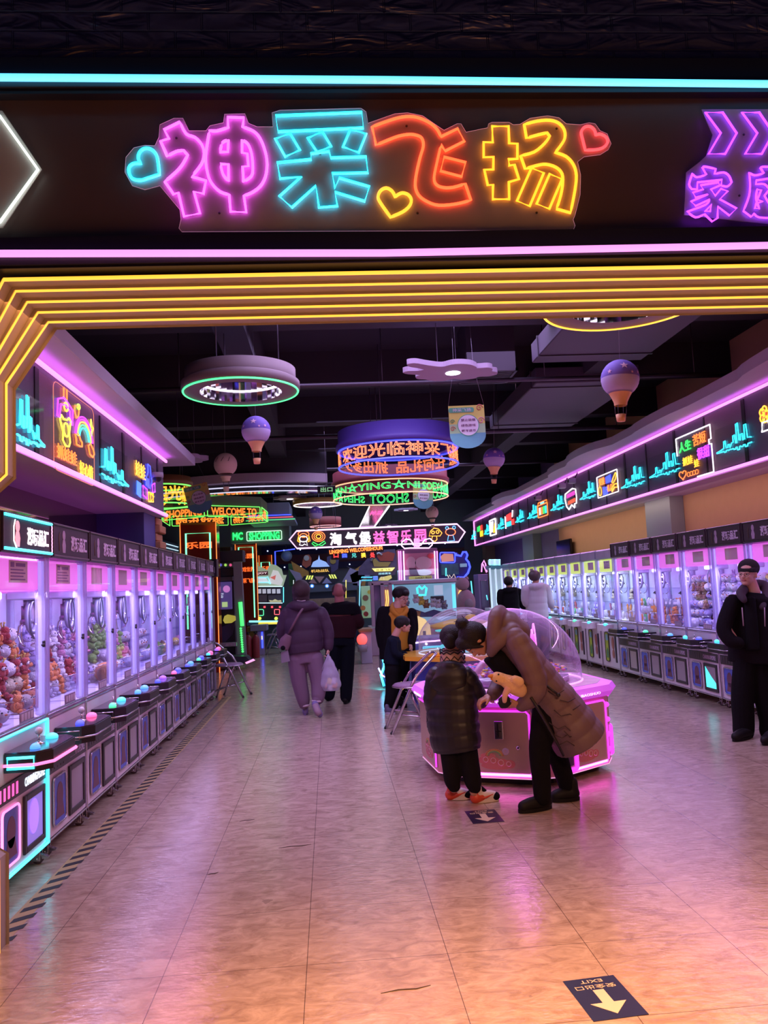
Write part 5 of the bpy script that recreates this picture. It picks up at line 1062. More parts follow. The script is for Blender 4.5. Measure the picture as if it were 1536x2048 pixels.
# orange word sign and coloured characters under it
t = empty('neon_sign', 'orange neon word sign hanging under the long pink edged sign', 'neon sign', (0, 20.8, 0))
m = MB().m(N_OR); a = at(712, 1100, Y=20.8); m.text('LINGMING WELCOMESHOUN', .3, None, .012, wfit=1.38, hfit=.105); M = frame((a.x, 0, a.z), (1, 0, 0), (0, -1, 0)) @ Rz(.04); m.v = [M @ v for v in m.v]; m.obj('lettering', t)
m = MB().m(BLACK); m.box(a.x-.72, a.x+.72, .02, .05, a.z-.08, a.z+.07); m.obj('board', t)
for dx in (-.5, .5): m = MB().m(ROD); m.cyl((a.x+dx, .035, a.z+.07), (a.x+dx, .035, CZ-.002), .006, 6); m.obj('hanger_rod', t)
t = empty('neon_sign', 'row of small separate coloured neon characters under the orange word sign', 'neon sign', (0, 21.0, 0))
for ch_, px, mt in (('口', 672, N_RD), ('圆', 689, N_BL), ('兑', 708, em('neon_teal', (.1, .7, .6), .7)), ('换', 727, N_AM), ('处', 745, N_RD)):
    a = at(px, 1110, Y=21.0); m = MB().m(mt); m.text(ch_, .3, None, .010, wfit=.13, hfit=.14); M = frame((a.x, 0, a.z), (1, 0, 0), (0, -1, 0)); m.v = [M @ v for v in m.v]; m.obj('character', t)
m = MB().m(BLACK); a = at(708, 1110, Y=21.0); m.box(a.x-.6, a.x+.6, .02, .05, a.z-.1, a.z+.1); m.obj('board', t)
for dx in (-.5, .5): m = MB().m(ROD); m.cyl((a.x+dx, .035, a.z+.1), (a.x+dx, .035, CZ-.002), .006, 6); m.obj('hanger_rod', t)
# ---- hexagonal green sign
HX = [(-3.30, 16.33), (-2.36, 15.85), (-1.34, 16.54), (-1.30, 17.68), (-2.17, 18.06), (-3.40, 17.70)]; hz = 3.1; hh = .235
t = empty('hexagon_sign', 'hexagonal hanging sign with green neon borders and orange WELCOME TO SHOPPING lettering', 'neon sign', (-2.35, 17, hz)); HL = [(p[0]+2.35, p[1]-17) for p in HX]
m = MB().m(pm('hexagon_body_green', (.16, .22, .12), .6)); big = [(p[0]*1.0, p[1]*1.0) for p in HL]; n = 6
for i in range(n):
    a, b_ = big[i], big[(i+1) % n]; a2, b2 = (a[0]*.72, a[1]*.72), (b_[0]*.72, b_[1]*.72)
    m.quad((*a, hh), (*b_, hh), (*b_, hh+.2), (*a, hh+.2)); m.quad((*a, hh), (*b_, hh), (*b2, hh), (*a2, hh)); m.quad((*a, hh+.2), (*b_, hh+.2), (*b2, hh+.2), (*a2, hh+.2))
m.obj('upper_body', t)
ACH = glass('hexagon_acrylic', (.9, .95, .85), .04, .08)
txts = ['SHOPPING', 'WELCOME TO', '品', '神采飞扬', '游戏乐园', 'TO']
for i in range(n):
    a, b_ = Vector((*HL[i], 0)), Vector((*HL[(i+1) % n], 0)); mid = (a+b_)/2; u_ = (b_-a); L_ = u_.length; u_.normalize(); nn = Vector((u_.y, -u_.x, 0))
    m = MB().m(ACH); m.quad(a, b_, b_+Vector((0, 0, hh)), a+Vector((0, 0, hh))); m.obj('acrylic_face', t)
    M = frame(mid+Vector((0, 0, hh/2))+nn*.01, u_, nn)
    m = MB().m(em('neon_leaf', (.15, 1, .12), 1.6)); m.tube([M @ Vector((x, y, 0)) for x, y in rrect(-L_/2+.03, L_/2-.03, -hh/2+.01, hh/2-.01, .02)], .008, 5, closed=True); m.obj('border_tube', t)
    m = MB().m(N_OR); m.text(txts[i], .2, None, .0055, wfit=L_*.82 if len(txts[i]) > 2 else L_*.4, hfit=hh*.66); m.v = [M @ v for v in m.v]; m.obj('lettering', t)
rods(t, [(.5, 0), (-.5, .2)], hh+.2)
# stepped grey ceiling box with coloured strips right of the hexagon
q = at(560, 1030, Y=20.5)
t = empty('stepped_ceiling_box', 'stepped grey ceiling box with blue, red and green strips right of the hexagonal sign', 'ceiling fixture', (q.x, 20.5, q.z))
m = MB().m(pm('box_grey_blue', (.20, .20, .28), .6)); m.box(-.75, .25, -.2, 1.5, .0, .30); m.obj('box', t)
for k, mt in enumerate((N_BL, em('strip_red', (1, .1, .15), 1), em('strip_green', (.1, .8, .3), 1))):
    m = MB().m(mt); m.box(-.8-.02*k, .29+.05*k, -.22-.03*k, -.20-.03*k, -.03-.06*k, -.01-.06*k); m.obj('strip', t)
    m = MB().m(MATS['box_grey_blue']); m.box(-.8, .28+.05*k, -.20-.03*k, 1.5, -.05-.06*k, .0-.05*k); m.obj('step', t)
m = MB().m(ROD); m.cyl((-.2, .6, .3), (-.2, .6, CZ-q.z), .01, 6); m.obj('hanger_rod', t)
# amber flat ring and red round box
for (px, py, z, r_, mt, mt2, lab) in ((636, 1003, 3.45, .55, pm('disc_mustard', (.5, .30, .08), .6), N_WH, 'flat mustard ceiling disc with a white neon rim'), (651, 1046, 3.25, .42, pm('disc_red', (.40, .08, .08), .6), em('edge_rose', (1, .5, .55), 1), 'red round ceiling box with a pale rim above the long sign')):
    c = at(px, py+6, Z=z); t = empty('ceiling_disc', lab, 'ceiling fixture', c)
    m = MB().m(mt); m.lathe([(0, .0), (r_*.75, 0), (r_, 0), (r_, .10 if r_ > .5 else .22), (0, .10 if r_ > .5 else .22)], 40); m.obj('disc', t)
    m = MB().m(mt2); m.tube(cyl_loop(r_*.97, -.01, 40), .010, 5, closed=True); m.obj('rim_tube', t)
    m = MB().m(pm('disc_mirror', (.5, .5, .6), .1, 1)); m.lathe([(0, -.004), (r_*.8, -.004)], 32); m.obj('mirror_plate', t)
    rods(t, [(0, 0)], .1)
# small dark hanging sign
t = empty('hanging_sign', 'small dark hanging sign with thin green characters left of the green lettered drum', 'sign', at(653, 979, Y=13.2)); m = MB().m(BLACK); m.box(-.15, .15, 0, .03, -.06, .06, .004); m.obj('board', t)
m = MB().m(em('neon_dim_green', (.3, .8, .3), .5)); m.text('出口', .1, None, .003, wfit=.2, hfit=.08); M = frame((0, -.003, 0), (1, 0, 0), (0, -1, 0)); m.v = [M @ v for v in m.v]; m.obj('lettering', t)
m = MB().m(WIRE); m.cyl((0, .015, .06), (0, .015, CZ-t.location.z), .003, 4); m.obj('wire', t)
# ---- red mirrored pillars with green neon rectangles
GREENW = em('neon_mint_bar', (.18, 1, .50), 1.8); REDM = pm('pillar_red_gloss', (.35, .03, .02), .12, .5); ORF = em('pillar_orange_edge', (1, .25, .04), 1.4)
for (x0, x1, y, zt, lab) in ((-3.02, -2.29, 16.7, 3.1, 'red glossy pillar with a green neon rectangle under the hexagonal sign'), (-2.57, -1.99, 22.5, 3.1, 'second red glossy pillar with a green neon rectangle, behind the first'), (-2.14, -1.75, 25, 2.75, 'farthest and smallest red glossy pillar with a green neon rectangle')):
    t = empty('neon_pillar', lab, 'pillar', ((x0+x1)/2, y, 0)); w_ = (x1-x0)/2
    m = MB().m(REDM); m.box(-w_, w_, 0, .5, 0, zt-.02, .01); m.obj('shaft', t)
    m = MB().m(GREENW); m.tube([(-w_*.68, -.02, .9), (-w_*.68, -.02, zt-.25), (w_*.66, -.02, zt-.25), (w_*.66, -.02, .9)], .018, 6); m.obj('rectangle_tube', t)
    for s in (-1, 1): m = MB().m(ORF); m.cyl((s*w_, -.01, 0), (s*w_, -.01, zt-.03), .01, 6); m.obj('edge_tube', t)
    for zf, tx in ((.62, '神采飞扬'), (.72, '游戏世界'), (.84, '乐园')): 
        m = MB().m(em('pillar_lettering', (1, .16, .01), 1.0)); m.text(tx, .2, None, .006, wfit=w_*1.5, hfit=.14); M = frame((0, -.008, zt*zf), (1, 0, 0), (0, -1, 0)); m.v = [M @ v for v in m.v]; m.obj('lettering', t)
# ---- second shopping sign on a grey bulkhead
t = empty('neon_sign', 'green neon SHOPPING sign on a grey box behind the red pillars', 'neon sign', (0, 22, 0))
m = MB().m(pm('bulkhead_grey', (.17, .2, .2), .6)); a, b_ = at(462, 1087, Y=22), at(578, 1046, Y=22); m.box(a.x, b_.x, .02, 1.4, a.z, b_.z); m.obj('box', t)
m = MB().m(em('sign_mint_white', (.6, 1, .7), 1.3)); p0, p1 = at(494, 1082, Y=22), at(563, 1061, Y=22); m.tube([(x, -.01, z) for x, z in rrect(p0.x, p1.x, p0.z, p1.z, .03)], .011, 5, closed=True); m.obj('border_tube', t)
m = MB().m(em('neon_green_bright', (.02, 1, .15), 2.0)); m.text('SHOPPING', .3, None, .011, wfit=(p1.x-p0.x)*.88, hfit=.21); M = frame(((p0.x+p1.x)/2, -.01, (p0.z+p1.z)/2), (1, 0, 0), (0, -1, 0)); m.v = [M @ v for v in m.v]; m.obj('lettering', t)
p0, p1 = at(463, 1083, Y=22), at(488, 1062, Y=22); m = MB().m(MATS['neon_green_bright']); m.text('MC', .3, None, .011, wfit=(p1.x-p0.x)*.8, hfit=.21); M = frame(((p0.x+p1.x)/2, -.01, (p0.z+p1.z)/2), (1, 0, 0), (0, -1, 0)); m.v = [M @ v for v in m.v]; m.obj('lettering', t)
# far-left lines of light and blue line on the back wall
for (y0, z_, lab) in ((3.4, 3.2, 'upper white LED line on the dark far left soffit'), (3.4, 3.08, 'lower white LED line on the dark far left soffit')):
    m = MB().m(em('cool_line', (.6, .85, 1), 1.2)); m.box(-4.95, -4.93, 13, 26.9, z_-.01, z_+.01); tag(m.obj('led_strip'), lab, 'light strip')
m = MB().m(pm('far_soffit', (.10, .12, .16), .6)); m.box(-9, -4.96, 13, 26.95, 3.0, 3.3); struct('trim_16', m)
m = MB().m(N_BL); a, b_ = at(550, 1103, Y=24), at(590, 1098, Y=24); m.tube([(a.x, 24, .01), (a.x, 24, a.z), (b_.x, 24, b_.z)], .02, 6); tag(m.obj('neon_tube_light'), 'blue neon line bent over the far doorway left of the long sign', 'light tube')
# navy band with star lights across the back
m = MB().m(pm('navy_band', (.015, .02, .10), .5)); za = at(700, 1098, Y=BY).z; m.box(-2.2, 4.6, BY-.2, BY-.02, za-.12, za+.2); m.box(-2.2, 4.6, BY-.2, BY-.02, za-.62, za-.42); m.m(pm('maroon_band', (.16, .06, .07), .6)); m.box(-2.2, 4.6, BY-.14, BY-.02, za-.42, za-.12); struct('trim_17', m)
sp = MB().m(em('star_point', (.7, .8, 1), 3)).ball((0, 0, 0), .022, 6, 4).mesh('star_light')
for k in range(24):
    o = bpy.data.objects.new('star_light', sp); col.objects.link(o); o.location = (-2.0+.54*(k % 12), BY-.21, za+(.04 if k < 12 else -.52)); tag(o, 'small white star light on the navy band across the back wall', 'light', 'star lights on the navy bands')
# ================================================================ machines in the far area
class Far:
    """a machine standing at depth Y; parts are laid out on its front and given real thickness"""
    def __init__(s, name, label, cat, pxc, Y):
        s.Y = Y; x = at(pxc, 1200, Y=Y).x; s.r = empty(name, label, cat, (x, Y, 0)); s.x = x
    def p(s, px, py, dy=0): q = at(px, py, Y=s.Y+dy); return (q.x-s.x, q.z)
    def box(s, nm, x0, x1, y0, y1, mt, dy=0, th=.6, b=.01, par=None, floor=False):
        a = s.p(x0, (y0+y1)/2, dy); c = s.p(x1, (y0+y1)/2, dy); zt = s.p((x0+x1)/2, y0, dy)[1]; zb = 0 if floor else s.p((x0+x1)/2, y1, dy)[1]
        m = MB().m(mt); m.box(a[0], c[0], dy, dy+th, zb, zt, b); return m.obj(nm, par or s.r)
    def poly(s, nm, pts, mt, dy=0, th=.03, par=None): m = MB().m(mt); m.prism([s.p(*q, dy) for q in pts], dy, dy+th, 'xz'); return m.obj(nm, par or s.r)
    def tube(s, nm, pts, mt, r=.015, dy=0, closed=False, par=None): m = MB().m(mt); m.tube([(a, dy, b) for a, b in [s.p(*q, dy) for q in pts]], r, 6, closed=closed); return m.obj(nm, par or s.r)
    def text(s, nm, tx, x0, x1, y0, y1, mt, dy=0, r=.005, solid=True, par=None):
        a, b = s.p(x0, (y0+y1)/2, dy), s.p(x1, (y0+y1)/2, dy); h = s.p(0, y0, dy)[1]-s.p(0, y1, dy)[1]; m = MB().m(mt); m.text(tx, .2, None, r, solid, .004, b[0]-a[0], h)
        M = frame(((a[0]+b[0])/2, dy, (a[1]+b[1])/2), (1, 0, 0), (0, -1, 0)); m.v = [M @ v for v in m.v]; return m.obj(nm, par or s.r)
    def disc(s, nm, px, py, rpx, mt, dy=0, th=.04, par=None): return s.poly(nm, circ(px, py, rpx, n=20), mt, dy, th, par)
GREYP = pm('machine_grey', (.24, .20, .25), .4); DKP = pm('machine_dark', (.03, .025, .045), .4); SCR = em('screen_violet', (.05, .03, .16), .9); PLUM = pm('machine_plum', (.10, .06, .16), .4)
# dance machine with green light pillar
f = Far('dance_machine', 'dance machine with a slanting grey pillar and green light tube beyond the left row', 'arcade machine', 450, 17.6)
f.box('cabinet_body', 424, 470, 1150, 1320, DKP, .25, .7, floor=True); f.box('top_marquee', 424, 471, 1136, 1152, DKP, .1, .8); f.box('upper_panel', 436, 466, 1153, 1162, GREYP, .2, .05)
for px, c in ((441, em('lamp_indigo', (.1, .08, .6), 1)), (451, em('lamp_lime', (.4, .9, .1), .8)), (461, em('lamp_rose', (.9, .1, .3), .8))):
    d = f.disc('round_lamp', px, 1130, 4.2, GREYP, .08, .1); f.disc('lens', px, 1130, 2.6, c, .07, .03, d)
f.box('roof_gear', 426, 486, 1101, 1124, DKP, .2, .5); f.box('roof_gear', 440, 462, 1094, 1104, BLACK, .3, .3)
sc_ = f.box('screen', 426, 464, 1164, 1219, SCR, .22, .03); f.text('screen_text', 'PERFECT', 428, 447, 1187, 1191, em('screen_white', (.8, .9, 1), 1), .215, par=sc_); f.text('screen_text', 'COMBO', 430, 446, 1192, 1196, MATS['screen_white'], .215, par=sc_)
f.disc('screen_orb', 436, 1174, 5, em('screen_cyan', (.05, .6, .8), 1), .212, .006, sc_); f.disc('screen_burst', 453, 1178, 7, em('screen_pinkish', (.6, .2, .6), .8), .212, .006, sc_); f.box('screen_note', 444, 455, 1204, 1214, em('screen_note', (.45, .6, .25), .8), .212, .006, 0, sc_)
f.poly('yellow_speaker', [(449, 1232), (455, 1229), (470, 1232), (472, 1240), (463, 1246), (450, 1247), (446, 1241)], em('speaker_amber', (.5, .42, .05), .7), .2, .06)
f.poly('side_panel', [(438, 1256), (470, 1243), (464, 1270), (450, 1284), (438, 1284)], PLUM, .18, .05); f.box('checker_rail', 424, 474, 1285, 1294, pm('checker_silver', (.45, .4, .5), .3, .6, noise=.6, nscale=20), -.1, .05)
m = MB().m(GREYP); a, b_, c_, d_ = f.p(467, 1124), f.p(483, 1124), f.p(493, 1311), f.p(476, 1311); m.prism([a, b_, c_, d_], -.08, .12, 'xz'); pl = m.obj('slanted_pillar', f.r)
f.tube('green_light_tube', [(480.5, 1204), (484.5, 1252)], em('pillar_green', (.05, .9, .15), 1.5), .045, -.10, par=pl)
for i in range(11): f.tube('green_light_dots', [(481.5+i*.38-1.6, 1256+i*4.6), (481.5+i*.38+1.6, 1258+i*4.6)], MATS['pillar_green'], .022, -.10, par=pl)
f.poly('dance_platform', [(424, 1330), (478, 1334), (500, 1322), (492, 1313), (424, 1313)], DKP, -.6, .5); f.poly('lit_arrow_tile', [(493, 1328), (510, 1321), (506, 1318), (490, 1325)], em('tile_pink', (1, .35, .7), 1.3), -.62, .06)
f.poly('lit_floor_tile', [(432, 1330), (458, 1331), (456, 1326), (434, 1325)], em('tile_red', (1, .2, .15), 1), -.62, .03)
# small black notice box at the end of the left row
f = Far('notice_box', 'small black notice box with a pale label at the end of the left row', 'sign', 428, 13.6)
f.box('box', 417, 434, 1118, 1154, BLACK, 0, .2); f.box('label', 421, 429, 1134, 1146, pm('pale_label', (.5, .5, .58), .5), -.01, .01, 0); f.box('post', 424, 428, 1154, 1300, GREYP, .05, .08, floor=True)
# white redemption machine
f = Far('redemption_machine', 'prize redemption machine with a bright white green topper and shelves of boxes', 'arcade machine', 528, 22.8)
f.box('cabinet_body', 493, 565, 1172, 1292, pm('teal_dark_body', (.05, .10, .13), .4), .1, .9, floor=True); f.box('rear_panel', 495, 563, 1175, 1240, DKP, .08, .03)
tp = f.poly('topper', [(491, 1174), (490, 1150), (493, 1134), (500, 1131), (506, 1138), (518, 1132), (534, 1140), (541, 1128), (552, 1130), (563, 1138), (566, 1150), (573, 1150), (566, 1172)], em('topper_pale', (.45, .60, .38), .42), .06, .12)
f.poly('topper_art', [(536, 1166), (546, 1140), (556, 1142), (566, 1160), (562, 1171)], em('topper_white', (.8, .8, .8), .55), .05, .02, tp); f.poly('topper_art', [(540, 1155), (552, 1150), (550, 1160)], em('topper_red', (.7, .12, .08), .6), .045, .02, tp)
f.box('title_plate', 502, 536, 1143, 1151, pm('title_maroon', (.3, .1, .12), .4), .04, .02, 0, tp); f.text('title_lettering', 'ENJOY', 504, 534, 1144.5, 1149.5, em('title_lit', (1, .85, .9), 1), .032, par=tp)
f.tube('arrow_outline', [(500, 1169), (506, 1153), (510, 1155), (533, 1155), (535, 1153), (541, 1168), (536, 1165), (506, 1165)], em('arrow_cyan', (.2, .7, .9), 1.2), .014, .03, True, tp)
f.poly('arrow_fill', [(504, 1165), (510, 1156), (532, 1156), (537, 1164)], em('arrow_fill_white', (.7, .75, .8), .7), .045, .01, tp)
for yy in (1173, 1206): f.tube('shelf_light', [(494, yy), (565, yy)], em('shelf_cyan_white', (.6, .85, .9), 1.3), .012, .05)
f.tube('side_light', [(567, 1174), (567, 1205)], em('side_cyan', (.1, .7, 1), 1.6), .014, .05)
for k in range(7): b_ = f.box('prize_box', 496+9.6*k, 503+9.6*k, 1178, 1187, em('prize_box_lit', (.55, .58, .72), .6), .04, .03, 0)
for (a_, c_) in ((495, 504), (506, 534), (536, 564)): f.box('shelf_bay', a_, c_, 1190, 1204, pm('bay_grey', (.16, .16, .2), .5), .04, .03, 0)
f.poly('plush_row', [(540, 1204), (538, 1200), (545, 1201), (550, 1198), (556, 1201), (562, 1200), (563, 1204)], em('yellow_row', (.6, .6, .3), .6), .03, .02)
for k, px in enumerate((513, 529, 544, 560)): f.box('red_digit', px-2, px+2, 1212, 1216, em('digit_red', (1, .05, .08), 1.3), .05, .02, 0)
f.tube('button_frame', rrect(517, 527, 1219, 1231, 2), em('frame_green', (.1, .9, .4), 1.2), .012, .03, True); f.tube('button_frame', rrect(549, 559, 1219, 1229, 1), em('frame_red', (1, .12, .15), 1.2), .012, .03, True)
m = MB().m(pm('deck_teal', (.10, .22, .28), .3)); a, b_ = f.p(496, 1245), f.p(558, 1245); m.box(a[0], b_[0], -.35, .1, a[1]-.08, a[1]+.02, .01); dk = m.obj('control_deck', f.r)
f.tube('deck_light', [(498, 1243), (557, 1243)], em('deck_cyan', (.3, .9, .95), 1.1), .03, -.34, par=dk); f.tube('deck_light', [(517, 1247), (557, 1246)], em('deck_yellow', (.9, .75, .05), 1), .035, -.36, par=dk)
for px in (519, 552): f.disc('yellow_button', px, 1237, 3.4, em('button_yellow', (.7, .85, .05), 1.1), -.3, .08, dk)
# counter in front of it
f = Far('coin_counter', 'small white counter with violet lights in front of the redemption machine', 'counter', 520, 20.7)
f.box('pedestal', 514, 528, 1262, 1300, pm('pedestal_lilac', (.42, .36, .6), .4), 0, .25, floor=True); f.box('table_top', 500, 534, 1250, 1262, pm('counter_grey', (.3, .3, .4), .4), -.1, .5); f.box('violet_light', 523, 526, 1264, 1296, N_BL, -.02, .02, 0); f.box('yellow_tag', 523, 524.5, 1272, 1279, N_YE, -.04, .02, 0)
f.box('side_panel', 494, 511, 1254, 1278, pm('panel_ochre', (.35, .22, .03), .5), .1, .3)
m = MB().m(pm('extinguisher_red', (.30, .03, .04), .35)); q = at(505, 1316, Z=0); t = empty('fire_extinguisher', 'dark red fire extinguisher standing beside the dance machine pillar', 'fire extinguisher', (q.x, q.y, 0))
for dx in (-.09, .09):
    m = MB().m(MATS['extinguisher_red']); m.lathe([(0, 0), (.085, 0), (.09, .02), (.09, .46), (.07, .52), (.03, .56), (0, .56)], 16, M=T(dx, 0, 0)); m.obj('cylinder', t); m = MB().m(BLACK); m.cyl((dx, 0, .56), (dx, 0, .62), .02, 8); m.box(dx-.05, dx+.05, -.01, .01, .6, .63, .004); m.obj('valve', t)
# big shooting machine with winged topper
f = Far('shooting_machine', 'large arcade machine with orange and lilac winged topper behind the two walkers', 'arcade machine', 660, 23.6)
f.box('cabinet_body', 586, 716, 1175, 1300, pm('cabinet_navy', (.03, .04, .09), .4), .2, 1.2, floor=True)
f.box('play_field', 612, 712, 1196, 1236, pm('field_tan', (.34, .20, .14), .5, noise=.5, nscale=9), .1, .08); f.box('header_bar', 608, 716, 1168, 1183, pm('bar_grey_blue', (.10, .11, .16), .4), .05, .15)
for sg, pts in ((-1, [(582, 1122), (626, 1148), (614, 1172), (592, 1160)]), (1, [(696, 1148), (742, 1118), (736, 1140), (730, 1172), (700, 1168)])): f.poly('orange_wing', pts, pm('wing_orange', (.50, .25, .06), .5, noise=.3, nscale=10), .08, .08)
for pts in ([(578, 1138), (600, 1146), (610, 1166), (594, 1188), (586, 1180), (592, 1160)], [(684, 1164), (700, 1136), (692, 1132), (724, 1146), (736, 1140), (740, 1152), (710, 1165)], [(700, 1150), (728, 1134), (730, 1150), (720, 1172), (706, 1170)]): f.poly('lilac_wing', pts, pm('wing_lilac', (.36, .30, .46), .5, noise=.2), .05, .06)
f.poly('figure_red', [(606, 1118), (610, 1110), (618, 1109), (623, 1116), (622, 1130), (612, 1136), (604, 1130)], pm('figure_rust', (.45, .10, .06), .6), .1, .06); f.disc('figure_head', 613, 1116, 5.5, pm('figure_grey', (.5, .48, .46), .6), .08, .05)
f.poly('figure_dark', [(654, 1114), (668, 1108), (678, 1118), (676, 1138), (664, 1146), (654, 1134)], pm('figure_indigo', (.08, .06, .16), .6), .1, .06); f.disc('figure_crest', 666, 1122, 6, pm('figure_gold', (.4, .26, .06), .6), .08, .05)
f.poly('blue_dome', [(622, 1134), (626, 1124), (636, 1119), (638, 1110), (640, 1119), (652, 1124), (660, 1134)], em('dome_blue', (.25, .42, .85), .75), .06, .06)
f.box('title_board', 618, 662, 1134, 1150, BLACK, .04, .06); f.text('title_lettering', '机动战队', 622, 658, 1138.5, 1144.5, em('title_amber', (1, .55, .05), 1.3), .03)
f.poly('front_panel', [(608, 1152), (672, 1150), (680, 1160), (668, 1168), (616, 1168), (600, 1164)], DKP, .03, .06)
for k in range(3): f.poly('yellow_stripe', [(611+5*k, 1159), (614+5*k, 1151), (617+5*k, 1151), (614+5*k, 1159)], em('stripe_lime', (.75, .85, .08), 1), .02, .02); f.poly('yellow_stripe', [(657+5*k, 1149), (660+5*k, 1149), (664+5*k, 1157), (661+5*k, 1157)], MATS['stripe_lime'], .02, .02)
f.poly('pink_triangle', [(629, 1153), (649, 1153), (639, 1166)], pm('tri_pink', (.55, .3, .3), .5), .02, .02); f.poly('striped_triangle', [(617, 1166), (626, 1156), (634, 1167)], pm('tri_rose', (.5, .28, .3), .5), .02, .02); f.poly('striped_triangle', [(644, 1167), (653, 1155), (664, 1166)], pm('tri_lilac', (.38, .36, .6), .5), .02, .02)
for px in (624, 654): d = f.disc('blue_lamp', px, 1172, 4, em('lamp_blue', (.03, .25, .8), 1), .02, .04); f.disc('lamp_core', px, 1172, 1.8, N_WH, .01, .02, d)
f.tube('left_light', [(587, 1160), (587, 1192)], em('light_pale', (.7, .8, .8), 1), .012, .1); f.tube('right_light', [(692, 1160), (692, 1196)], em('light_yellow', (.9, .75, .1), 1.2), .014, .05); f.box('green_side', 577, 590, 1127, 1172, pm('green_dim', (.08, .22, .1), .6), .35, .1)
# dark draped shape and grey cone behind the man
f = Far('covered_machine', 'grey covered machine in the shadow right of the walking man', 'arcade machine', 722, 26.1)
f.poly('cover', [(696, 1262), (694, 1185), (702, 1172), (712, 1172), (718, 1180), (716, 1262)], pm('cover_grey', (.11, .12, .13), .7), 0, .7); f.box('plinth', 694, 718, 1255, 1290, DKP, 0, .8, floor=True)
# racing style machine with yellow marquee
f = Far('racing_machine', 'arcade machine with a yellow marquee and cyan striped header left of the pink cabinet', 'arcade machine', 752, 21.8)
f.box('cabinet_body', 719, 800, 1172, 1290, pm('cabinet_steel_blue', (.06, .10, .14), .4), .2, 1.0, floor=True); f.box('lit_interior', 723, 745, 1172, 1236, em('interior_green', (.16, .30, .14), .55), .1, .08)
f.poly('art_board', [(716, 1150), (718, 1136), (732, 1120), (745, 1106), (762, 1100), (790, 1098), (796, 1130), (790, 1150)], pm('art_dark_violet', (.10, .07, .14), .6, noise=.4), .1, .06); f.poly('art_red', [(752, 1110), (776, 1103), (790, 1107), (786, 1122), (760, 1122)], pm('art_red', (.36, .06, .04), .6), .08, .03); f.poly('art_yellow', [(745, 1120), (750, 1116), (758, 1124), (782, 1124), (776, 1133), (748, 1133)], pm('art_ochre', (.42, .30, .08), .6), .075, .03); f.tube('art_swirl', [(742, 1122), (748, 1110), (758, 1106), (764, 1110)], pm('art_grey', (.42, .42, .44), .6), .03, .07)
f.poly('yellow_marquee', [(744, 1137), (790, 1135), (784, 1142), (750, 1143)], em('marquee_yellow', (.9, .8, .15), 1.2), .05, .04); f.text('marquee_lettering', '极速飞车', 752, 782, 1137.5, 1141.5, FWD, .045); f.text('sub_lettering', '超级赛车', 757, 782, 1145, 1149, em('sub_cyan', (.4, .9, 1), 1), .05)
for k in range(8): f.poly('cyan_stripe', [(722+2.8*k, 1156), (724+2.8*k, 1153), (725.6+2.8*k, 1153), (723.6+2.8*k, 1156)], em('stripe_cyan', (.05, .7, .9), 1.2), .08, .02); f.poly('cyan_stripe', [(722+2.8*k, 1162), (724+2.8*k, 1159), (725.6+2.8*k, 1159), (723.6+2.8*k, 1162)], MATS['stripe_cyan'], .08, .02)
f.box('blue_header', 746, 756, 1152, 1161, em('header_blue', (.03, .15, .7), .8), .08, .04); f.poly('yellow_header', [(757, 1161), (760, 1155), (782, 1150), (784, 1156), (776, 1161)], em('header_yellow', (.6, .5, .05), .7), .08, .04); f.tube('edge_light', [(720, 1160), (718, 1236)], em('edge_cyan_violet', (.2, .7, .9), 1.1), .014, .08)
for (px, py, r_, c_) in ((731, 1196, 6, 'brown'), (726, 1216, 5, 'orange'), (739, 1184, 4, 'yellow'), (732, 1228, 5, 'red')): f.disc('hanging_prize', px, py, r_, FR[c_], .06, .05)
# low cream machine with red dome in front of it
f = Far('coin_machine', 'small cream coin machine with a glowing red dome right of the walking man', 'arcade machine', 726, 16.9)
f.box('cabinet_body', 722, 744, 1262, 1330, pm('cream_violet', (.42, .33, .45), .4), 0, .6, floor=True); f.box('worktop', 717, 745, 1258, 1264, pm('worktop_brown', (.32, .16, .06), .5), -.05, .7)
a = f.p(724, 1288); m = MB().m(pm('bulb_frame', (.3, .26, .3), .4)); m.cyl((a[0], -.1, a[1]-.15), (a[0], -.1, a[1]), .10, 14); m.obj('dome_collar', f.r); m = MB().m(em('dome_red', (1, .08, .05), 1.2)); m.ball((a[0], -.1, a[1]+.10), (.11, .11, .12), 14, 10); m.obj('red_dome', f.r)
# blue globe lamp
q = at(573, 1112, Y=24.6); t = empty('globe_lamp', 'pale blue globe lamp on a bracket under the blue neon line', 'lamp', q); m = MB().m(pm('globe_blue', (.30, .42, .5), .4)); m.ball((0, 0, 0), .17, 18, 12); m.obj('globe', t); m = MB().m(ROD); m.cyl((0, 0, .15), (0, 0, CZ-q.z), .012, 6); m.obj('stem', t)
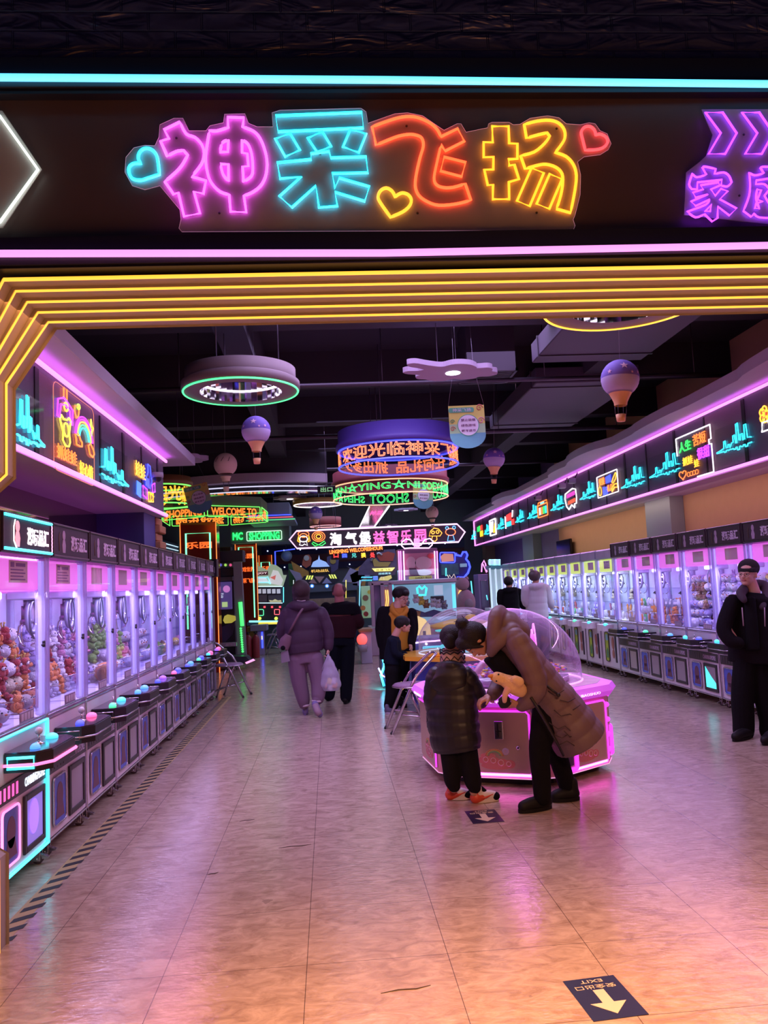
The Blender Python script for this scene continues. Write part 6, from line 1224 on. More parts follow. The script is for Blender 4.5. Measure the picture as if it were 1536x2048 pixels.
# pink cabinet with bow neon
PKP = pm('cabinet_pinkish', (.50, .34, .46), .4); Yk = 18.7
f = Far('plush_prize_cabinet', 'wide pink prize cabinet with a bow shaped neon on top and cyan lit window', 'claw machine', 838, Yk)
f.box('base', 743, 928, 1252, 1312, PKP, .0, 1.5, floor=True); f.box('roof_beam', 742, 926, 1159, 1167, PKP, .0, 1.5)
for (a_, b_) in ((742, 749), (762, 770), (778, 786), (914, 926)): f.box('post', a_, b_, 1166, 1253, PKP, .0, .12)
f.box('side_window', 749, 762, 1170, 1250, pm('side_glass_dark', (.10, .09, .16), .1, spec=.8), .04, .02); f.box('back_panel', 770, 914, 1168, 1252, em('window_glow_blue', (.22, .42, .62), .55), 1.2, .04)
f.box('orange_panel', 770, 779, 1172, 1248, pm('panel_mauve', (.45, .3, .42), .4), .04, .04)
for (px0, px1) in ((771, 773), (775, 777)): f.tube('gold_tube', [(px0, 1180), (px1, 1200), (px0, 1215), (px1, 1240)], em('tube_gold', (1, .55, .1), 1.4), .014, .0)
f.tube('gold_tube', [(919, 1163), (921, 1180), (918, 1186), (923, 1200), (924, 1225), (921, 1235)], MATS['tube_gold'], .02, -.05); f.tube('gold_tube', [(922, 1170), (925, 1200), (926, 1235)], MATS['tube_gold'], .014, -.05)
f.tube('heart_frame', [(834, 1176), (838, 1172), (844, 1178), (850, 1172), (853, 1176), (851, 1190), (836, 1190)], em('heart_cyan', (.05, .85, .9), 1.4), .03, .6, True)
for (a_, b_) in ((786, 788), (905, 913)): f.box('inner_light', a_, b_, 1168, 1222, em('inner_cyan', (.1, .75, .95), 1), .5, .05)
f.box('white_notice', 868, 886, 1170, 1190, em('notice_pale', (.5, .6, .85), .6), .5, .02); f.box('dark_shelf_unit', 862, 888, 1192, 1210, pm('shelf_unit_dark', (.1, .07, .09), .5), .55, .1)
for k, (px, py, c_) in enumerate(((795, 1206, 'white'), (812, 1204, 'grey'), (832, 1198, 'white'), (842, 1202, 'yellow'), (852, 1208, 'brown'), (866, 1206, 'white'), (876, 1208, 'white'), (888, 1210, 'grey'))):
    q = at(px, py, Y=Yk+.45); toy('bear', c_, q, (0, 0, -PI/2), 1.5, '%s plush sitting in the window of the pink prize cabinet' % c_, '%s plushes in the pink prize cabinet window' % c_)
f.poly('star_bunting', [(786, 1224), (800, 1219), (816, 1225), (832, 1219), (850, 1225), (868, 1219), (886, 1224), (900, 1219), (912, 1222), (912, 1232), (786, 1236)], pm('bunting_navy', (.07, .07, .2), .6, noise=.4, nscale=10), .05, .05)
f.poly('blue_plush_heap', [(790, 1225), (826, 1223), (834, 1236), (806, 1242)], FR['lilac'], .02, .08); f.poly('brown_plush_heap', [(818, 1222), (842, 1222), (838, 1240), (828, 1240)], FR['brown'], .0, .08)
f.poly('lit_gold_house', [(812, 1300), (812, 1246), (822, 1238), (836, 1232), (850, 1238), (860, 1250), (866, 1300)], em('gold_lit', (.85, .60, .22), .85), -.04, .05)
f.box('light_door', 846, 852, 1262, 1278, pm('door_slate', (.1, .12, .16), .5), -.05, .02, 0)
hd = f.box('top_box', 797, 876, 1097, 1160, pm('top_box_mauve', (.22, .10, .20), .4), .3, .5); f.box('pink_picture', 808, 868, 1106, 1150, pm('picture_pink', (.62, .22, .32), .5), .28, .02, 0, hd)
f.poly('pale_shape', circ(847, 1126, 17, 13, 20), pm('picture_pale', (.70, .42, .48), .5), .265, .02, hd); f.poly('pale_shape', circ(822, 1126, 10, 13, 16), MATS['picture_pale'], .265, .02, hd); f.poly('pale_shape', circ(848, 1145, 16, 6, 16), MATS['picture_pale'], .262, .02, hd); f.poly('red_flower', circ(862, 1112, 7, 5, 10), pm('picture_red', (.75, .08, .1), .5), .255, .02, hd); f.poly('dark_shape', [(818, 1136), (832, 1136), (838, 1150), (820, 1150)], pm('picture_dark', (.12, .04, .08), .5), .25, .02, hd)
for px in (797, 801, 807, 869, 874): f.tube('pink_tube', [(px, 1102), (px+2, 1160)], N_PK if px not in (807, 869) else em('tube_pale_pink', (1, .55, .9), 1.8), .016, .2, par=hd)
f.tube('bow_tube', [(836, 1092), (828, 1090), (821, 1080), (812, 1078), (804, 1084), (803, 1091), (809, 1097), (820, 1096), (840, 1096), (858, 1096), (864, 1090), (866, 1083), (860, 1077), (850, 1079), (842, 1090), (836, 1092)], em('tube_pale_pink', (1, .55, .9), 1.8), .017, .3, par=hd)
for px in (829, 832, 835, 838): f.tube('bow_knot', [(px, 1077), (px, 1096)], N_PK, .014, .28, par=hd)
f.box('gold_plate', 818, 864, 1152, 1158, pm('gold_plate', (.55, .35, .08), .4), .15, .03, 0); f.text('plate_lettering', 'LUCKY BOX', 831, 863, 1153.2, 1156.8, FWD, .145)
f.tube('outline_lettering', [(761, 1160), (762, 1154), (767, 1154), (768, 1160)], em('outline_gold', (.8, .6, .4), .7), .008, .1); f.tube('outline_lettering', [(895, 1150), (897, 1156), (899, 1150), (903, 1156), (908, 1148), (911, 1156)], MATS['outline_gold'], .01, .1)
l = bpy.data.lights.new('window_light', 'AREA'); l.size = 1.4; l.energy = 22; l.color = (.35, .8, 1); o = bpy.data.objects.new('window_light', l); col.objects.link(o); o.parent = f.r; o.location = (.1, .6, 1.95)
# blue outlined machine
f = Far('arcade_machine', 'dark arcade machine with a wavy blue neon outline right of the pink cabinet', 'arcade machine', 908, 24.0)
f.box('cabinet_body', 876, 944, 1160, 1290, DKP, .2, 1, floor=True); f.poly('blue_glow_board', [(878, 1158), (878, 1104), (912, 1104), (924, 1112), (930, 1104), (936, 1110), (934, 1122), (940, 1134), (938, 1148), (926, 1158)], pm('board_deep_blue', (.03, .03, .16), .4), .1, .08)
f.tube('wavy_outline', [(912, 1106), (912, 1110), (922, 1112), (926, 1104), (932, 1104), (935, 1110), (932, 1118), (937, 1124), (940, 1134), (936, 1146), (928, 1155), (914, 1155)], N_BL, .035, .06); f.tube('title_outline', rrect(880, 910, 1105, 1125, 3), N_BL, .02, .06, True)
f.poly('orange_title', [(881, 1113), (888, 1107), (906, 1108), (908, 1122), (884, 1124)], em('title_orange_dim', (.7, .25, .12), .6), .05, .04); f.box('teal_picture', 882, 918, 1127, 1150, pm('picture_teal', (.08, .20, .22), .5, noise=.5), .07, .03); f.tube('cyan_edge', [(892, 1136), (892, 1152)], em('edge_cyan', (.1, .8, .9), 1.2), .02, .04); f.box('small_screen', 920, 934, 1127, 1134, em('screen_slate', (.15, .3, .4), .6), .06, .03)
f.tube('cyan_side_tube', [(942, 1162), (946, 1200)], MATS['edge_cyan'], .02, -.3); f.poly('blue_seat', [(948, 1212), (952, 1206), (962, 1214), (958, 1220)], em('seat_blue', (.03, .05, .6), .7), -1.1, .2)
# giant teddy
t = empty('giant_teddy_bear', 'giant mauve teddy bear seated on a ledge right of the gold neon tubes', 'plush toy', at(934, 1250, Y=18.2)); q0 = t.location.copy(); mt = pm('teddy_mauve', (.34, .22, .26), .9, noise=.15, bump=.5, bscale=60)
def gp(px, py, dy=0): return at(px, py, Y=18.2+dy)-q0
m = MB().m(mt); m.ball(gp(925, 1168), (.16, .15, .15), 14, 10); m.ball(gp(932, 1205), (.22, .2, .30), 14, 10); m.ball(gp(943, 1222, -.15), (.13, .2, .10), 12, 8); m.ball(gp(924, 1235, -.15), (.12, .25, .11), 12, 8); m.ball(gp(917, 1158), .05, 8, 6); m.ball(gp(933, 1157), .05, 8, 6); m.obj('body', t)
m = MB().m(pm('teddy_bow_grey', (.25, .22, .25), .9)); m.ball(gp(938, 1208, -.2), (.10, .08, .12), 10, 8); m.obj('held_ball', t); m = MB().m(PLUM); z_ = gp(934, 1248).z; m.box(-.35, .35, -.35, .35, -q0.z, z_, .01); m.obj('ledge', t)
# purple booth and cyan twin cabinets at the far right
f = Far('claw_machine', 'narrow purple claw cabinet with pink ribbon neon at the far right', 'claw machine', 968, 21.85)
f.box('cabinet_body', 959, 979, 1148, 1262, pm('booth_purple', (.26, .15, .32), .4), 0, .7, floor=True); f.box('glass_front', 962, 976, 1160, 1222, pm('booth_glass', (.12, .06, .15), .15, spec=.8), -.02, .02)
f.tube('ribbon_neon', [(963, 1144), (964, 1128), (968, 1121), (971, 1128), (974, 1144)], N_PK, .018, 0); f.tube('ribbon_neon', [(966, 1128), (971, 1140), (973, 1145)], N_PK, .014, .0); f.tube('cyan_reflection_tube', [(973, 1190), (975, 1200)], MATS['edge_cyan'], .015, -.03)
f = Far('claw_machine', 'tall white twin claw cabinet with two lit square header signs at the far right', 'claw machine', 993, 20.9)
f.box('cabinet_body', 981, 1008, 1216, 1262, WHITE, 0, .7, floor=True); f.box('roof', 981, 1008, 1130, 1138, pm('twin_roof_teal', (.1, .3, .34), .4), 0, .7); f.box('back_panel', 982, 1007, 1138, 1216, em('twin_back', (.35, .5, .62), .5), .6, .04)
for px in (981, 992, 1004): f.box('lit_post', px, px+3, 1136, 1218, em('twin_post', (.55, .75, .85), .7), 0, .08)
for px in (979, 990): h_ = f.box('header_sign', px, px+10, 1119, 1129, em('header_square_white', (.45, .75, .85), .6), -.05, .2); f.tube('header_frame', [(px, 1119), (px+10, 1119), (px+10, 1130), (px, 1130)], em('header_frame_cyan', (.3, .9, 1), 1.5), .014, -.06, True, h_)
f.tube('pink_edge', [(1010, 1135), (1011, 1170)], N_PK, .016, -.1)
# wall TV
t = empty('wall_screen', 'black wall mounted screen above the white claw machines', 'screen', (5.30, 17.7, at(1125, 1100, X=5.3).z)); m = MB().m(pm('screen_off', (.006, .004, .01), .15)); m.box(-.03, .03, -.52, .52, -.20, .22, .01); m.obj('panel', t); m = MB().m(BLACK); m.box(.03, .10, -.1, .1, -.1, .1); m.obj('bracket', t); m = MB().m(BLACK)
m.box(-.034, -.028, -.53, .53, -.21, -.195); m.obj('bezel', t)
# ================================================================ middle of the hall
STRIPM = em('led_magenta', (.85, .03, 1), 1.5, 'AUTO'); PKC = pm('candy_cabinet_pink', (.78, .40, .40), .35, noise=.05); STD = pm('brushed_steel_door', (.62, .44, .36), .32, .6, noise=.12, nscale=3)
MGB = em('bumper_magenta', (.62, .015, .85), .55, 'AUTO'); STK = pm('sticker_rose', (.62, .20, .22), .5); STK2 = pm('sticker_pale', (.72, .45, .45), .5)
DGL = glass('dome_acrylic', (.95, .93, 1), .09, .06)
_nt = DGL.node_tree; _d = _nt.nodes.new('ShaderNodeBsdfDiffuse'); _d.inputs[0].default_value = (.80, .72, .95, 1); _lw = _nt.nodes.new('ShaderNodeLayerWeight'); _p = _nt.nodes.new('ShaderNodeMath'); _p.operation = 'POWER'; _p.inputs[1].default_value = 3  # lilac edge highlight and haze are mixed into the dome colour
_q = _nt.nodes.new('ShaderNodeMath'); _q.operation = 'MULTIPLY_ADD'; _q.inputs[1].default_value = .45; _q.inputs[2].default_value = .035; _nt.links.new(_lw.outputs['Facing'], _p.inputs[0]); _nt.links.new(_p.outputs[0], _q.inputs[0])
_m2 = _nt.nodes.new('ShaderNodeMixShader'); _o = _nt.nodes['Material Output']; _nt.links.new(_q.outputs[0], _m2.inputs[0]); _nt.links.new(_o.inputs[0].links[0].from_socket, _m2.inputs[1]); _nt.links.new(_d.outputs[0], _m2.inputs[2]); _nt.links.new(_m2.outputs[0], _o.inputs[0])
C0 = Vector((1.53, 6.97, 0)); AP = .74; angs = [math.radians(-115+60*k) for k in range(6)]
t = empty('candy_grab_machine', 'pink hexagonal candy grabbing machine with a big clear dome and magenta lights', 'candy machine', C0)
def hexpts(a, cut): 
    o = []; s_ = a*math.tan(PI/6)
    for an in angs:
        n = Vector((math.cos(an), math.sin(an))); u_ = Vector((-math.sin(an), math.cos(an))); o += [tuple(n*a-u_*(s_-cut)), tuple(n*a+u_*(s_-cut))]
    return o
m = MB().m(PKC); m.prism(hexpts(AP, .12), .06, .60); m.obj('cabinet', t)
m = MB().m(BLACK); m.prism(hexpts(AP-.10, .1), .0, .07); m.obj('plinth', t)
m = MB().m(MGB); prof = [(AP-.02, .60), (AP+.05, .615), (AP+.075, .655), (AP+.05, .70), (AP-.03, .71)]
H_ = [hexpts(p[0], .14) for p in prof]
for i in range(4):
    for j in range(12): m.quad((*H_[i][j], prof[i][1]), (*H_[i][(j+1) % 12], prof[i][1]), (*H_[i+1][(j+1) % 12], prof[i+1][1]), (*H_[i+1][j], prof[i+1][1]))
bp2 = m.obj('bumper', t)
m = MB().m(pm('deck_printed', (.70, .42, .62), .3, noise=.4, nscale=7)); m.prism(hexpts(AP-.03, .14), .66, .712); m.obj('top_deck', t)
m = MB().m(em('bottom_edge_glow', (1, .5, .9), .7)); m.tube([(x, y, .065) for x, y in hexpts(AP+.003, .12)], .0035, 5, closed=True); m.obj('bottom_edge_light', t)
def on_facet(an, name, build, par=None):
    n = Vector((math.cos(an), math.sin(an), 0)); u_ = Vector((-math.sin(an), math.cos(an), 0)); M = frame(n*AP, u_, n); m = MB(); build(m); m.v = [M @ v for v in m.v]; return m.obj(name, par or t)
for k, an in enumerate(angs):
    if k not in (0, 1, 5, 2): continue
    hw = .30; big_ = k in (0,)
    dr = on_facet(an, 'steel_door', lambda m: m.m(STD).box(-hw if k else -.14, hw, .10, .575, 0, .012, .004))
    on_facet(an, 'magenta_edge', lambda m: m.m(STRIPM).tube([((-hw if k else -.14)+.005, .575, .014), (hw-.03, .575, .014), (hw-.005, .55, .014), (hw-.005, .105, .014)], .008, 6), dr)
    on_facet(an, 'coin_mech', lambda m: (m.m(CHROME).box(.02, .09, .36, .50, .012, .022, .004), m.m(BLACK).box(.045, .06, .38, .48, .022, .026), m.box(.03, .08, .42, .43, .022, .026)), dr)
    on_facet(an, 'lock', lambda m: (m.m(CHROME).cyl((.2, .30, .012), (.2, .30, .024), .014, 14), m.m(BLACK).cyl((.2, .30, .024), (.2, .30, .026), .007, 10)), dr)
    def stick(m, k=k):
        m.m(STK)
        for (x, y, rx, ry) in ((-.07, .20, .05, .03), (.0, .195, .05, .032), (.07, .18, .05, .035), (.13, .175, .04, .032), (.02, .16, .12, .03), (-.04, .235, .06, .02)): m.prism(circ(x, y, rx, ry, 16), .012, .0135+.0004*abs(x*20))
        m.m(STK2)
        for (x, y, s_) in ((-.06, .205, .02), (0, .2, .02), (.06, .185, .022), (.12, .178, .018)): m.tube([(x+s_*math.cos(a), y+s_*math.sin(a), .0165) for a in [2*PI*i/8 for i in range(8)]], .004, 4, closed=True)
    on_facet(an, 'candy_sticker', stick, dr)
    on_facet(an, 'rainbow_print', lambda m: [m.m(pm('print_%d' % i, c_, .5)).tube([(.01+r_*math.cos(a), .235+r_*.7*math.sin(a), .0145) for a in [PI*j/10 for j in range(11)]], .005, 4) for i, (r_, c_) in enumerate(((.07, (.6, .25, .1)), (.058, (.55, .45, .12)), (.046, (.2, .45, .2))))], dr)
    on_facet(an, 'lollipop_print', lambda m: (m.m(pm('print_lilac', (.45, .35, .6), .5)).prism(circ(.10, .27, .028, n=14), .012, .0145), m.m(STK2).tube([(.10+r_*math.cos(a), .27+r_*math.sin(a), .0155) for a, r_ in [(i*.6, .003+i*.0018) for i in range(12)]], .002, 4)), dr)
    if k in (1, 0, 2):
        x0, x1 = (-.30, -.12) if k == 1 else ((-.31, -.16) if k == 0 else (-.3, -.12))
        g = on_facet(an, 'prize_chute', lambda m: m.m(STRIPM).tube([(x, y, .016) for x, y in rrect(x0, x1, .10, .33, .02)], .018, 6, closed=True)); on_facet(an, 'chute_flap', lambda m: m.m(pm('flap_dark', (.07, .03, .09), .3)).box(x0+.03, x1-.03, .13, .30, .0, .014), g)
    # white text sparkle on the bumper
    on_facet(an, 'bumper_lettering', lambda m: (m.m(em('lettering_white_pink', (1, .7, 1), 1.5)), m.text('PUBAOSHUO', .1, None, 0, True, .002, .30, .020), [setattr(m, 'v', [v+Vector((0, .655, .085)) for v in m.v])])[0], bp2)
# side lamps on the narrow facets
for k, an in enumerate(angs):
    a2 = an+math.radians(30); n = Vector((math.cos(a2), math.sin(a2), 0)); rr_ = (AP*math.tan(PI/6)-.12); base = Vector((math.cos(an), math.sin(an), 0))*AP+Vector((-math.sin(an), math.cos(an), 0))*rr_; base2 = Vector((math.cos(an+PI/3), math.sin(an+PI/3), 0))*AP-Vector((-math.sin(an+PI/3), math.cos(an+PI/3), 0))*rr_; mid = (base+base2)/2
    for z in (.16, .28, .40, .52):
        if k in (1, 0, 5): m = MB().m(STRIPM); m.ball(mid+Vector((0, 0, z)), (.026, .026, .022), 10, 6); m.obj('side_lamp', t)
# dome
Rd = .61; Hd = .64
m = MB().m(DGL); m.lathe([(Rd, .712), (Rd, .80)]+[(Rd*math.cos(a), .80+(Hd-.10)*math.sin(a)) for a in [PI/2*i/16 for i in range(17)]], 48); dm = m.obj('dome', t)
m = MB().m(em('dome_rim_pink', (1, .45, .95), 1.0)); m.tube(circ3 if False else [(Rd*math.cos(a), Rd*math.sin(a), .716) for a in [2*PI*i/48 for i in range(48)]], .009, 6, closed=True); m.obj('dome_rim', dm)
m = MB().m(pm('turntable_lilac', (.50, .38, .62), .35)); m.lathe([(0, .72), (.50, .72), (.50, .76), (.36, .80), (.0, .80)], 40); tt = m.obj('turntable', t)
m = MB().m(pm('turntable_tower', (.45, .25, .6), .3)); m.lathe([(.16, .80), (.14, .95), (.20, 1.0), (.20, 1.03), (.06, 1.05), (.06, 1.16), (0, 1.16)], 28); m.obj('centre_tower', tt)
m = MB().m(em('tower_glow', (.9, .1, .9), 1.0)); m.ball((.18, -.1, 1.07), .05, 12, 8); m.ball((-.14, -.16, .99), .055, 12, 8); m.obj('glowing_ball', tt)
for (ax, ay, az, rr_, tl) in ((.17, .05, .92, .24, .35), (.19, .06, .92, .29, .35)):
    m = MB().m(em('arch_pink', (1, .2, .85), 1.2)); m.tube([(ax+.06+rr_*.2*math.cos(a), ay+rr_*math.cos(a), az-.02+rr_*math.sin(a)) for a in [PI*i/20 for i in range(21)]], .007, 6); m.obj('arch_light', t)
# grab cups / printed windows around the turntable
m = MB().m(pm('arch_white_pink', (.75, .45, .62), .3))
m.tube([(-.26+.17*math.cos(a)*.8, -.36+.10*math.cos(a), .72+.20*math.sin(a)) for a in [PI*i/16 for i in range(17)]], .03, 8); m.obj('scoop_arch', t)
sw = MB().m(pm('sweets_pink', (.75, .2, .45), .4)); rr = random.Random(3)
cols = [pm('sweets_'+n, c, .35) for n, c in (('pink', (.75, .2, .45)), ('blue', (.1, .25, .7)), ('white', (.75, .7, .8)), ('orange', (.8, .35, .08)), ('violet', (.4, .15, .7)), ('yellow', (.75, .6, .1)))]
for i in range(420):
    a = rr.uniform(0, 2*PI); r_ = .20+.28*math.sqrt(rr.random()); sw.m(rr.choice(cols)); sw.ball((r_*math.cos(a), r_*math.sin(a), .80+.05*(1-abs(r_-.34)/.16)*rr.random()+.006), (.020, .017, .013), 6, 4, M=None)
o = sw.obj('sweets'); o.location = C0; tag(o, 'loose wrapped sweets heaped on the turntable under the near dome', 'sweets', kind='stuff')
l = bpy.data.lights.new('dome_light', 'POINT'); l.energy = 7; l.color = (1, .25, 1); l.shadow_soft_size = .08; o = bpy.data.objects.new('dome_light', l); o.location = (0, 0, 1.22); o.parent = t; col.objects.link(o)
for an in (angs[0], angs[1], angs[2]):
    n = Vector((math.cos(an), math.sin(an), 0)); l = bpy.data.lights.new('under_light', 'AREA'); l.shape = 'RECTANGLE'; l.size = .6; l.size_y = .02; l.energy = 1.8; l.color = (.9, .06, 1)
    o = bpy.data.objects.new('under_light', l); col.objects.link(o); o.parent = t; o.matrix_local = frame(n*(AP+.01)+Vector((0, 0, .09)), (-n.y, n.x, 0), (n.x*.9, n.y*.9, -.43))
# second dome machine with yellow top
C1 = Vector((at(930, 1300, Y=10.2).x, 10.25, 0)); t = empty('candy_grab_machine', 'blue and yellow dome machine with cartoon printed sides behind the boys', 'candy machine', C1)
BLP = pm('cabinet_royal_blue', (.05, .07, .42), .35, noise=.35, nscale=6); YTP = pm('top_amber_yellow', (.80, .40, .03), .3)
def oct_(r, k=8, off=PI/8): return [(r*math.cos(off+2*PI*i/k), r*math.sin(off+2*PI*i/k)) for i in range(k)]
t1 = t
m = MB().m(BLP); m.prism(oct_(.72), .12, .66); cb = m.obj('cabinet', t); m = MB().m(YTP); m.prism(oct_(.86), .66, .71); m.obj('yellow_top', t)
m = MB().m(pm('leg_dark', (.05, .04, .06), .5)); m.prism(oct_(.5), 0, .12); m.obj('plinth', t)
for i, (a, z, r_, c_) in enumerate(((-2.2, .35, .09, (.65, .15, .06)), (-1.9, .52, .07, (.8, .3, .1)), (-2.5, .22, .06, (.75, .72, .75)), (-1.75, .3, .10, (.20, .45, .85)), (-1.5, .48, .09, (.75, .3, .08)), (-2.0, .2, .05, (.6, .3, .4)), (-1.4, .25, .07, (.7, .68, .72)))):
    n = Vector((math.cos(a), math.sin(a), 0)); m = MB().m(pm('cartoon_%d' % i, c_, .45)); M = frame(n*(.71)+Vector((0, 0, z)), (-n.y, n.x, 0), n); m.prism(circ(0, 0, r_, n=14), -.06, .012, M=M); m.m(pm('cartoon_line', (.85, .8, .8), .5)); m.tube([(p[0], p[1], .014) for p in circ(0, 0, r_*.55, n=12)], .008, 4, closed=True, M=M); m.obj('cartoon_print', cb)
m = MB().m(YTP); m.box(-.55, -.12, -.62, -.44, .71, .76, .01); m.obj('button_ledge', t)
m = MB().m(DGL); m.lathe([(.58, .71), (.58, .85)]+[(.58*math.cos(a), .85+.42*math.sin(a)) for a in [PI/2*i/14 for i in range(15)]], 44); dm = m.obj('dome', t)
m = MB().m(em('rim_cool_white', (.6, .75, 1), .8)); m.tube([(.58*math.cos(a), .58*math.sin(a), .715) for a in [2*PI*i/44 for i in range(44)]], .008, 6, closed=True); m.obj('dome_rim', dm)
m = MB().m(pm('canopy_yellow', (.80, .62, .03), .35)); m.lathe([(0, 1.12), (.16, 1.12), (.42, 1.06), (.42, 1.02), (.0, 1.00)], 36); m.ball((.1, -.05, 1.13), (.08, .08, .05), 12, 8); m.obj('yellow_canopy', t)
m = MB().m(em('glow_aqua', (.05, .75, .85), .7)); m.lathe([(0, .98), (.36, .98), (.36, .99), (0, .99)], 30); m.lathe([(.30, .72), (.30, .80), (0, .80)], 30); m.obj('aqua_light_disc', t)
m = MB().m(pm('dome_core_blue', (.10, .2, .5), .3)); m.lathe([(.2, .72), (.16, .95), (0, .98)], 24); m.obj('core', t)
l = bpy.data.lights.new('dome_light', 'POINT'); l.energy = 5; l.color = (.2, .8, 1); l.shadow_soft_size = .08; o = bpy.data.objects.new('dome_light', l); o.location = (0, 0, .92); o.parent = t; col.objects.link(o)
# pusher machine with cyan and pink light strips beyond it
f = Far('coin_pusher', 'dark coin pusher machine edged with cyan and pink light strips behind the standing man', 'arcade machine', 850, 12.6)
f.box('cabinet_body', 766, 925, 1312, 1360, PLUM, 0, 1.0, .03, floor=True); f.box('upper_body', 800, 915, 1276, 1312, pm('pusher_violet', (.16, .10, .28), .35), .1, .8)
f.tube('cyan_strip', [(769, 1284), (763, 1310), (770, 1330), (762, 1350), (768, 1372)], N_CY, .022, -.02); f.tube('pink_strip', [(757, 1276), (764, 1288)], N_PK, .012, -.04); f.tube('pink_strip', [(757, 1336), (764, 1350), (770, 1354)], N_PK, .012, -.04)
f.tube('front_led', [(830, 1286), (850, 1283), (870, 1282), (886, 1280)], em('led_pale_pink', (1, .6, .95), 1.6), .014, .08); f.box('aqua_panel', 846, 884, 1292, 1300, em('panel_aqua', (.03, .75, .85), .9), .06, .05); f.disc('lit_emblem', 853, 1288, 2.5, N_WH, .05, .04)
l = bpy.data.lights.new('strip_light', 'AREA'); l.shape = 'RECTANGLE'; l.size = .1; l.size_y = .7; l.energy = 9; l.color = (.05, .8, 1); o = bpy.data.objects.new('strip_light', l); col.objects.link(o); o.parent = f.r; o.location = (f.p(762, 1340)[0]-.05, -.1, .4); o.rotation_euler = (PI/2, 0, math.radians(-40))
# ---- steel stools with a tube back
SEATM = pm('stool_seat_print', (.25, .14, .24), .5, noise=.6, nscale=18); TUBEM = pm('stool_chrome', (.55, .50, .55), .2, 1)
def stool(loc, rz, label, group=None):
    t = empty('steel_stool', label, 'stool', loc, rz)
    m = MB().m(SEATM); m.lathe([(0, .505), (.19, .505), (.212, .49), (.212, .475), (0, .475)], 28); m.obj('seat', t)
    m = MB().m(TUBEM); m.tube([(.214*math.cos(a), .214*math.sin(a), .478) for a in [2*PI*i/28 for i in range(28)]], .008, 6, closed=True); m.obj('seat_rim', t)
    for s in (-1, 1):
        m = MB().m(TUBEM); m.tube([(-.28, s*.18, .0), (-.04, s*.19, .50), (.02, s*.18, .60), (.24, s*.14, .80), (.27, s*.11, .82)], .017, 8); m.obj('front_leg', t)
        m = MB().m(TUBEM); m.tube([(.16, s*.16, .0), (-.02, s*.155, .47)], .015, 8); m.obj('rear_leg', t)
        m = MB().m(pm('rubber_tip', (.02, .02, .02), .6)); m.cyl((-.285, s*.18, 0), (-.275, s*.18, .025), .017, 8); m.obj('rubber_tip', t); m = MB().m(MATS['rubber_tip']); m.cyl((.162, s*.16, 0), (.155, s*.16, .025), .016, 8); m.obj('rubber_tip', t)
    m = MB().m(TUBEM); m.tube([(.27, .11, .82), (.275, .0, .825), (.27, -.11, .82)], .013, 8); m.obj('top_bar', t)
    m = MB().m(TUBEM); m.tube([(-.18, .18, .20), (.05, .18, .16), (.26, .17, .07), (.34, .15, .05), (.34, -.15, .05), (.26, -.17, .07), (.05, -.18, .16), (-.18, -.18, .20)], .010, 8); m.obj('foot_rail', t)
    m = MB().m(TUBEM); m.tube([(-.03, -.17, .40), (.0, 0, .40), (-.03, .17, .40)], .008, 6); m.obj('cross_bar', t)
    return t
q = at(825, 1440, Z=0); stool((.86, 8.95, 0), .12, 'steel tube stool with a round printed seat beside the boy at the yellow machine')
stool((-1.60, 12.75, 0), PI-.25, 'steel tube stool with a printed seat at the end of the left row')
q = at(540, 1308, Z=0); stool((q.x+.15, q.y, 0), .3, 'distant steel stool partly hidden by the walking woman')
# yellow lamp on the leg of the near stool's machine
m = MB().m(em('oval_yellow', (1, .8, .03), 1.3)); q = at(806, 1376, Y=9.85); m.ball((0, 0, 0), (.03, .02, .055), 12, 8); m.v = [v+Vector((q.x, q.y+.2, q.z))-C1 for v in m.v]; m.obj('oval_lamp', t1)
# ---- floor stickers
ARB = pm('sticker_navy', (.012, .014, .04), .35, noise=.2); ARW = pm('sticker_cream', (.70, .58, .38), .5)
def arrow_sticker(cx, cy, rz, label):
    t = empty('floor_arrow_sticker', label, 'floor sticker', (cx, cy, 0), rz)
    m = MB().m(ARB); m.box(-.105, .105, -.15, .15, .0005, .002); m.obj('sticker', t)
    m = MB().m(ARW); m.prism([(-.022, .055), (.022, .055), (.022, -.04), (.07, -.04), (.0, -.12), (-.07, -.04), (-.022, -.04)], .002, .003); m.obj('arrow', t)
    for (tx, y, w_, h_) in (('安全出口', .078, .16, .030), ('EXIT', .122, .09, .022)):
        m = MB().m(ARW); m.text(tx, .1, None, 0, True, .0008, w_, h_); M = T(0, y, .0026) @ Rz(PI); m.v = [M @ v for v in m.v]; m.obj('lettering', t)
a0, a1 = at(1207, 1957, Z=0), at(1225, 2033, Z=0)
c_ = at(1208, 1995, Z=0); arrow_sticker(c_.x, c_.y, .08, 'dark exit arrow floor sticker nearest the viewer')
c_ = at(968, 1633, Z=0); arrow_sticker(c_.x, c_.y, .02, 'dark exit arrow floor sticker in front of the boy in the puffer coat')
# ---- hazard tape beside the left row
m = MB().m(pm('tape_black', (.03, .028, .035), .6)); n_ = 0; tp_ = []
y = 4.05; t = empty('hazard_tape', 'black striped hazard tape on the floor along the left row', 'floor tape', (-1.62, 4, 0))
proto_s = MB().m(MATS['tape_black']); proto_s.prism([(-.045, -.06), (.045, .01), (.045, .07), (-.045, .0)], .0005, .0015); ms = proto_s.mesh('tape_stripe'); k = 0
base = MB().m(pm('tape_faded', (.50, .36, .17), .5)); base.box(-.046, .046, .0, 8.7, .0002, .0006); base.obj('tape_base', t)
while y < 12.6:
    o = bpy.data.objects.new('tape_stripe', ms); col.objects.link(o); o.parent = t; o.location = (-.01*(y-4)/1.5+.02, y-4, .0003); y += .135; k += 1
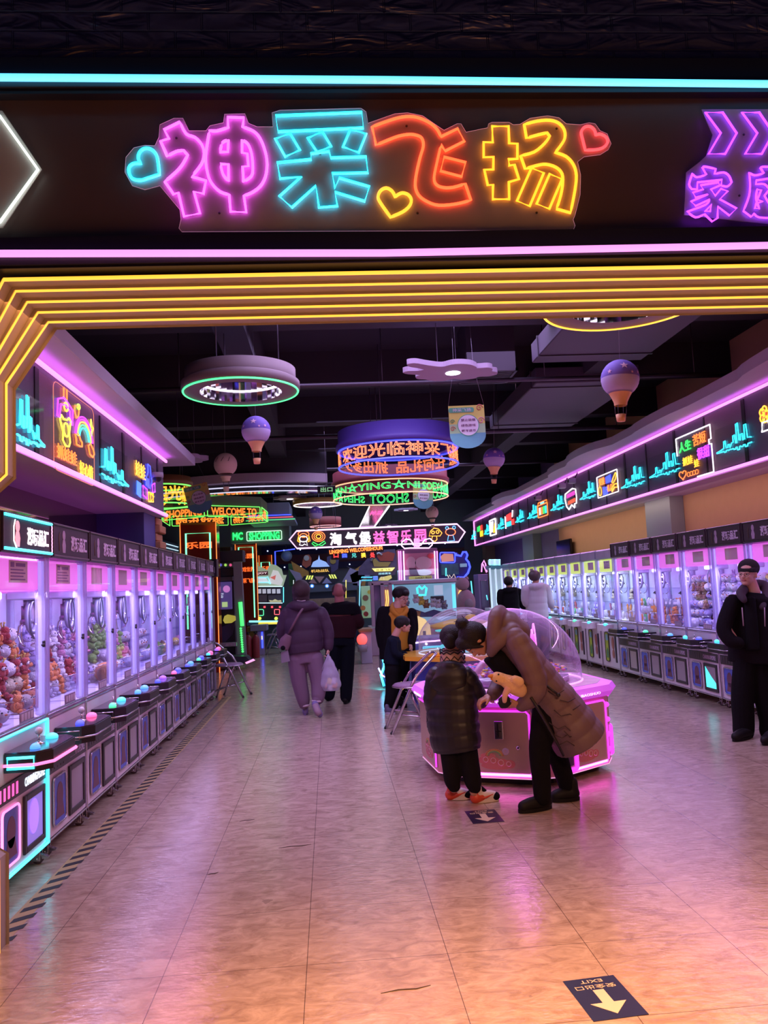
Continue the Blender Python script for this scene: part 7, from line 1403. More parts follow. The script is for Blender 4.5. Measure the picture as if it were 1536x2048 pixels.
# small dark scuffs on the tiles
for (px, py, s_, lab) in ((494, 1641, .05, 'small dark scuff on the floor right of the left row'), (425, 1748, .03, 'tiny grey blob stuck on a tile joint near the left'), (590, 1693, .10, 'long thin black scuff mark in the middle of the floor'), (812, 1980, .10, 'faint scribbled scuff on the near tiles')):
    q = at(px, py, Z=0); m = MB().m(pm('scuff_dark', (.07, .05, .045), .7)); m.tube([(-s_, -.012, .001), (-s_*.3, .004, .0012), (s_*.4, .0, .0012), (s_, .02, .001)], [.001, .003, .003, .001], 5); o = m.obj('floor_scuff', None); o.location = (q.x, q.y, 0); tag(o, lab, 'scuff mark')
# ================================================================ people
def interp(P, n):
    """catmull-rom through (Vector, radius) pairs"""
    out = []; m = len(P)
    for i in range(m-1):
        p0, p1, p2, p3 = P[max(i-1, 0)], P[i], P[i+1], P[min(i+2, m-1)]
        for k in range(n):
            t = k/n; f_ = lambda a, b, c, d: .5*((2*b)+(c-a)*t+(2*a-5*b+4*c-d)*t*t+(3*b-a-3*c+d)*t**3)
            out.append((f_(p0[0], p1[0], p2[0], p3[0]), max(.003, p1[1]+(p2[1]-p1[1])*t)))
    out.append(P[-1]); return out
class Blob:
    def __init__(s): s.b = MB()
    def chain(s, P, sub=4, quilt=0, pitch=.1, seg=14):
        P = [(Vector(p), r) for p, r in P]
        if quilt: sub = 10
        Q = interp(P, sub) if len(P) > 2 or quilt else P
        L = 0; rr = []
        for i, (p, r) in enumerate(Q):
            if i: L += (p-Q[i-1][0]).length
            rr.append(r*(1-quilt*(1-abs(math.sin(PI*L/pitch))**.5)) if quilt else r)
        s.b.tube([p for p, r in Q], rr, seg); s.b.ball(Q[0][0], rr[0]*.98, 14, 8); s.b.ball(Q[-1][0], rr[-1]*.98, 14, 8); return s
    def ball(s, c, r): s.b.ball(Vector(c), r, 18, 12); return s
    def loft(s, secs, rv, quilt=0, pitch=.1, seg=24, sub=5):
        """secs: (centre, half width along rv, half depth)"""
        rv = Vector(rv).normalized(); C = [Vector(q[0]) for q in secs]; P = []
        for i in range(len(secs)-1):
            n = sub*(3 if quilt else 1)
            for k in range(n): t = k/n; t2 = t*t*(3-2*t); P.append((C[i].lerp(C[i+1], t), secs[i][1]+(secs[i+1][1]-secs[i][1])*t2, secs[i][2]+(secs[i+1][2]-secs[i][2])*t2))
        P.append((C[-1], secs[-1][1], secs[-1][2])); vs = []; fs = []; L = 0
        for i, (c, a, b) in enumerate(P):
            ax = (P[min(i+1, len(P)-1)][0]-P[max(i-1, 0)][0]).normalized(); r_ = (rv-ax*rv.dot(ax)).normalized(); f_ = ax.cross(r_)
            if i: L += (c-P[i-1][0]).length
            q = 1-quilt*(1-abs(math.sin(PI*L/pitch))**.5) if quilt else 1
            for k in range(seg):
                an = 2*PI*k/seg; vs.append(c+r_*a*q*math.cos(an)+f_*b*q*math.sin(an))
        n = len(P)
        for i in range(n-1):
            for k in range(seg): fs.append((i*seg+k, i*seg+(k+1) % seg, (i+1)*seg+(k+1) % seg, (i+1)*seg+k))
        fs += [list(range(seg))[::-1], list(range((n-1)*seg, n*seg))]; s.b.add(vs, fs, True); return s
    def done(s, name, mat, parent, vox=.010, smooth=2):
        me = s.b.m(mat).mesh('tmp'); o = bpy.data.objects.new('tmp', me); col.objects.link(o)
        md = o.modifiers.new('r', 'REMESH'); md.mode = 'VOXEL'; md.voxel_size = vox; md.use_smooth_shade = True
        if smooth: sm_ = o.modifiers.new('s', 'SMOOTH'); sm_.factor = .5; sm_.iterations = smooth
        bpy.context.view_layer.update(); e = o.evaluated_get(bpy.context.evaluated_depsgraph_get()); me2 = bpy.data.meshes.new_from_object(e)
        bpy.data.objects.remove(o); me2.materials.clear(); me2.materials.append(mat)
        for p in me2.polygons: p.use_smooth = True
        me2.name = name; o2 = bpy.data.objects.new(name, me2); col.objects.link(o2); o2.parent = parent; return o2
SKIN = pm('skin_warm', (.52, .27, .19), .5, noise=.05); SKIN2 = pm('skin_pale', (.60, .36, .28), .5, noise=.05); HAIR = pm('hair_black', (.007, .0045, .005), .5, spec=.3, bump=.4, bscale=150)
BLKC = pm('cloth_black', (.0055, .005, .007), .95, spec=.15, bump=.2, bscale=60); SHOEB = pm('shoe_black', (.006, .005, .006), .6, spec=.25); LIP = pm('lips', (.42, .13, .12), .5)
def head(B, c, up, face, h=.225):
    """skin blob of a head: c centre, up = crown direction, face = looking direction"""
    c = Vector(c); up = Vector(up).normalized(); face = (Vector(face)-up*Vector(face).dot(up)).normalized(); sd = face.cross(up); k = h/.225
    def q(f_, s_, u_): return c+face*f_*k+sd*s_*k+up*u_*k
    M = Matrix(((face.x, sd.x, up.x, 0), (face.y, sd.y, up.y, 0), (face.z, sd.z, up.z, 0), (0, 0, 0, 1)))
    def el(p, r): B.b.ball((0, 0, 0), tuple(x*k for x in r), 20, 14, M=Matrix.Translation(p) @ M)
    el(q(-.005, 0, .02), (.098, .076, .092)); el(q(.028, 0, -.045), (.062, .056, .062)); el(q(.060, 0, -.085), (.026, .030, .022)); el(q(.045, 0, -.035), (.045, .058, .03))
    el(q(.078, 0, .012), (.018, .050, .012)); B.chain([(q(.086, 0, .0), .009*k), (q(.103, 0, -.028), .013*k)]); el(q(.092, .012, -.032), (.010, .008, .007)); el(q(.092, -.012, -.032), (.010, .008, .007))
    el(q(.082, 0, -.058), (.012, .022, .008))
    for s in (-1, 1): el(q(-.002, s*.076, -.012), (.018, .009, .030)); el(q(.064, s*.034, -.025), (.022, .020, .018))
    return q, M, k
def face_parts(q, M, k, par, glasses=False):
    for s in (-1, 1):
        m = MB().m(pm('eye_white', (.55, .5, .5), .3)); m.ball((0, 0, 0), (.008*k, .013*k, .007*k), 10, 6, M=Matrix.Translation(q(.080, s*.030, -.004)) @ M); e = m.obj('eye', par)
        m = MB().m(EYE); m.ball(q(.0875, s*.030, -.004), .0055*k, 8, 6); m.obj('iris', e)
        m = MB().m(HAIR); m.tube([q(.088, s*.018, .016), q(.086, s*.034, .020), q(.072, s*.05, .014)], .0035*k, 5); m.obj('eyebrow', par)
    m = MB().m(LIP); m.tube([q(.082, -.022, -.057), q(.094, -.008, -.054), q(.094, .008, -.054), q(.082, .022, -.057)], .0042*k, 6); m.tube([q(.082, -.02, -.060), q(.092, 0, -.064), q(.082, .02, -.060)], .004*k, 6); m.obj('lips', par)
    if glasses:
        g = MB().m(pm('glasses_frame', (.25, .15, .12), .25, .8))
        for s in (-1, 1):
            g.tube([q(.098+.0, s*.032+.024*math.cos(a), -.006+.017*math.sin(a)) for a in [2*PI*i/14 for i in range(14)]], .0018, 5, closed=True); g.tube([q(.098, s*.056, -.003), q(.0, s*.082, .0)], .0018, 5)
        g.tube([q(.098, -.008, -.004), q(.098, .008, -.004)], .0018, 5); g.obj('glasses', par)
def hand(B, wr, dr, pn, size=1., curl=.5, side=1):
    """wr wrist, dr direction of the fingers, pn palm normal; fingers curl towards the palm normal"""
    wr = Vector(wr); dr = Vector(dr).normalized(); pn = Vector(pn); pn = (pn-dr*pn.dot(dr)).normalized(); lat = dr.cross(pn)*side; s = size
    B.chain([(wr, .024*s), (wr+dr*.03*s, .026*s)])
    for j, l in enumerate((.95, 1.05, 1.0, .8)):
        o = wr+dr*.035*s+lat*(.027-.018*j)*s; k1 = o+dr*.05*s; B.chain([(o, .014*s), (k1, .0125*s)], 1)
        c1, c2 = curl*.9, curl*2.0; k2 = k1+(dr*math.cos(c1)+pn*math.sin(c1))*.036*l*s; k3 = k2+(dr*math.cos(c2)+pn*math.sin(c2))*.036*l*s
        B.chain([(k1, .0105*s), (k2, .0095*s), (k3, .008*s)], 1, seg=8)
    t0 = wr+dr*.02*s+lat*.026*s; t1 = t0+(dr*.6+lat*.7+pn*.3).normalized()*.035*s; t2 = t1+(dr*.85+lat*.1+pn*.5).normalized()*.032*s; B.chain([(t0, .014*s), (t1, .012*s), (t2, .0095*s)], 1, seg=8)
def shoe(par, heel, toe, up=(0, 0, 1), mat=SHOEB, sole=None, w=.045, h=.075, name='shoe', extra=None):
    heel = Vector(heel); toe = Vector(toe); B = Blob(); d = (toe-heel); L = d.length; d.normalize(); up = Vector(up)
    B.chain([(heel+d*w*.8+up*w, w*.85), (heel+d*L*.55+up*w*.95, w*.92), (toe-d*w*.8+up*w*.75, w*.78)]); B.chain([(heel+d*w*.9+up*w, w*.8), (heel+d*w*.95+up*(h+.03), w*.78)])
    o = B.done(name, mat, par, .008, 2); m = MB().m(sole or mat); lat = d.cross(up).normalized(); pts = []
    for i in range(24):
        a = 2*PI*i/24; ww = w*(.86+.10*math.cos(a)); p = heel+d*(L*.5+L*.5*math.cos(a))+lat*ww*math.sin(a); pts.append(p)
    vs = [p+up*.002 for p in pts]+[p+up*.026 for p in pts]; m.add(vs, [list(range(24))[::-1], list(range(24, 48))]+[(i, (i+1) % 24, 24+(i+1) % 24, 24+i) for i in range(24)]); m.obj('sole', o); return o
def person(label, foot, name='person'):
    t = empty(name, label, 'person', (foot[0], foot[1], 0)); return t
class Fig:
    def __init__(s, label, foot, Y): s.t = person(label, foot); s.Y = Y; s.o = Vector((foot[0], foot[1], 0))
    def J(s, px, py, dy=0): return at(px, py, Y=s.Y+dy)-s.o
    def F(s, px, py): return at(px, py, Z=0)-s.o
# ---------------------------------------------------------------- 1. woman bending over the boy
g = Fig('person in a long mauve quilted coat bending over the small child, hair in a bun', at(1100, 1612, Z=0), 5.66); J = g.J; t = g.t
COAT = pm('coat_mauve', (.150, .092, .108), .55, noise=.08, nscale=3, bump=.15, bscale=20); COATD = pm('coat_lining_dark', (.05, .028, .035), .7)
B = Blob(); q, M, k = head(B, J(950, 1281), (-1, .1, .38), (-.30, -.10, -1), .215)
B.chain([(J(962, 1274), .05), (J(985, 1268), .048), (J(1010, 1275), .06)]); B.loft([(J(1010, 1270), .12, .08), (J(1045, 1320), .13, .09), (J(1090, 1385), .15, .10), (J(1100, 1410), .14, .1)], (0, 1, 0))
for s_, kn, an in ((-1, J(1079, 1500, -.07), J(1085, 1592, -.09)), (1, J(1112, 1500, .10), J(1138, 1580, .14))): B.chain([(J(1092, 1418, s_*.09), .07), (kn, .048), (an, .036)])
for s_ in (-1, 1):
    sh = J(1028, 1280, s_*.17); el = J(1066, 1366, s_*.20) if s_ < 0 else J(1010, 1345, .22); wr = J(1040, 1408, -.17) if s_ < 0 else J(980, 1392, .12); B.chain([(sh, .045), (el, .035), (wr, .025)])
    hand(B, wr, (-1, .2, -.1) if s_ < 0 else (-1, -.2, -.4), (0, .5, .9) if s_ < 0 else (0, 0, -1), .95, .7, s_)
body = B.done('body', SKIN, t, .007, 2); face_parts(q, M, k, t)
B = Blob(); B.ball(q(-.028, 0, .03), (.102, .094, .104)); B.ball(q(-.05, 0, -.0), (.07, .082, .085)); B.ball(q(.045, 0, .075), (.06, .075, .05)); B.chain([(q(-.06, 0, -.04), .05), (q(-.05, 0, -.09), .035)])
for s_ in (-1, 1): B.chain([(q(.06, s_*.06, .05), .026), (q(.05, s_*.078, .0), .016), (q(.03, s_*.078, -.06), .009)])
B.ball(J(924, 1247), (.050, .050, .044)); B.chain([(J(932, 1253), .032), (J(938, 1262), .04)]); hr = B.done('hair', HAIR, t, .007, 2)
for k_ in range(5): m = MB().m(HAIR); a_ = k_*1.3; p_ = J(924, 1247); m.tube([p_+Vector((.044*math.cos(a_), -.02, .04*math.sin(a_))), p_+Vector((.062*math.cos(a_+.3), -.015, .058*math.sin(a_+.3)))], .0025, 4); m.obj('hair_strand', hr)
# trousers and boots
B = Blob()
for s_, kn, an in ((-1, J(1079, 1500, -.07), J(1085, 1594, -.09)), (1, J(1112, 1500, .10), J(1138, 1582, .14))): B.chain([(J(1095, 1412, s_*.08), .105), (J((1095+(1079 if s_ < 0 else 1112))/2, 1458, s_*.085), .092), (kn, .074), (an.lerp(kn, .4), .066), (an, .060)])
B.done('trousers', BLKC, t, .010, 2)
fa, fb = g.F(1104, 1616), g.F(1037, 1627); shoe(t, fa, fb, w=.052, h=.10, name='boot'); fa, fb = g.F(1160, 1600), g.F(1100, 1604); shoe(t, fa, fb, w=.052, h=.10, name='boot')
# coat: torso leaning forward, tail hanging behind, sleeves, hood
B = Blob()
B.loft([(J(1008, 1262), .13, .085), (J(1022, 1282), .215, .12), (J(1048, 1320), .225, .135), (J(1080, 1368), .22, .15), (J(1112, 1412), .235, .175), (J(1140, 1452), .255, .19), (J(1160, 1481), .26, .195)], (0, 1, 0), .05, .105)
B.chain([(J(1030, 1276, -.17), .088), (J(1056, 1322, -.22), .086), (J(1072, 1368, -.22), .082), (J(1060, 1396, -.20), .070), (J(1044, 1410, -.17), .050)], quilt=.11, pitch=.085); B.chain([(J(1028, 1278, .17), .085), (J(1012, 1345, .22), .078), (J(986, 1388, .13), .05)], quilt=.10, pitch=.085)
ct = B.done('coat', COAT, t, .007, 1)
B = Blob(); B.chain([(J(986, 1300), .040), (J(1000, 1316, -.08), .055), (J(1030, 1350, -.12), .05)]); B.chain([(J(998, 1325, -.12), .014), (J(1028, 1362, -.14), .014)]); B.loft([(J(975, 1318), .10, .03), (J(1000, 1345), .13, .03), (J(1032, 1385), .13, .03)], (0, 1, 0)); B.done('dark_inner_top', BLKC, t, .010, 1)
# hood bunched behind the neck
B = Blob(); pts = []
for i in range(13):
    a = -PI*.5+2*PI*i/12; pts.append((J(1012, 1250)+Vector((-.015*math.cos(a)*0-.05+.10*abs(math.sin(a*.5+PI/4))*.4, .115*math.cos(a), .075*math.sin(a))), .052))
B.chain([(J(985, 1296, -.10), .040), (J(988, 1262, -.14), .050), (J(992, 1232, -.11), .052), (J(1000, 1224, 0), .052), (J(992, 1232, .11), .052), (J(988, 1262, .14), .050), (J(986, 1296, .10), .04)])
B.loft([(J(992, 1262), .135, .12), (J(1012, 1252), .155, .115), (J(1036, 1262), .16, .085), (J(1046, 1285), .13, .05)], (0, 1, 0)); B.chain([(J(982, 1305, -.09), .035), (J(995, 1285, -.15), .05), (J(1025, 1262, -.14), .06)])
B.done('hood', COAT, ct, .009, 1); B = Blob(); B.ball(J(985, 1262), (.035, .10, .085)); B.done('hood_lining', COATD, ct, .012, 1)
# zips, pocket and hem drawcord
m = MB().m(pm('zip_dark', (.02, .015, .02), .35, .3))
m.tube([J(1062, 1395, -.275), J(1085, 1432, -.262), (J(1110, 1478, -.262)), J(1127, 1512, -.25)], .010, 6); m.obj('front_zip', ct); m = MB().m(MATS['zip_dark']); m.tube([J(1086, 1366, -.24), J(1108, 1383, -.26), J(1116, 1389, -.265)], .009, 6); m.ball(J(1117, 1390, -.27), (.014, .008, .014), 8, 6); m.obj('pocket_zip', ct)
# quilt seams
for pts in ([(1096, 1382), (1110, 1392), (1128, 1380)], [(1128, 1462), (1140, 1474), (1156, 1466), (1172, 1478)], [(1110, 1470), (1124, 1476), (1134, 1470)], [(1146, 1420), (1160, 1410)], [(1150, 1450), (1166, 1444), (1180, 1452)], [(1108, 1420), (1122, 1432), (1140, 1428), (1158, 1440)], [(1098, 1445), (1116, 1458), (1130, 1452), (1146, 1466), (1166, 1462)], [(1118, 1490), (1134, 1482), (1150, 1492), (1172, 1480)], [(1120, 1400), (1136, 1404), (1150, 1396)]):
    m = MB().m(COATD); m.tube([J(x, y, -.262+abs(x-1125)*.0016) for x, y in pts], .0035, 5); m.obj('quilt_seam', ct)
# plush duck held under the arm
d0 = at(1010, 1375, Y=5.40); tt = empty('plush_duck', 'cream plush duck with an orange beak held under the arm of the bending person', 'plush toy', d0); DK = pm('duck_cream', (.78, .52, .28), .95, bump=.5, bscale=90); 
def D(px, py, dy=0): return at(px, py, Y=5.40+dy)-d0
B = Blob(); B.chain([(D(994, 1355), .040), (D(1008, 1360), .042), (D(1026, 1370), .062), (D(1040, 1380, .03), .05)]); B.chain([(D(1030, 1360, -.05), .032), (D(1038, 1364, -.05), .036)]); B.done('body', DK, tt, .006, 2)
B = Blob(); B.chain([(D(1016, 1378, -.03), .025), (D(1010, 1390, -.03), .020), (D(1009, 1402, -.02), .016)]); B.done('leg', pm('duck_pink', (.72, .42, .36), .95), tt, .006, 2)
m = MB().m(pm('duck_beak', (.62, .24, .03), .8)); m.ball(D(984, 1352), (.030, .020, .014), 12, 8); m.ball(D(987, 1358), (.022, .018, .010), 12, 8); m.obj('beak', tt)
for (x, y, dy) in ((997, 1349, -.032), (993, 1362, -.030)): m = MB().m(EYE); m.ball(D(x, y, dy), .0065, 8, 6); m.obj('eye', tt)
q_ = at(1009, 1404, Y=5.45); B = Blob(); rr = random.Random(5); B.ball((0, 0, 0), (.042, .042, .042))
for i in range(40): v = Vector((rr.gauss(0, 1), rr.gauss(0, 1), rr.gauss(0, 1))).normalized(); B.b.ball(v*.040, .009, 6, 4)
tp_ = empty('fur_pompom', 'black fluffy pompom charm hanging from the bending person hand by the plush duck', 'pompom', q_); B.done('pompom', pm('pompom_black', (.012, .01, .012), .9), tp_, .006, 0); m = MB().m(BLACK); m.tube([(0, 0, .04), (.03, .0, .055), (.05, .01, .04)], .003, 5); m.obj('cord', tp_)
# ---------------------------------------------------------------- 2. small boy in a puffer coat
g = Fig('small child in a black puffer coat, patterned neck warmer and red white trainers', at(935, 1600, Z=0), 5.93); J = g.J; t = g.t
PUF = pm('puffer_black', (.010, .007, .011), .45, noise=.1); JEANS = pm('trousers_charcoal', (.009, .008, .011), .95, spec=.15, bump=.2, bscale=50)
B = Blob(); q, M, k = head(B, J(908, 1280), (-.15, .05, 1), (.75, .55, -.45), .20); B.chain([(J(904, 1290), .05), (J(902, 1320), .05)]); B.loft([(J(902, 1328), .10, .07), (J(905, 1400), .11, .08), (J(915, 1480), .11, .08)], (.6, -.8, 0))
B.chain([(J(905, 1490, .0), .05), (J(905, 1530, -.02), .04), (J(908, 1578, -.02), .03)]); B.chain([(J(935, 1490), .05), (J(940, 1535, -.05), .04), (J(948, 1585, -.06), .03)])
B.chain([(J(935, 1345, .03), .035), (J(955, 1385, .02), .03), (J(968, 1400, .12), .022)]); hand(B, J(966, 1400, .12), (.8, .5, 0), (0, 0, -1), .75, .5); B.chain([(J(872, 1345), .035), (J(868, 1400, .05), .03), (J(880, 1440, .12), .022)]); hand(B, J(880, 1440, .12), (.3, .4, -1), (1, 0, 0), .75, .6)
B.done('body', SKIN, t, .007, 2); face_parts(q, M, k, t)
B = Blob(); B.ball(q(-.012, 0, .035), (.096, .084, .088)); B.ball(q(-.05, 0, .01), (.056, .074, .072)); B.done('hair', HAIR, t, .007, 2)
B = Blob(); c_ = J(905, 1312); B.loft([(J(905, 1328), .085, .085), (J(904, 1316), .088, .085), (J(906, 1302), .080, .078)], (1, 0, 0)); B.done('neck_warmer', pm('neck_warmer_cream', (.55, .38, .34), .8), t, .008, 1); nw = t.children[-1]
for k_, (z_, amp) in enumerate(((-.045, .006), (-.012, .015), (.028, .008), (.048, .004))):
    m = MB().m(pm('neck_pattern_black', (.015, .012, .015), .8)); m.tube([c_+Vector((.091*math.cos(a), .088*math.sin(a), z_+amp*(1 if i % 2 else -1))) for i, a in enumerate([2*PI*i/20 for i in range(20)])], .006 if k_ != 1 else .0045, 5, closed=True); m.obj('neck_pattern', nw)
B = Blob(); B.loft([(J(903, 1334), .115, .085), (J(902, 1350), .175, .115), (J(903, 1395), .195, .14), (J(906, 1445), .200, .15), (J(912, 1488), .195, .145), (J(914, 1499), .185, .135)], (.85, -.5, 0), .075, .095)
B.chain([(J(932, 1350, -.06), .075), (J(952, 1385, -.02), .072), (J(962, 1403, .06), .055)], quilt=.12, pitch=.075); B.chain([(J(872, 1350, -.02), .075), (J(865, 1400, .02), .070), (J(876, 1438, .10), .052)], quilt=.12, pitch=.075)
pc_ = B.done('puffer_coat', PUF, t, .007, 1); B = Blob(); B.loft([(J(884, 1335, -.03), .10, .05), (J(895, 1352, -.07), .15, .06), (J(898, 1372, -.09), .13, .05), (J(900, 1385, -.09), .08, .035)], (.9, -.3, 0)); B.chain([(J(878, 1338, 0), .045), (J(905, 1332, -.08), .045), (J(938, 1350, -.03), .045)]); B.chain([(J(940, 1352, -.05), .03), (J(948, 1366, -.08), .018)]); B.done('hood', PUF, pc_, .009, 1)
B = Blob(); B.chain([(J(900, 1492), .082), (J(903, 1535, -.02), .068), (J(905, 1560, -.02), .062), (J(908, 1571, -.02), .050)]); B.chain([(J(932, 1492, -.02), .082), (J(940, 1530, -.05), .070), (J(946, 1562, -.06), .064), (J(949, 1574, -.06), .050)]); B.done('trousers', JEANS, t, .009, 2)
RD_ = pm('trainer_red', (.62, .07, .03), .4); WT_ = pm('trainer_white', (.72, .62, .58), .45)
for (hx, hy, tx, ty) in ((896, 1599, 944, 1597), (946, 1606, 998, 1600)):
    fa, fb = g.F(hx, hy), g.F(tx, ty); s_ = shoe(t, fa, fb, mat=WT_, sole=pm('trainer_sole', (.70, .62, .60), .5), w=.044, h=.065, name='trainer'); d = (fb-fa).normalized(); L = (fb-fa).length; lat = d.cross(Vector((0, 0, 1)))
    B = Blob(); B.chain([(fa+d*.028+Vector((0, 0, .045)), .034), (fa+d*.03+Vector((0, 0, .085)), .033)]); B.chain([(fa+d*.02+Vector((0, 0, .035)), .042), (fa+d*.075+Vector((0, 0, .040)), .040)]); B.done('heel_panel', RD_, s_, .006, 1); B = Blob(); B.ball(fb-d*.035+Vector((0, 0, .032)), (.043, .042, .032)); B.done('toe_panel', BLKC, s_, .006, 1)
    m = MB().m(RD_); 
    for sg in (-1, 1): m.tube([fa+d*L*.25+lat*sg*.037+Vector((0, 0, .035)), fa+d*L*.45+lat*sg*.038+Vector((0, 0, .04)), fa+d*L*.72+lat*sg*.032+Vector((0, 0, .055))], [.004, .009, .003], 6)
    m.obj('side_stripe', s_); B = Blob(); B.chain([(fa+d*L*.5+Vector((0, 0, .062)), .02), (fa+d*L*.32+Vector((0, 0, .09)), .026)]); B.done('tongue', BLKC, s_, .006, 1)
# ---------------------------------------------------------------- 3. man in black at the right edge
g = Fig('person in a black beanie and black hooded jacket standing at the right edge', at(1508, 1476, Z=0), 7.52); J = g.J; t = g.t; HOOD = pm('hoodie_black', (.007, .0055, .008), .95, spec=.15, bump=.2, bscale=40); HOODL = pm('hoodie_lining', (.035, .022, .036), .8)
B = Blob(); q, M, k = head(B, J(1496, 1148), (.05, 0, 1), (-.80, -.58, -.18), .235); B.chain([(J(1500, 1162), .058), (J(1508, 1185), .060)]); B.loft([(J(1508, 1194), .12, .07), (J(1505, 1240), .14, .08), (J(1505, 1320), .14, .08)], (.75, -.6, 0))
for (kx, fx, dy) in ((1484, 1486, .0), (1532, 1540, -.02)): B.chain([(J((kx+1505)/2, 1330, dy), .075), (J(kx, 1395, dy), .055), (J(fx, 1455, dy), .04)])
B.chain([(J(1462, 1200), .05), (J(1450, 1245, -.03), .042), (J(1470, 1278, -.06), .03)]); hand(B, J(1472, 1280, -.04), (1, -.2, -.5), (0, 1, 0), 1, .8); B.chain([(J(1546, 1200), .05), (J(1560, 1250, -.03), .042), (J(1540, 1278, -.12), .03)]); hand(B, J(1540, 1278, -.12), (-1, -.2, -.5), (0, 1, 0), 1, .8, -1)
B.done('body', SKIN2, t, .007, 2); face_parts(q, M, k, t, True)
B = Blob(); B.ball(q(-.018, 0, .058), (.104, .087, .090)); B.ball(q(-.07, 0, .060), (.058, .070, .068)); B.loft([(q(-.003, 0, .012), .086, .103), (q(-.003, 0, .050), .088, .106)], M.col[1][:3]); B.done('beanie', pm('beanie_black', (.008, .007, .009), .85, bump=.4, bscale=120), t, .008, 1)
B = Blob(); B.loft([(J(1508, 1186), .11, .085), (J(1507, 1200), .20, .12), (J(1506, 1240), .215, .145), (J(1506, 1290), .225, .155), (J(1506, 1326), .225, .15)], (.78, -.55, 0))
B.chain([(J(1466, 1204), .078), (J(1452, 1238, -.02), .074), (J(1448, 1262, -.05), .068), (J(1462, 1282, -.10), .066), (J(1476, 1286, -.12), .06)]); B.chain([(J(1548, 1204), .085), (J(1562, 1250, -.03), .08), (J(1540, 1284, -.12), .065)]); jk = B.done('jacket', HOOD, t, .009, 2)
B = Blob(); B.chain([(J(1488, 1200, -.14), .030), (J(1482, 1186, -.06), .045), (J(1500, 1172, .10), .055), (J(1528, 1172, .10), .055), (J(1534, 1188, -.04), .045), (J(1524, 1215, -.14), .030)]); B.done('hood', HOODL, jk, .009, 1)
B = Blob(); B.loft([(J(1499, 1195, -.10), .05, .05), (J(1503, 1240, -.135), .055, .03), (J(1506, 1300, -.14), .06, .03)], (.8, -.55, 0)); B.done('dark_shirt', BLKC, t, .010, 1)
for (a, b_) in (((1484, 1215), (1487, 1252)), ((1529, 1215), (1530, 1253))):
    m = MB().m(pm('drawcord_grey', (.35, .26, .32), .6)); m.tube([J(a[0], a[1], -.20), J((a[0]+b_[0])/2, (a[1]+b_[1])/2, -.215), J(b_[0], b_[1], -.22)], .005, 6); m.obj('drawcord', jk)
B = Blob()
for (kx, fx, dy) in ((1485, 1487, .0), (1530, 1540, -.02)): B.chain([(J((kx*2+1505)/3, 1325, dy), .115), (J(kx, 1390, dy), .105), (J(fx, 1440, dy), .100), (J(fx, 1462, dy), .098)])
B.done('trousers', BLKC, t, .011, 2); shoe(t, g.F(1504, 1474), g.F(1467, 1484), w=.055, h=.07); shoe(t, g.F(1555, 1476), g.F(1528, 1492), w=.055, h=.07)
# ---------------------------------------------------------------- 4. walking woman with shoulder bag and plastic bag
g = Fig('person in a plum puffer jacket and lilac trousers walking away with a shoulder bag', at(618, 1432, Z=0), 10.4); J = g.J; t = g.t; PLJ = pm('puffer_plum', (.042, .018, .045), .6, noise=.1); LT = pm('trousers_lilac', (.165, .10, .16), .8, noise=.06); BAGM = pm('bag_mauve', (.16, .085, .12), .5)
B = Blob(); q, M, k = head(B, J(602, 1181), (0, 0, 1), (.1, 1, -.15), .23); B.chain([(J(603, 1192), .055), (J(605, 1215), .06)]); B.loft([(J(606, 1215), .15, .09), (J(606, 1260), .14, .1), (J(610, 1310), .15, .11)], (1, 0, 0))
B.chain([(J(595, 1315), .08), (J(600, 1360), .055), (J(608, 1408), .04)]); B.chain([(J(628, 1315), .08), (J(636, 1362, -.04), .055), (J(634, 1398, -.14), .04)])
B.chain([(J(574, 1222), .045), (J(567, 1262, .05), .04), (J(575, 1292, .12), .03)]); hand(B, J(575, 1292, .12), (.1, .5, -1), (1, 0, 0), .9, .8); B.chain([(J(642, 1222), .045), (J(656, 1265), .04), (J(656, 1298, -.04), .03)]); hand(B, J(656, 1298, -.04), (.05, -.1, -1), (-1, 0, 0), .95, 1.1, -1)
B.done('body', SKIN2, t, .007, 2)
B = Blob(); B.ball(J(602, 1179, -.012), (.118, .122, .128)); B.loft([(J(602, 1175), .118, .10), (J(602, 1198), .108, .09), (J(603, 1208), .10, .08)], (1, 0, 0)); B.done('hair', pm('hair_dark_brown', (.030, .012, .014), .5, bump=.4, bscale=120), t, .009, 2)
B = Blob(); B.loft([(J(607, 1210), .14, .09), (J(606, 1220), .23, .13), (J(606, 1250), .245, .16), (J(608, 1285), .25, .17), (J(610, 1304), .235, .16)], (1, .1, 0), .05, .16)
B.chain([(J(575, 1226), .095), (J(566, 1260, .05), .09), (J(572, 1288, .12), .065)], quilt=.08, pitch=.12); B.chain([(J(641, 1226), .095), (J(655, 1262), .085), (J(657, 1294, -.03), .062)], quilt=.08, pitch=.12); jk = B.done('puffer_jacket', PLJ, t, .010, 1)
B = Blob(); B.chain([(J(578, 1216, .02), .05), (J(590, 1211, -.10), .065), (J(606, 1213, -.13), .07), (J(622, 1211, -.10), .065), (J(632, 1217, .02), .05)]); B.done('hood', PLJ, jk, .010, 1)
m = MB().m(pm('collar_white', (.7, .6, .65), .6)); m.tube([J(594, 1201, -.125), J(602, 1202.5, -.14), J(611, 1201, -.125)], .006, 6); m.obj('collar_label', jk)
B = Blob(); B.loft([(J(609, 1300), .19, .13), (J(612, 1325), .19, .13)], (1, 0, 0)); B.chain([(J(594, 1318), .125), (J(598, 1358), .105), (J(606, 1395), .088), (J(608, 1408), .070)]); B.chain([(J(628, 1318), .125), (J(637, 1362, -.05), .105), (J(636, 1394, -.12), .085), (J(634, 1400, -.14), .068)]); B.done('trousers', LT, t, .010, 2)
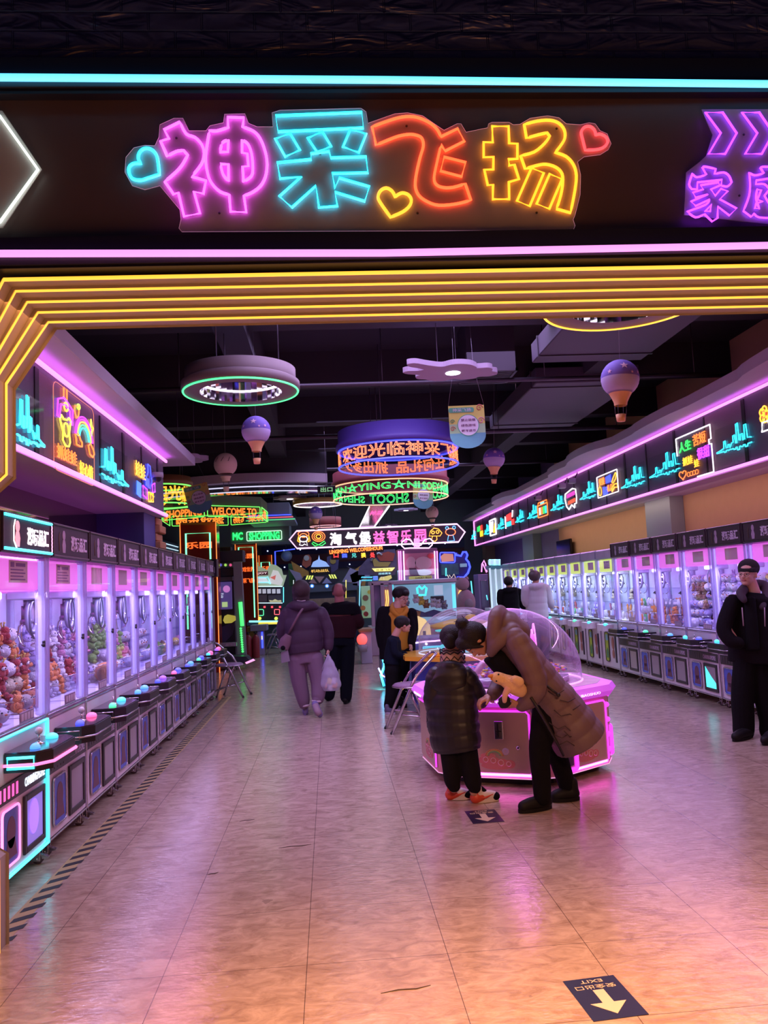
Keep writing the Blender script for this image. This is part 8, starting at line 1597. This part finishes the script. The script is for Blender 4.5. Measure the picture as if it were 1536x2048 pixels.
for (a, dy) in (((609, 1411), 0), ((634, 1402), -.14)): B = Blob(); B.loft([(J(a[0], a[1]-3, dy), .070, .068), (J(a[0], a[1]+2, dy), .066, .064)], (1, 0, 0)); B.done('white_cuff', pm('cuff_white', (.62, .5, .6), .8), t, .010, 0)
TR = pm('trainer_violet', (.18, .14, .32), .5); shoe(t, g.F(611, 1431), g.F(611, 1420), mat=TR, w=.045, h=.08, name='trainer')
h_ = J(630, 1408, -.20); toe_ = g.F(640, 1436)+Vector((0, 0, .01)); s_ = Blob(); s_.chain([(h_, .044), ((h_+toe_)/2, .048), (toe_+Vector((0, 0, .035)), .040)]); so = s_.done('trainer', TR, t, .008, 1); m = MB().m(pm('sole_mauve', (.32, .22, .28), .6)); m.tube([h_+Vector((0, -.035, 0)), (h_+toe_)/2+Vector((0, -.040, 0)), toe_+Vector((0, -.03, .03))], [.036, .042, .034], 12); m.obj('sole', so)
# bag and strap
bo = at(570, 1285, Y=10.28); tb = empty('shoulder_bag', 'mauve shoulder bag on a long strap worn by the walking person in plum', 'bag', bo)
def Q(px, py, dy=0): return at(px, py, Y=10.28+dy)-bo
B = Blob(); B.loft([(Q(578, 1270), .05, .04), (Q(571, 1283), .075, .05), (Q(566, 1298), .07, .05)], (1, 0, 0)); B.done('pouch', BAGM, tb, .009, 1); m = MB().m(BAGM); m.tube([Q(577, 1268), Q(585, 1252, -.08), Q(598, 1228, -.10), Q(612, 1208, -.03)], .016, 6); m.obj('strap', tb)
B = Blob(); B.ball(Q(566, 1296, -.05), (.03, .03, .03)); B.done('black_charm', BLKC, tb, .008, 0); m = MB().m(pm('cloth_grey_mauve', (.22, .18, .24), .7)); m.prism([(p.x, p.z) for p in (Q(562, 1305), Q(576, 1300), Q(580, 1322), Q(563, 1326))], -.02, .02, 'xz'); m.obj('hanging_cloth', tb)
bo = at(659, 1350, Y=10.3); tb = empty('plastic_bag', 'white translucent plastic carrier bag of snacks held by the walking person', 'plastic bag', bo)
def Q(px, py, dy=0): return at(px, py, Y=10.3+dy)-bo
PLB = bpy.data.materials.new('plastic_film'); PLB.use_nodes = True; b_ = PLB.node_tree.nodes['Principled BSDF']; b_.inputs['Base Color'].default_value = (.62, .60, .80, 1); b_.inputs['Alpha'].default_value = .5; b_.inputs['Roughness'].default_value = .25
B = Blob(); B.loft([(Q(658, 1312), .02, .02), (Q(659, 1330), .07, .05), (Q(660, 1352), .12, .09), (Q(660, 1370), .145, .10), (Q(660, 1381), .11, .08)], (1, 0, 0)); bg = B.done('bag_film', PLB, tb, .010, 1)
for (a, b2) in ((652, 645), (662, 672)): m = MB().m(PLB); m.tube([Q(656, 1308), Q(a, 1322), Q(b2, 1340)], [.008, .014, .02], 8); m.obj('bag_handle', tb)
for (px, py, c_) in ((650, 1370, 'orange'), (661, 1374, 'white'), (670, 1370, 'orange'), (659, 1362, 'yellow'), (668, 1361, 'white')): toy('packet', c_, at(px, py, Y=10.3), (.3, .4, PI/2), .6, '%s snack packet inside the white plastic carrier bag' % c_, '%s snack packets in the carrier bag' % c_, 'snack packet')
# ---------------------------------------------------------------- 5. walking man
g = Fig('person with cropped hair in a black and maroon sweater walking away beside the plum jacket', at(675, 1405, Z=0), 11.25); J = g.J; t = g.t; MAR = pm('sweater_maroon', (.035, .010, .014), .95, spec=.15, bump=.2, bscale=60); NAV = pm('trousers_navy_black', (.005, .006, .012), .95, spec=.15)
B = Blob(); q, M, k = head(B, J(678, 1184), (0, 0, 1), (.1, 1, -.1), .25); B.chain([(J(678, 1190), .065), (J(679, 1208), .07)]); B.loft([(J(680, 1212), .19, .1), (J(681, 1245), .17, .11), (J(681, 1275), .16, .11)], (1, 0, 0))
B.chain([(J(668, 1280), .085), (J(664, 1330), .06), (J(658, 1385), .045)]); B.chain([(J(695, 1280), .085), (J(694, 1335), .06), (J(692, 1390), .045)]); B.chain([(J(650, 1218), .05), (J(644, 1255, .05), .042), (J(660, 1275, .2), .03)]); hand(B, J(660, 1275, .2), (0, 1, 0), (0, 0, -1), 1, .5)
B.chain([(J(710, 1218), .05), (J(720, 1248, .0), .042), (J(712, 1252, .22), .03)]); hand(B, J(712, 1252, .22), (-.5, 1, 0), (0, 0, -1), 1, .6, -1); B.done('body', pm('skin_ruddy', (.40, .15, .13), .5), t, .007, 2)
B = Blob(); B.ball(J(678, 1179, .015), (.104, .115, .084)); B.done('cropped_hair', pm('hair_cropped', (.055, .025, .025), .7), t, .008, 1)
B = Blob(); B.loft([(J(680, 1232), .235, .135), (J(681, 1250), .235, .15), (J(681, 1275), .215, .15)], (1, 0, 0)); B.chain([(J(650, 1226), .075), (J(645, 1252, .05), .07), (J(658, 1272, .2), .05)]); B.chain([(J(710, 1226), .078), (J(719, 1246), .072), (J(713, 1252, .2), .05)]); sw_ = B.done('sweater', MAR, t, .010, 2)
B = Blob(); B.loft([(J(679, 1204), .11, .08), (J(680, 1211), .225, .125), (J(680, 1229), .245, .15)], (1, 0, 0)); B.chain([(J(652, 1216), .085), (J(649, 1230), .082)]); B.chain([(J(708, 1216), .085), (J(712, 1230), .082)]); B.done('black_yoke', BLKC, sw_, .010, 2)
B = Blob(); B.loft([(J(681, 1270), .19, .14), (J(681, 1290), .185, .14)], (1, 0, 0)); B.chain([(J(668, 1285), .12), (J(664, 1330), .10), (J(658, 1390), .082)]); B.chain([(J(694, 1285), .12), (J(694, 1335), .10), (J(692, 1394), .082)]); B.done('trousers', NAV, t, .010, 2); shoe(t, g.F(656, 1403), g.F(662, 1392), w=.052); shoe(t, g.F(690, 1409), g.F(698, 1400), w=.052)
# ---------------------------------------------------------------- 6. man with mustard hoodie, looking down
g = Fig('person in an open black jacket over a mustard hoodie looking down beside the yellow machine', at(792, 1415, Z=0), 10.95); J = g.J; t = g.t; MUS = pm('hoodie_mustard', (.52, .22, .015), .8, noise=.05)
B = Blob(); q, M, k = head(B, J(802, 1195), (.18, -.12, 1), (.55, -.62, -.62), .245); B.chain([(J(798, 1200), .058), (J(794, 1216), .065)]); B.loft([(J(794, 1224), .11, .07), (J(796, 1255), .13, .08), (J(796, 1305), .13, .08)], (.8, .5, 0))
for dx in (-10, 10): B.chain([(J(795+dx, 1312), .08), (J(794+dx, 1362), .055), (J(792+dx, 1408), .042)])
B.chain([(J(766, 1222), .05), (J(762, 1262), .042), (J(768, 1298), .03)]); hand(B, J(768, 1298), (0, 0, -1), (1, 0, 0), 1, .5); B.chain([(J(822, 1225), .05), (J(824, 1262), .042), (J(822, 1292, -.1), .03)]); hand(B, J(822, 1292, -.1), (0, -.4, -1), (-1, 0, 0), 1, .5, -1); B.done('body', SKIN2, t, .007, 2); face_parts(q, M, k, t, True)
B = Blob(); B.ball(q(-.015, 0, .052), (.122, .108, .098)); B.ball(q(.062, 0, .066), (.055, .085, .042)); B.ball(q(-.055, 0, .01), (.058, .08, .07)); B.done('hair', HAIR, t, .008, 2)
B = Blob(); B.loft([(J(795, 1216), .12, .09), (J(796, 1228), .18, .12), (J(797, 1262), .185, .13), (J(797, 1300), .19, .13)], (.8, .5, 0)); B.chain([(J(784, 1216, -.02), .04), (J(790, 1210, .10), .05), (J(808, 1214, .06), .04), (J(812, 1222, -.10), .035), (J(800, 1232, -.14), .03), (J(786, 1222, -.12), .035), (J(784, 1216, -.02), .04)]); B.done('mustard_hoodie', MUS, t, .010, 2)
B = Blob(); B.loft([(J(778, 1214, .03), .06, .09), (J(776, 1240, .0), .10, .14), (J(774, 1280), .11, .15), (J(776, 1318), .11, .15)], (1, .2, 0)); B.loft([(J(818, 1222, .05), .04, .08), (J(822, 1250), .045, .13), (J(822, 1300), .05, .13)], (1, .2, 0)); B.loft([(J(796, 1218, .13), .17, .03), (J(797, 1260, .14), .2, .04), (J(797, 1312, .14), .2, .04)], (1, .2, 0))
B.chain([(J(767, 1224), .085), (J(762, 1258), .082), (J(764, 1290), .062)]); B.chain([(J(823, 1227), .08), (J(826, 1258), .075), (J(823, 1284, -.08), .055)]); B.done('jacket', HOOD, t, .010, 2)
B = Blob()
for dx in (-10, 10): B.chain([(J(795+dx, 1305), .12), (J(794+dx, 1362), .09), (J(792+dx, 1405), .078)])
B.done('trousers', BLKC, t, .011, 2); shoe(t, g.F(782, 1413), g.F(792, 1416)); shoe(t, g.F(800, 1413), g.F(812, 1416))
# ---------------------------------------------------------------- 7. boy at the yellow machine
g = Fig('child in dark navy standing at the yellow topped machine, seen from the side', at(783, 1424, Z=0), 10.32); J = g.J; t = g.t; NV = pm('sweater_navy', (.006, .009, .020), .95, spec=.15)
B = Blob(); q, M, k = head(B, J(806, 1250), (-.08, .1, 1), (.95, .15, -.42), .205); B.chain([(J(798, 1256), .045), (J(790, 1272), .048)]); B.loft([(J(788, 1278), .07, .05), (J(788, 1305), .09, .07), (J(786, 1330), .10, .07)], (.2, 1, 0))
B.chain([(J(784, 1335, -.06), .055), (J(784, 1380, -.06), .042), (J(777, 1415, -.06), .03)]); B.chain([(J(790, 1335, .06), .055), (J(792, 1378, .06), .042), (J(790, 1415, .06), .03)])
B.chain([(J(788, 1283, -.12), .035), (J(792, 1306, -.14), .03), (J(810, 1314, -.12), .022)]); hand(B, J(810, 1314, -.12), (1, .1, -.05), (0, 0, -1), .8, .4); B.chain([(J(790, 1283, .12), .035), (J(798, 1305, .14), .03), (J(814, 1310, .10), .022)]); hand(B, J(814, 1310, .10), (1, 0, 0), (0, 0, -1), .8, .4, -1); B.done('body', pm('skin_child', (.58, .30, .24), .5), t, .007, 2); face_parts(q, M, k, t)
B = Blob(); B.ball(q(-.012, 0, .042), (.106, .090, .084)); B.ball(q(.060, 0, .055), (.045, .066, .036)); B.ball(q(-.055, 0, .02), (.050, .072, .065)); B.done('hair', HAIR, t, .007, 2)
B = Blob(); B.loft([(J(790, 1272), .07, .055), (J(788, 1281), .145, .09), (J(786, 1305), .14, .11), (J(784, 1328), .14, .115)], (.2, 1, 0)); B.chain([(J(787, 1284, -.12), .055), (J(791, 1306, -.14), .050), (J(806, 1313, -.12), .036)]); B.chain([(J(789, 1284, .12), .055), (J(797, 1305, .14), .050), (J(811, 1309, .10), .036)]); B.done('sweater', NV, t, .009, 2)
B = Blob(); B.loft([(J(785, 1324), .13, .105), (J(785, 1345), .13, .10)], (.2, 1, 0)); B.chain([(J(783, 1342, -.06), .092), (J(783, 1380, -.06), .075), (J(777, 1412, -.06), .062)]); B.chain([(J(790, 1342, .06), .092), (J(792, 1378, .06), .075), (J(789, 1410, .06), .062)]); B.done('trousers', BLKC, t, .009, 2); shoe(t, g.F(770, 1427), g.F(790, 1429), mat=pm('trainer_dusk', (.10, .08, .14), .5), sole=pm('sole_lilac', (.45, .38, .5), .5), w=.04, h=.06, name='trainer'); shoe(t, g.F(785, 1420), g.F(802, 1421), mat=MATS['trainer_dusk'], sole=MATS['sole_lilac'], w=.04, h=.06, name='trainer')
# ---------------------------------------------------------------- 8, 9. two customers at the white claw machines
g = Fig('person in a black jacket facing the farther white claw machines', (at(1018, 1200, Y=16.6).x, 16.6), 16.6); J = g.J; t = g.t; gz = lambda z: Vector((0, 0, z))
def back_figure(g, px, py_top, H, jm, tm, hm, hair_r, hood=True):
    s = H/1.7; t = g.t; top = g.J(px, py_top); x0 = top.x; z = H
    def V(x, y, zz): return Vector((x0+x*s, y*s, zz*s))
    B = Blob(); q, M, k = head(B, V(0, 0, 1.59), (0, 0, 1), (.75, .5, -.25), .225*s); B.chain([(V(0, 0, 1.55), .055*s), (V(0, 0, 1.42), .06*s)]); B.loft([(V(0, 0, 1.40), .17*s, .1*s), (V(0, 0, 1.1), .15*s, .1*s), (V(0, 0, .9), .15*s, .1*s)], (.6, -.8, 0))
    for sg in (-1, 1): B.chain([(V(sg*.08, 0, .88), .08*s), (V(sg*.09, 0, .48), .055*s), (V(sg*.09, 0, .08), .04*s)]); B.chain([(V(sg*.19, 0, 1.38), .045*s), (V(sg*.22+.04, .06, 1.12), .04*s), (V(sg*.12+.22, .15, 1.02), .028*s)]); hand(B, V(sg*.12+.22, .15, 1.02), (1, .4, 0), (0, 0, -1), .95*s, .4)
    B.done('body', SKIN, t, .009, 2)
    B = Blob(); B.ball(V(-.015, -.01, 1.615), (hair_r*s, hair_r*s, .105*s)); B.done('hair', hm, t, .010, 1)
    B = Blob(); B.loft([(V(0, 0, 1.46), .10*s, .08*s), (V(0, 0, 1.40), .21*s, .13*s), (V(0, 0, 1.15), .22*s, .15*s), (V(0, 0, .84), .225*s, .16*s)], (.6, -.8, 0), .03, .12)
    for sg in (-1, 1): B.chain([(V(sg*.19, 0, 1.37), .085*s), (V(sg*.22+.04, .06, 1.12), .078*s), (V(sg*.12+.19, .13, 1.03), .055*s)])
    if hood: B.chain([(V(-.11, 0, 1.42), .05*s), (V(-.05, -.12, 1.42), .065*s), (V(.08, -.12, 1.42), .065*s), (V(.13, 0, 1.43), .05*s)])
    B.done('jacket', jm, t, .011, 1)
    B = Blob()
    for sg in (-1, 1): B.chain([(V(sg*.08, 0, .90), .12*s), (V(sg*.09, 0, .48), .09*s), (V(sg*.09, 0, .10), .075*s)])
    B.done('trousers', tm, t, .012, 1)
    for sg in (-1, 1): shoe(t, V(sg*.09-.04, -.03, 0), V(sg*.09+.16, .08, 0), w=.048)
back_figure(g, 1018, 1162, 1.66, BLKC, BLKC, HAIR, .108)
g = Fig('person in a white padded jacket playing at the white claw machines', (at(1070, 1200, Y=15.0).x, 15.0), 15.0); back_figure(g, 1070, 1150, 1.74, pm('jacket_white', (.55, .50, .60), .6), pm('trousers_grey_violet', (.12, .08, .14), .8), pm('hair_brown', (.06, .035, .04), .5), .115)
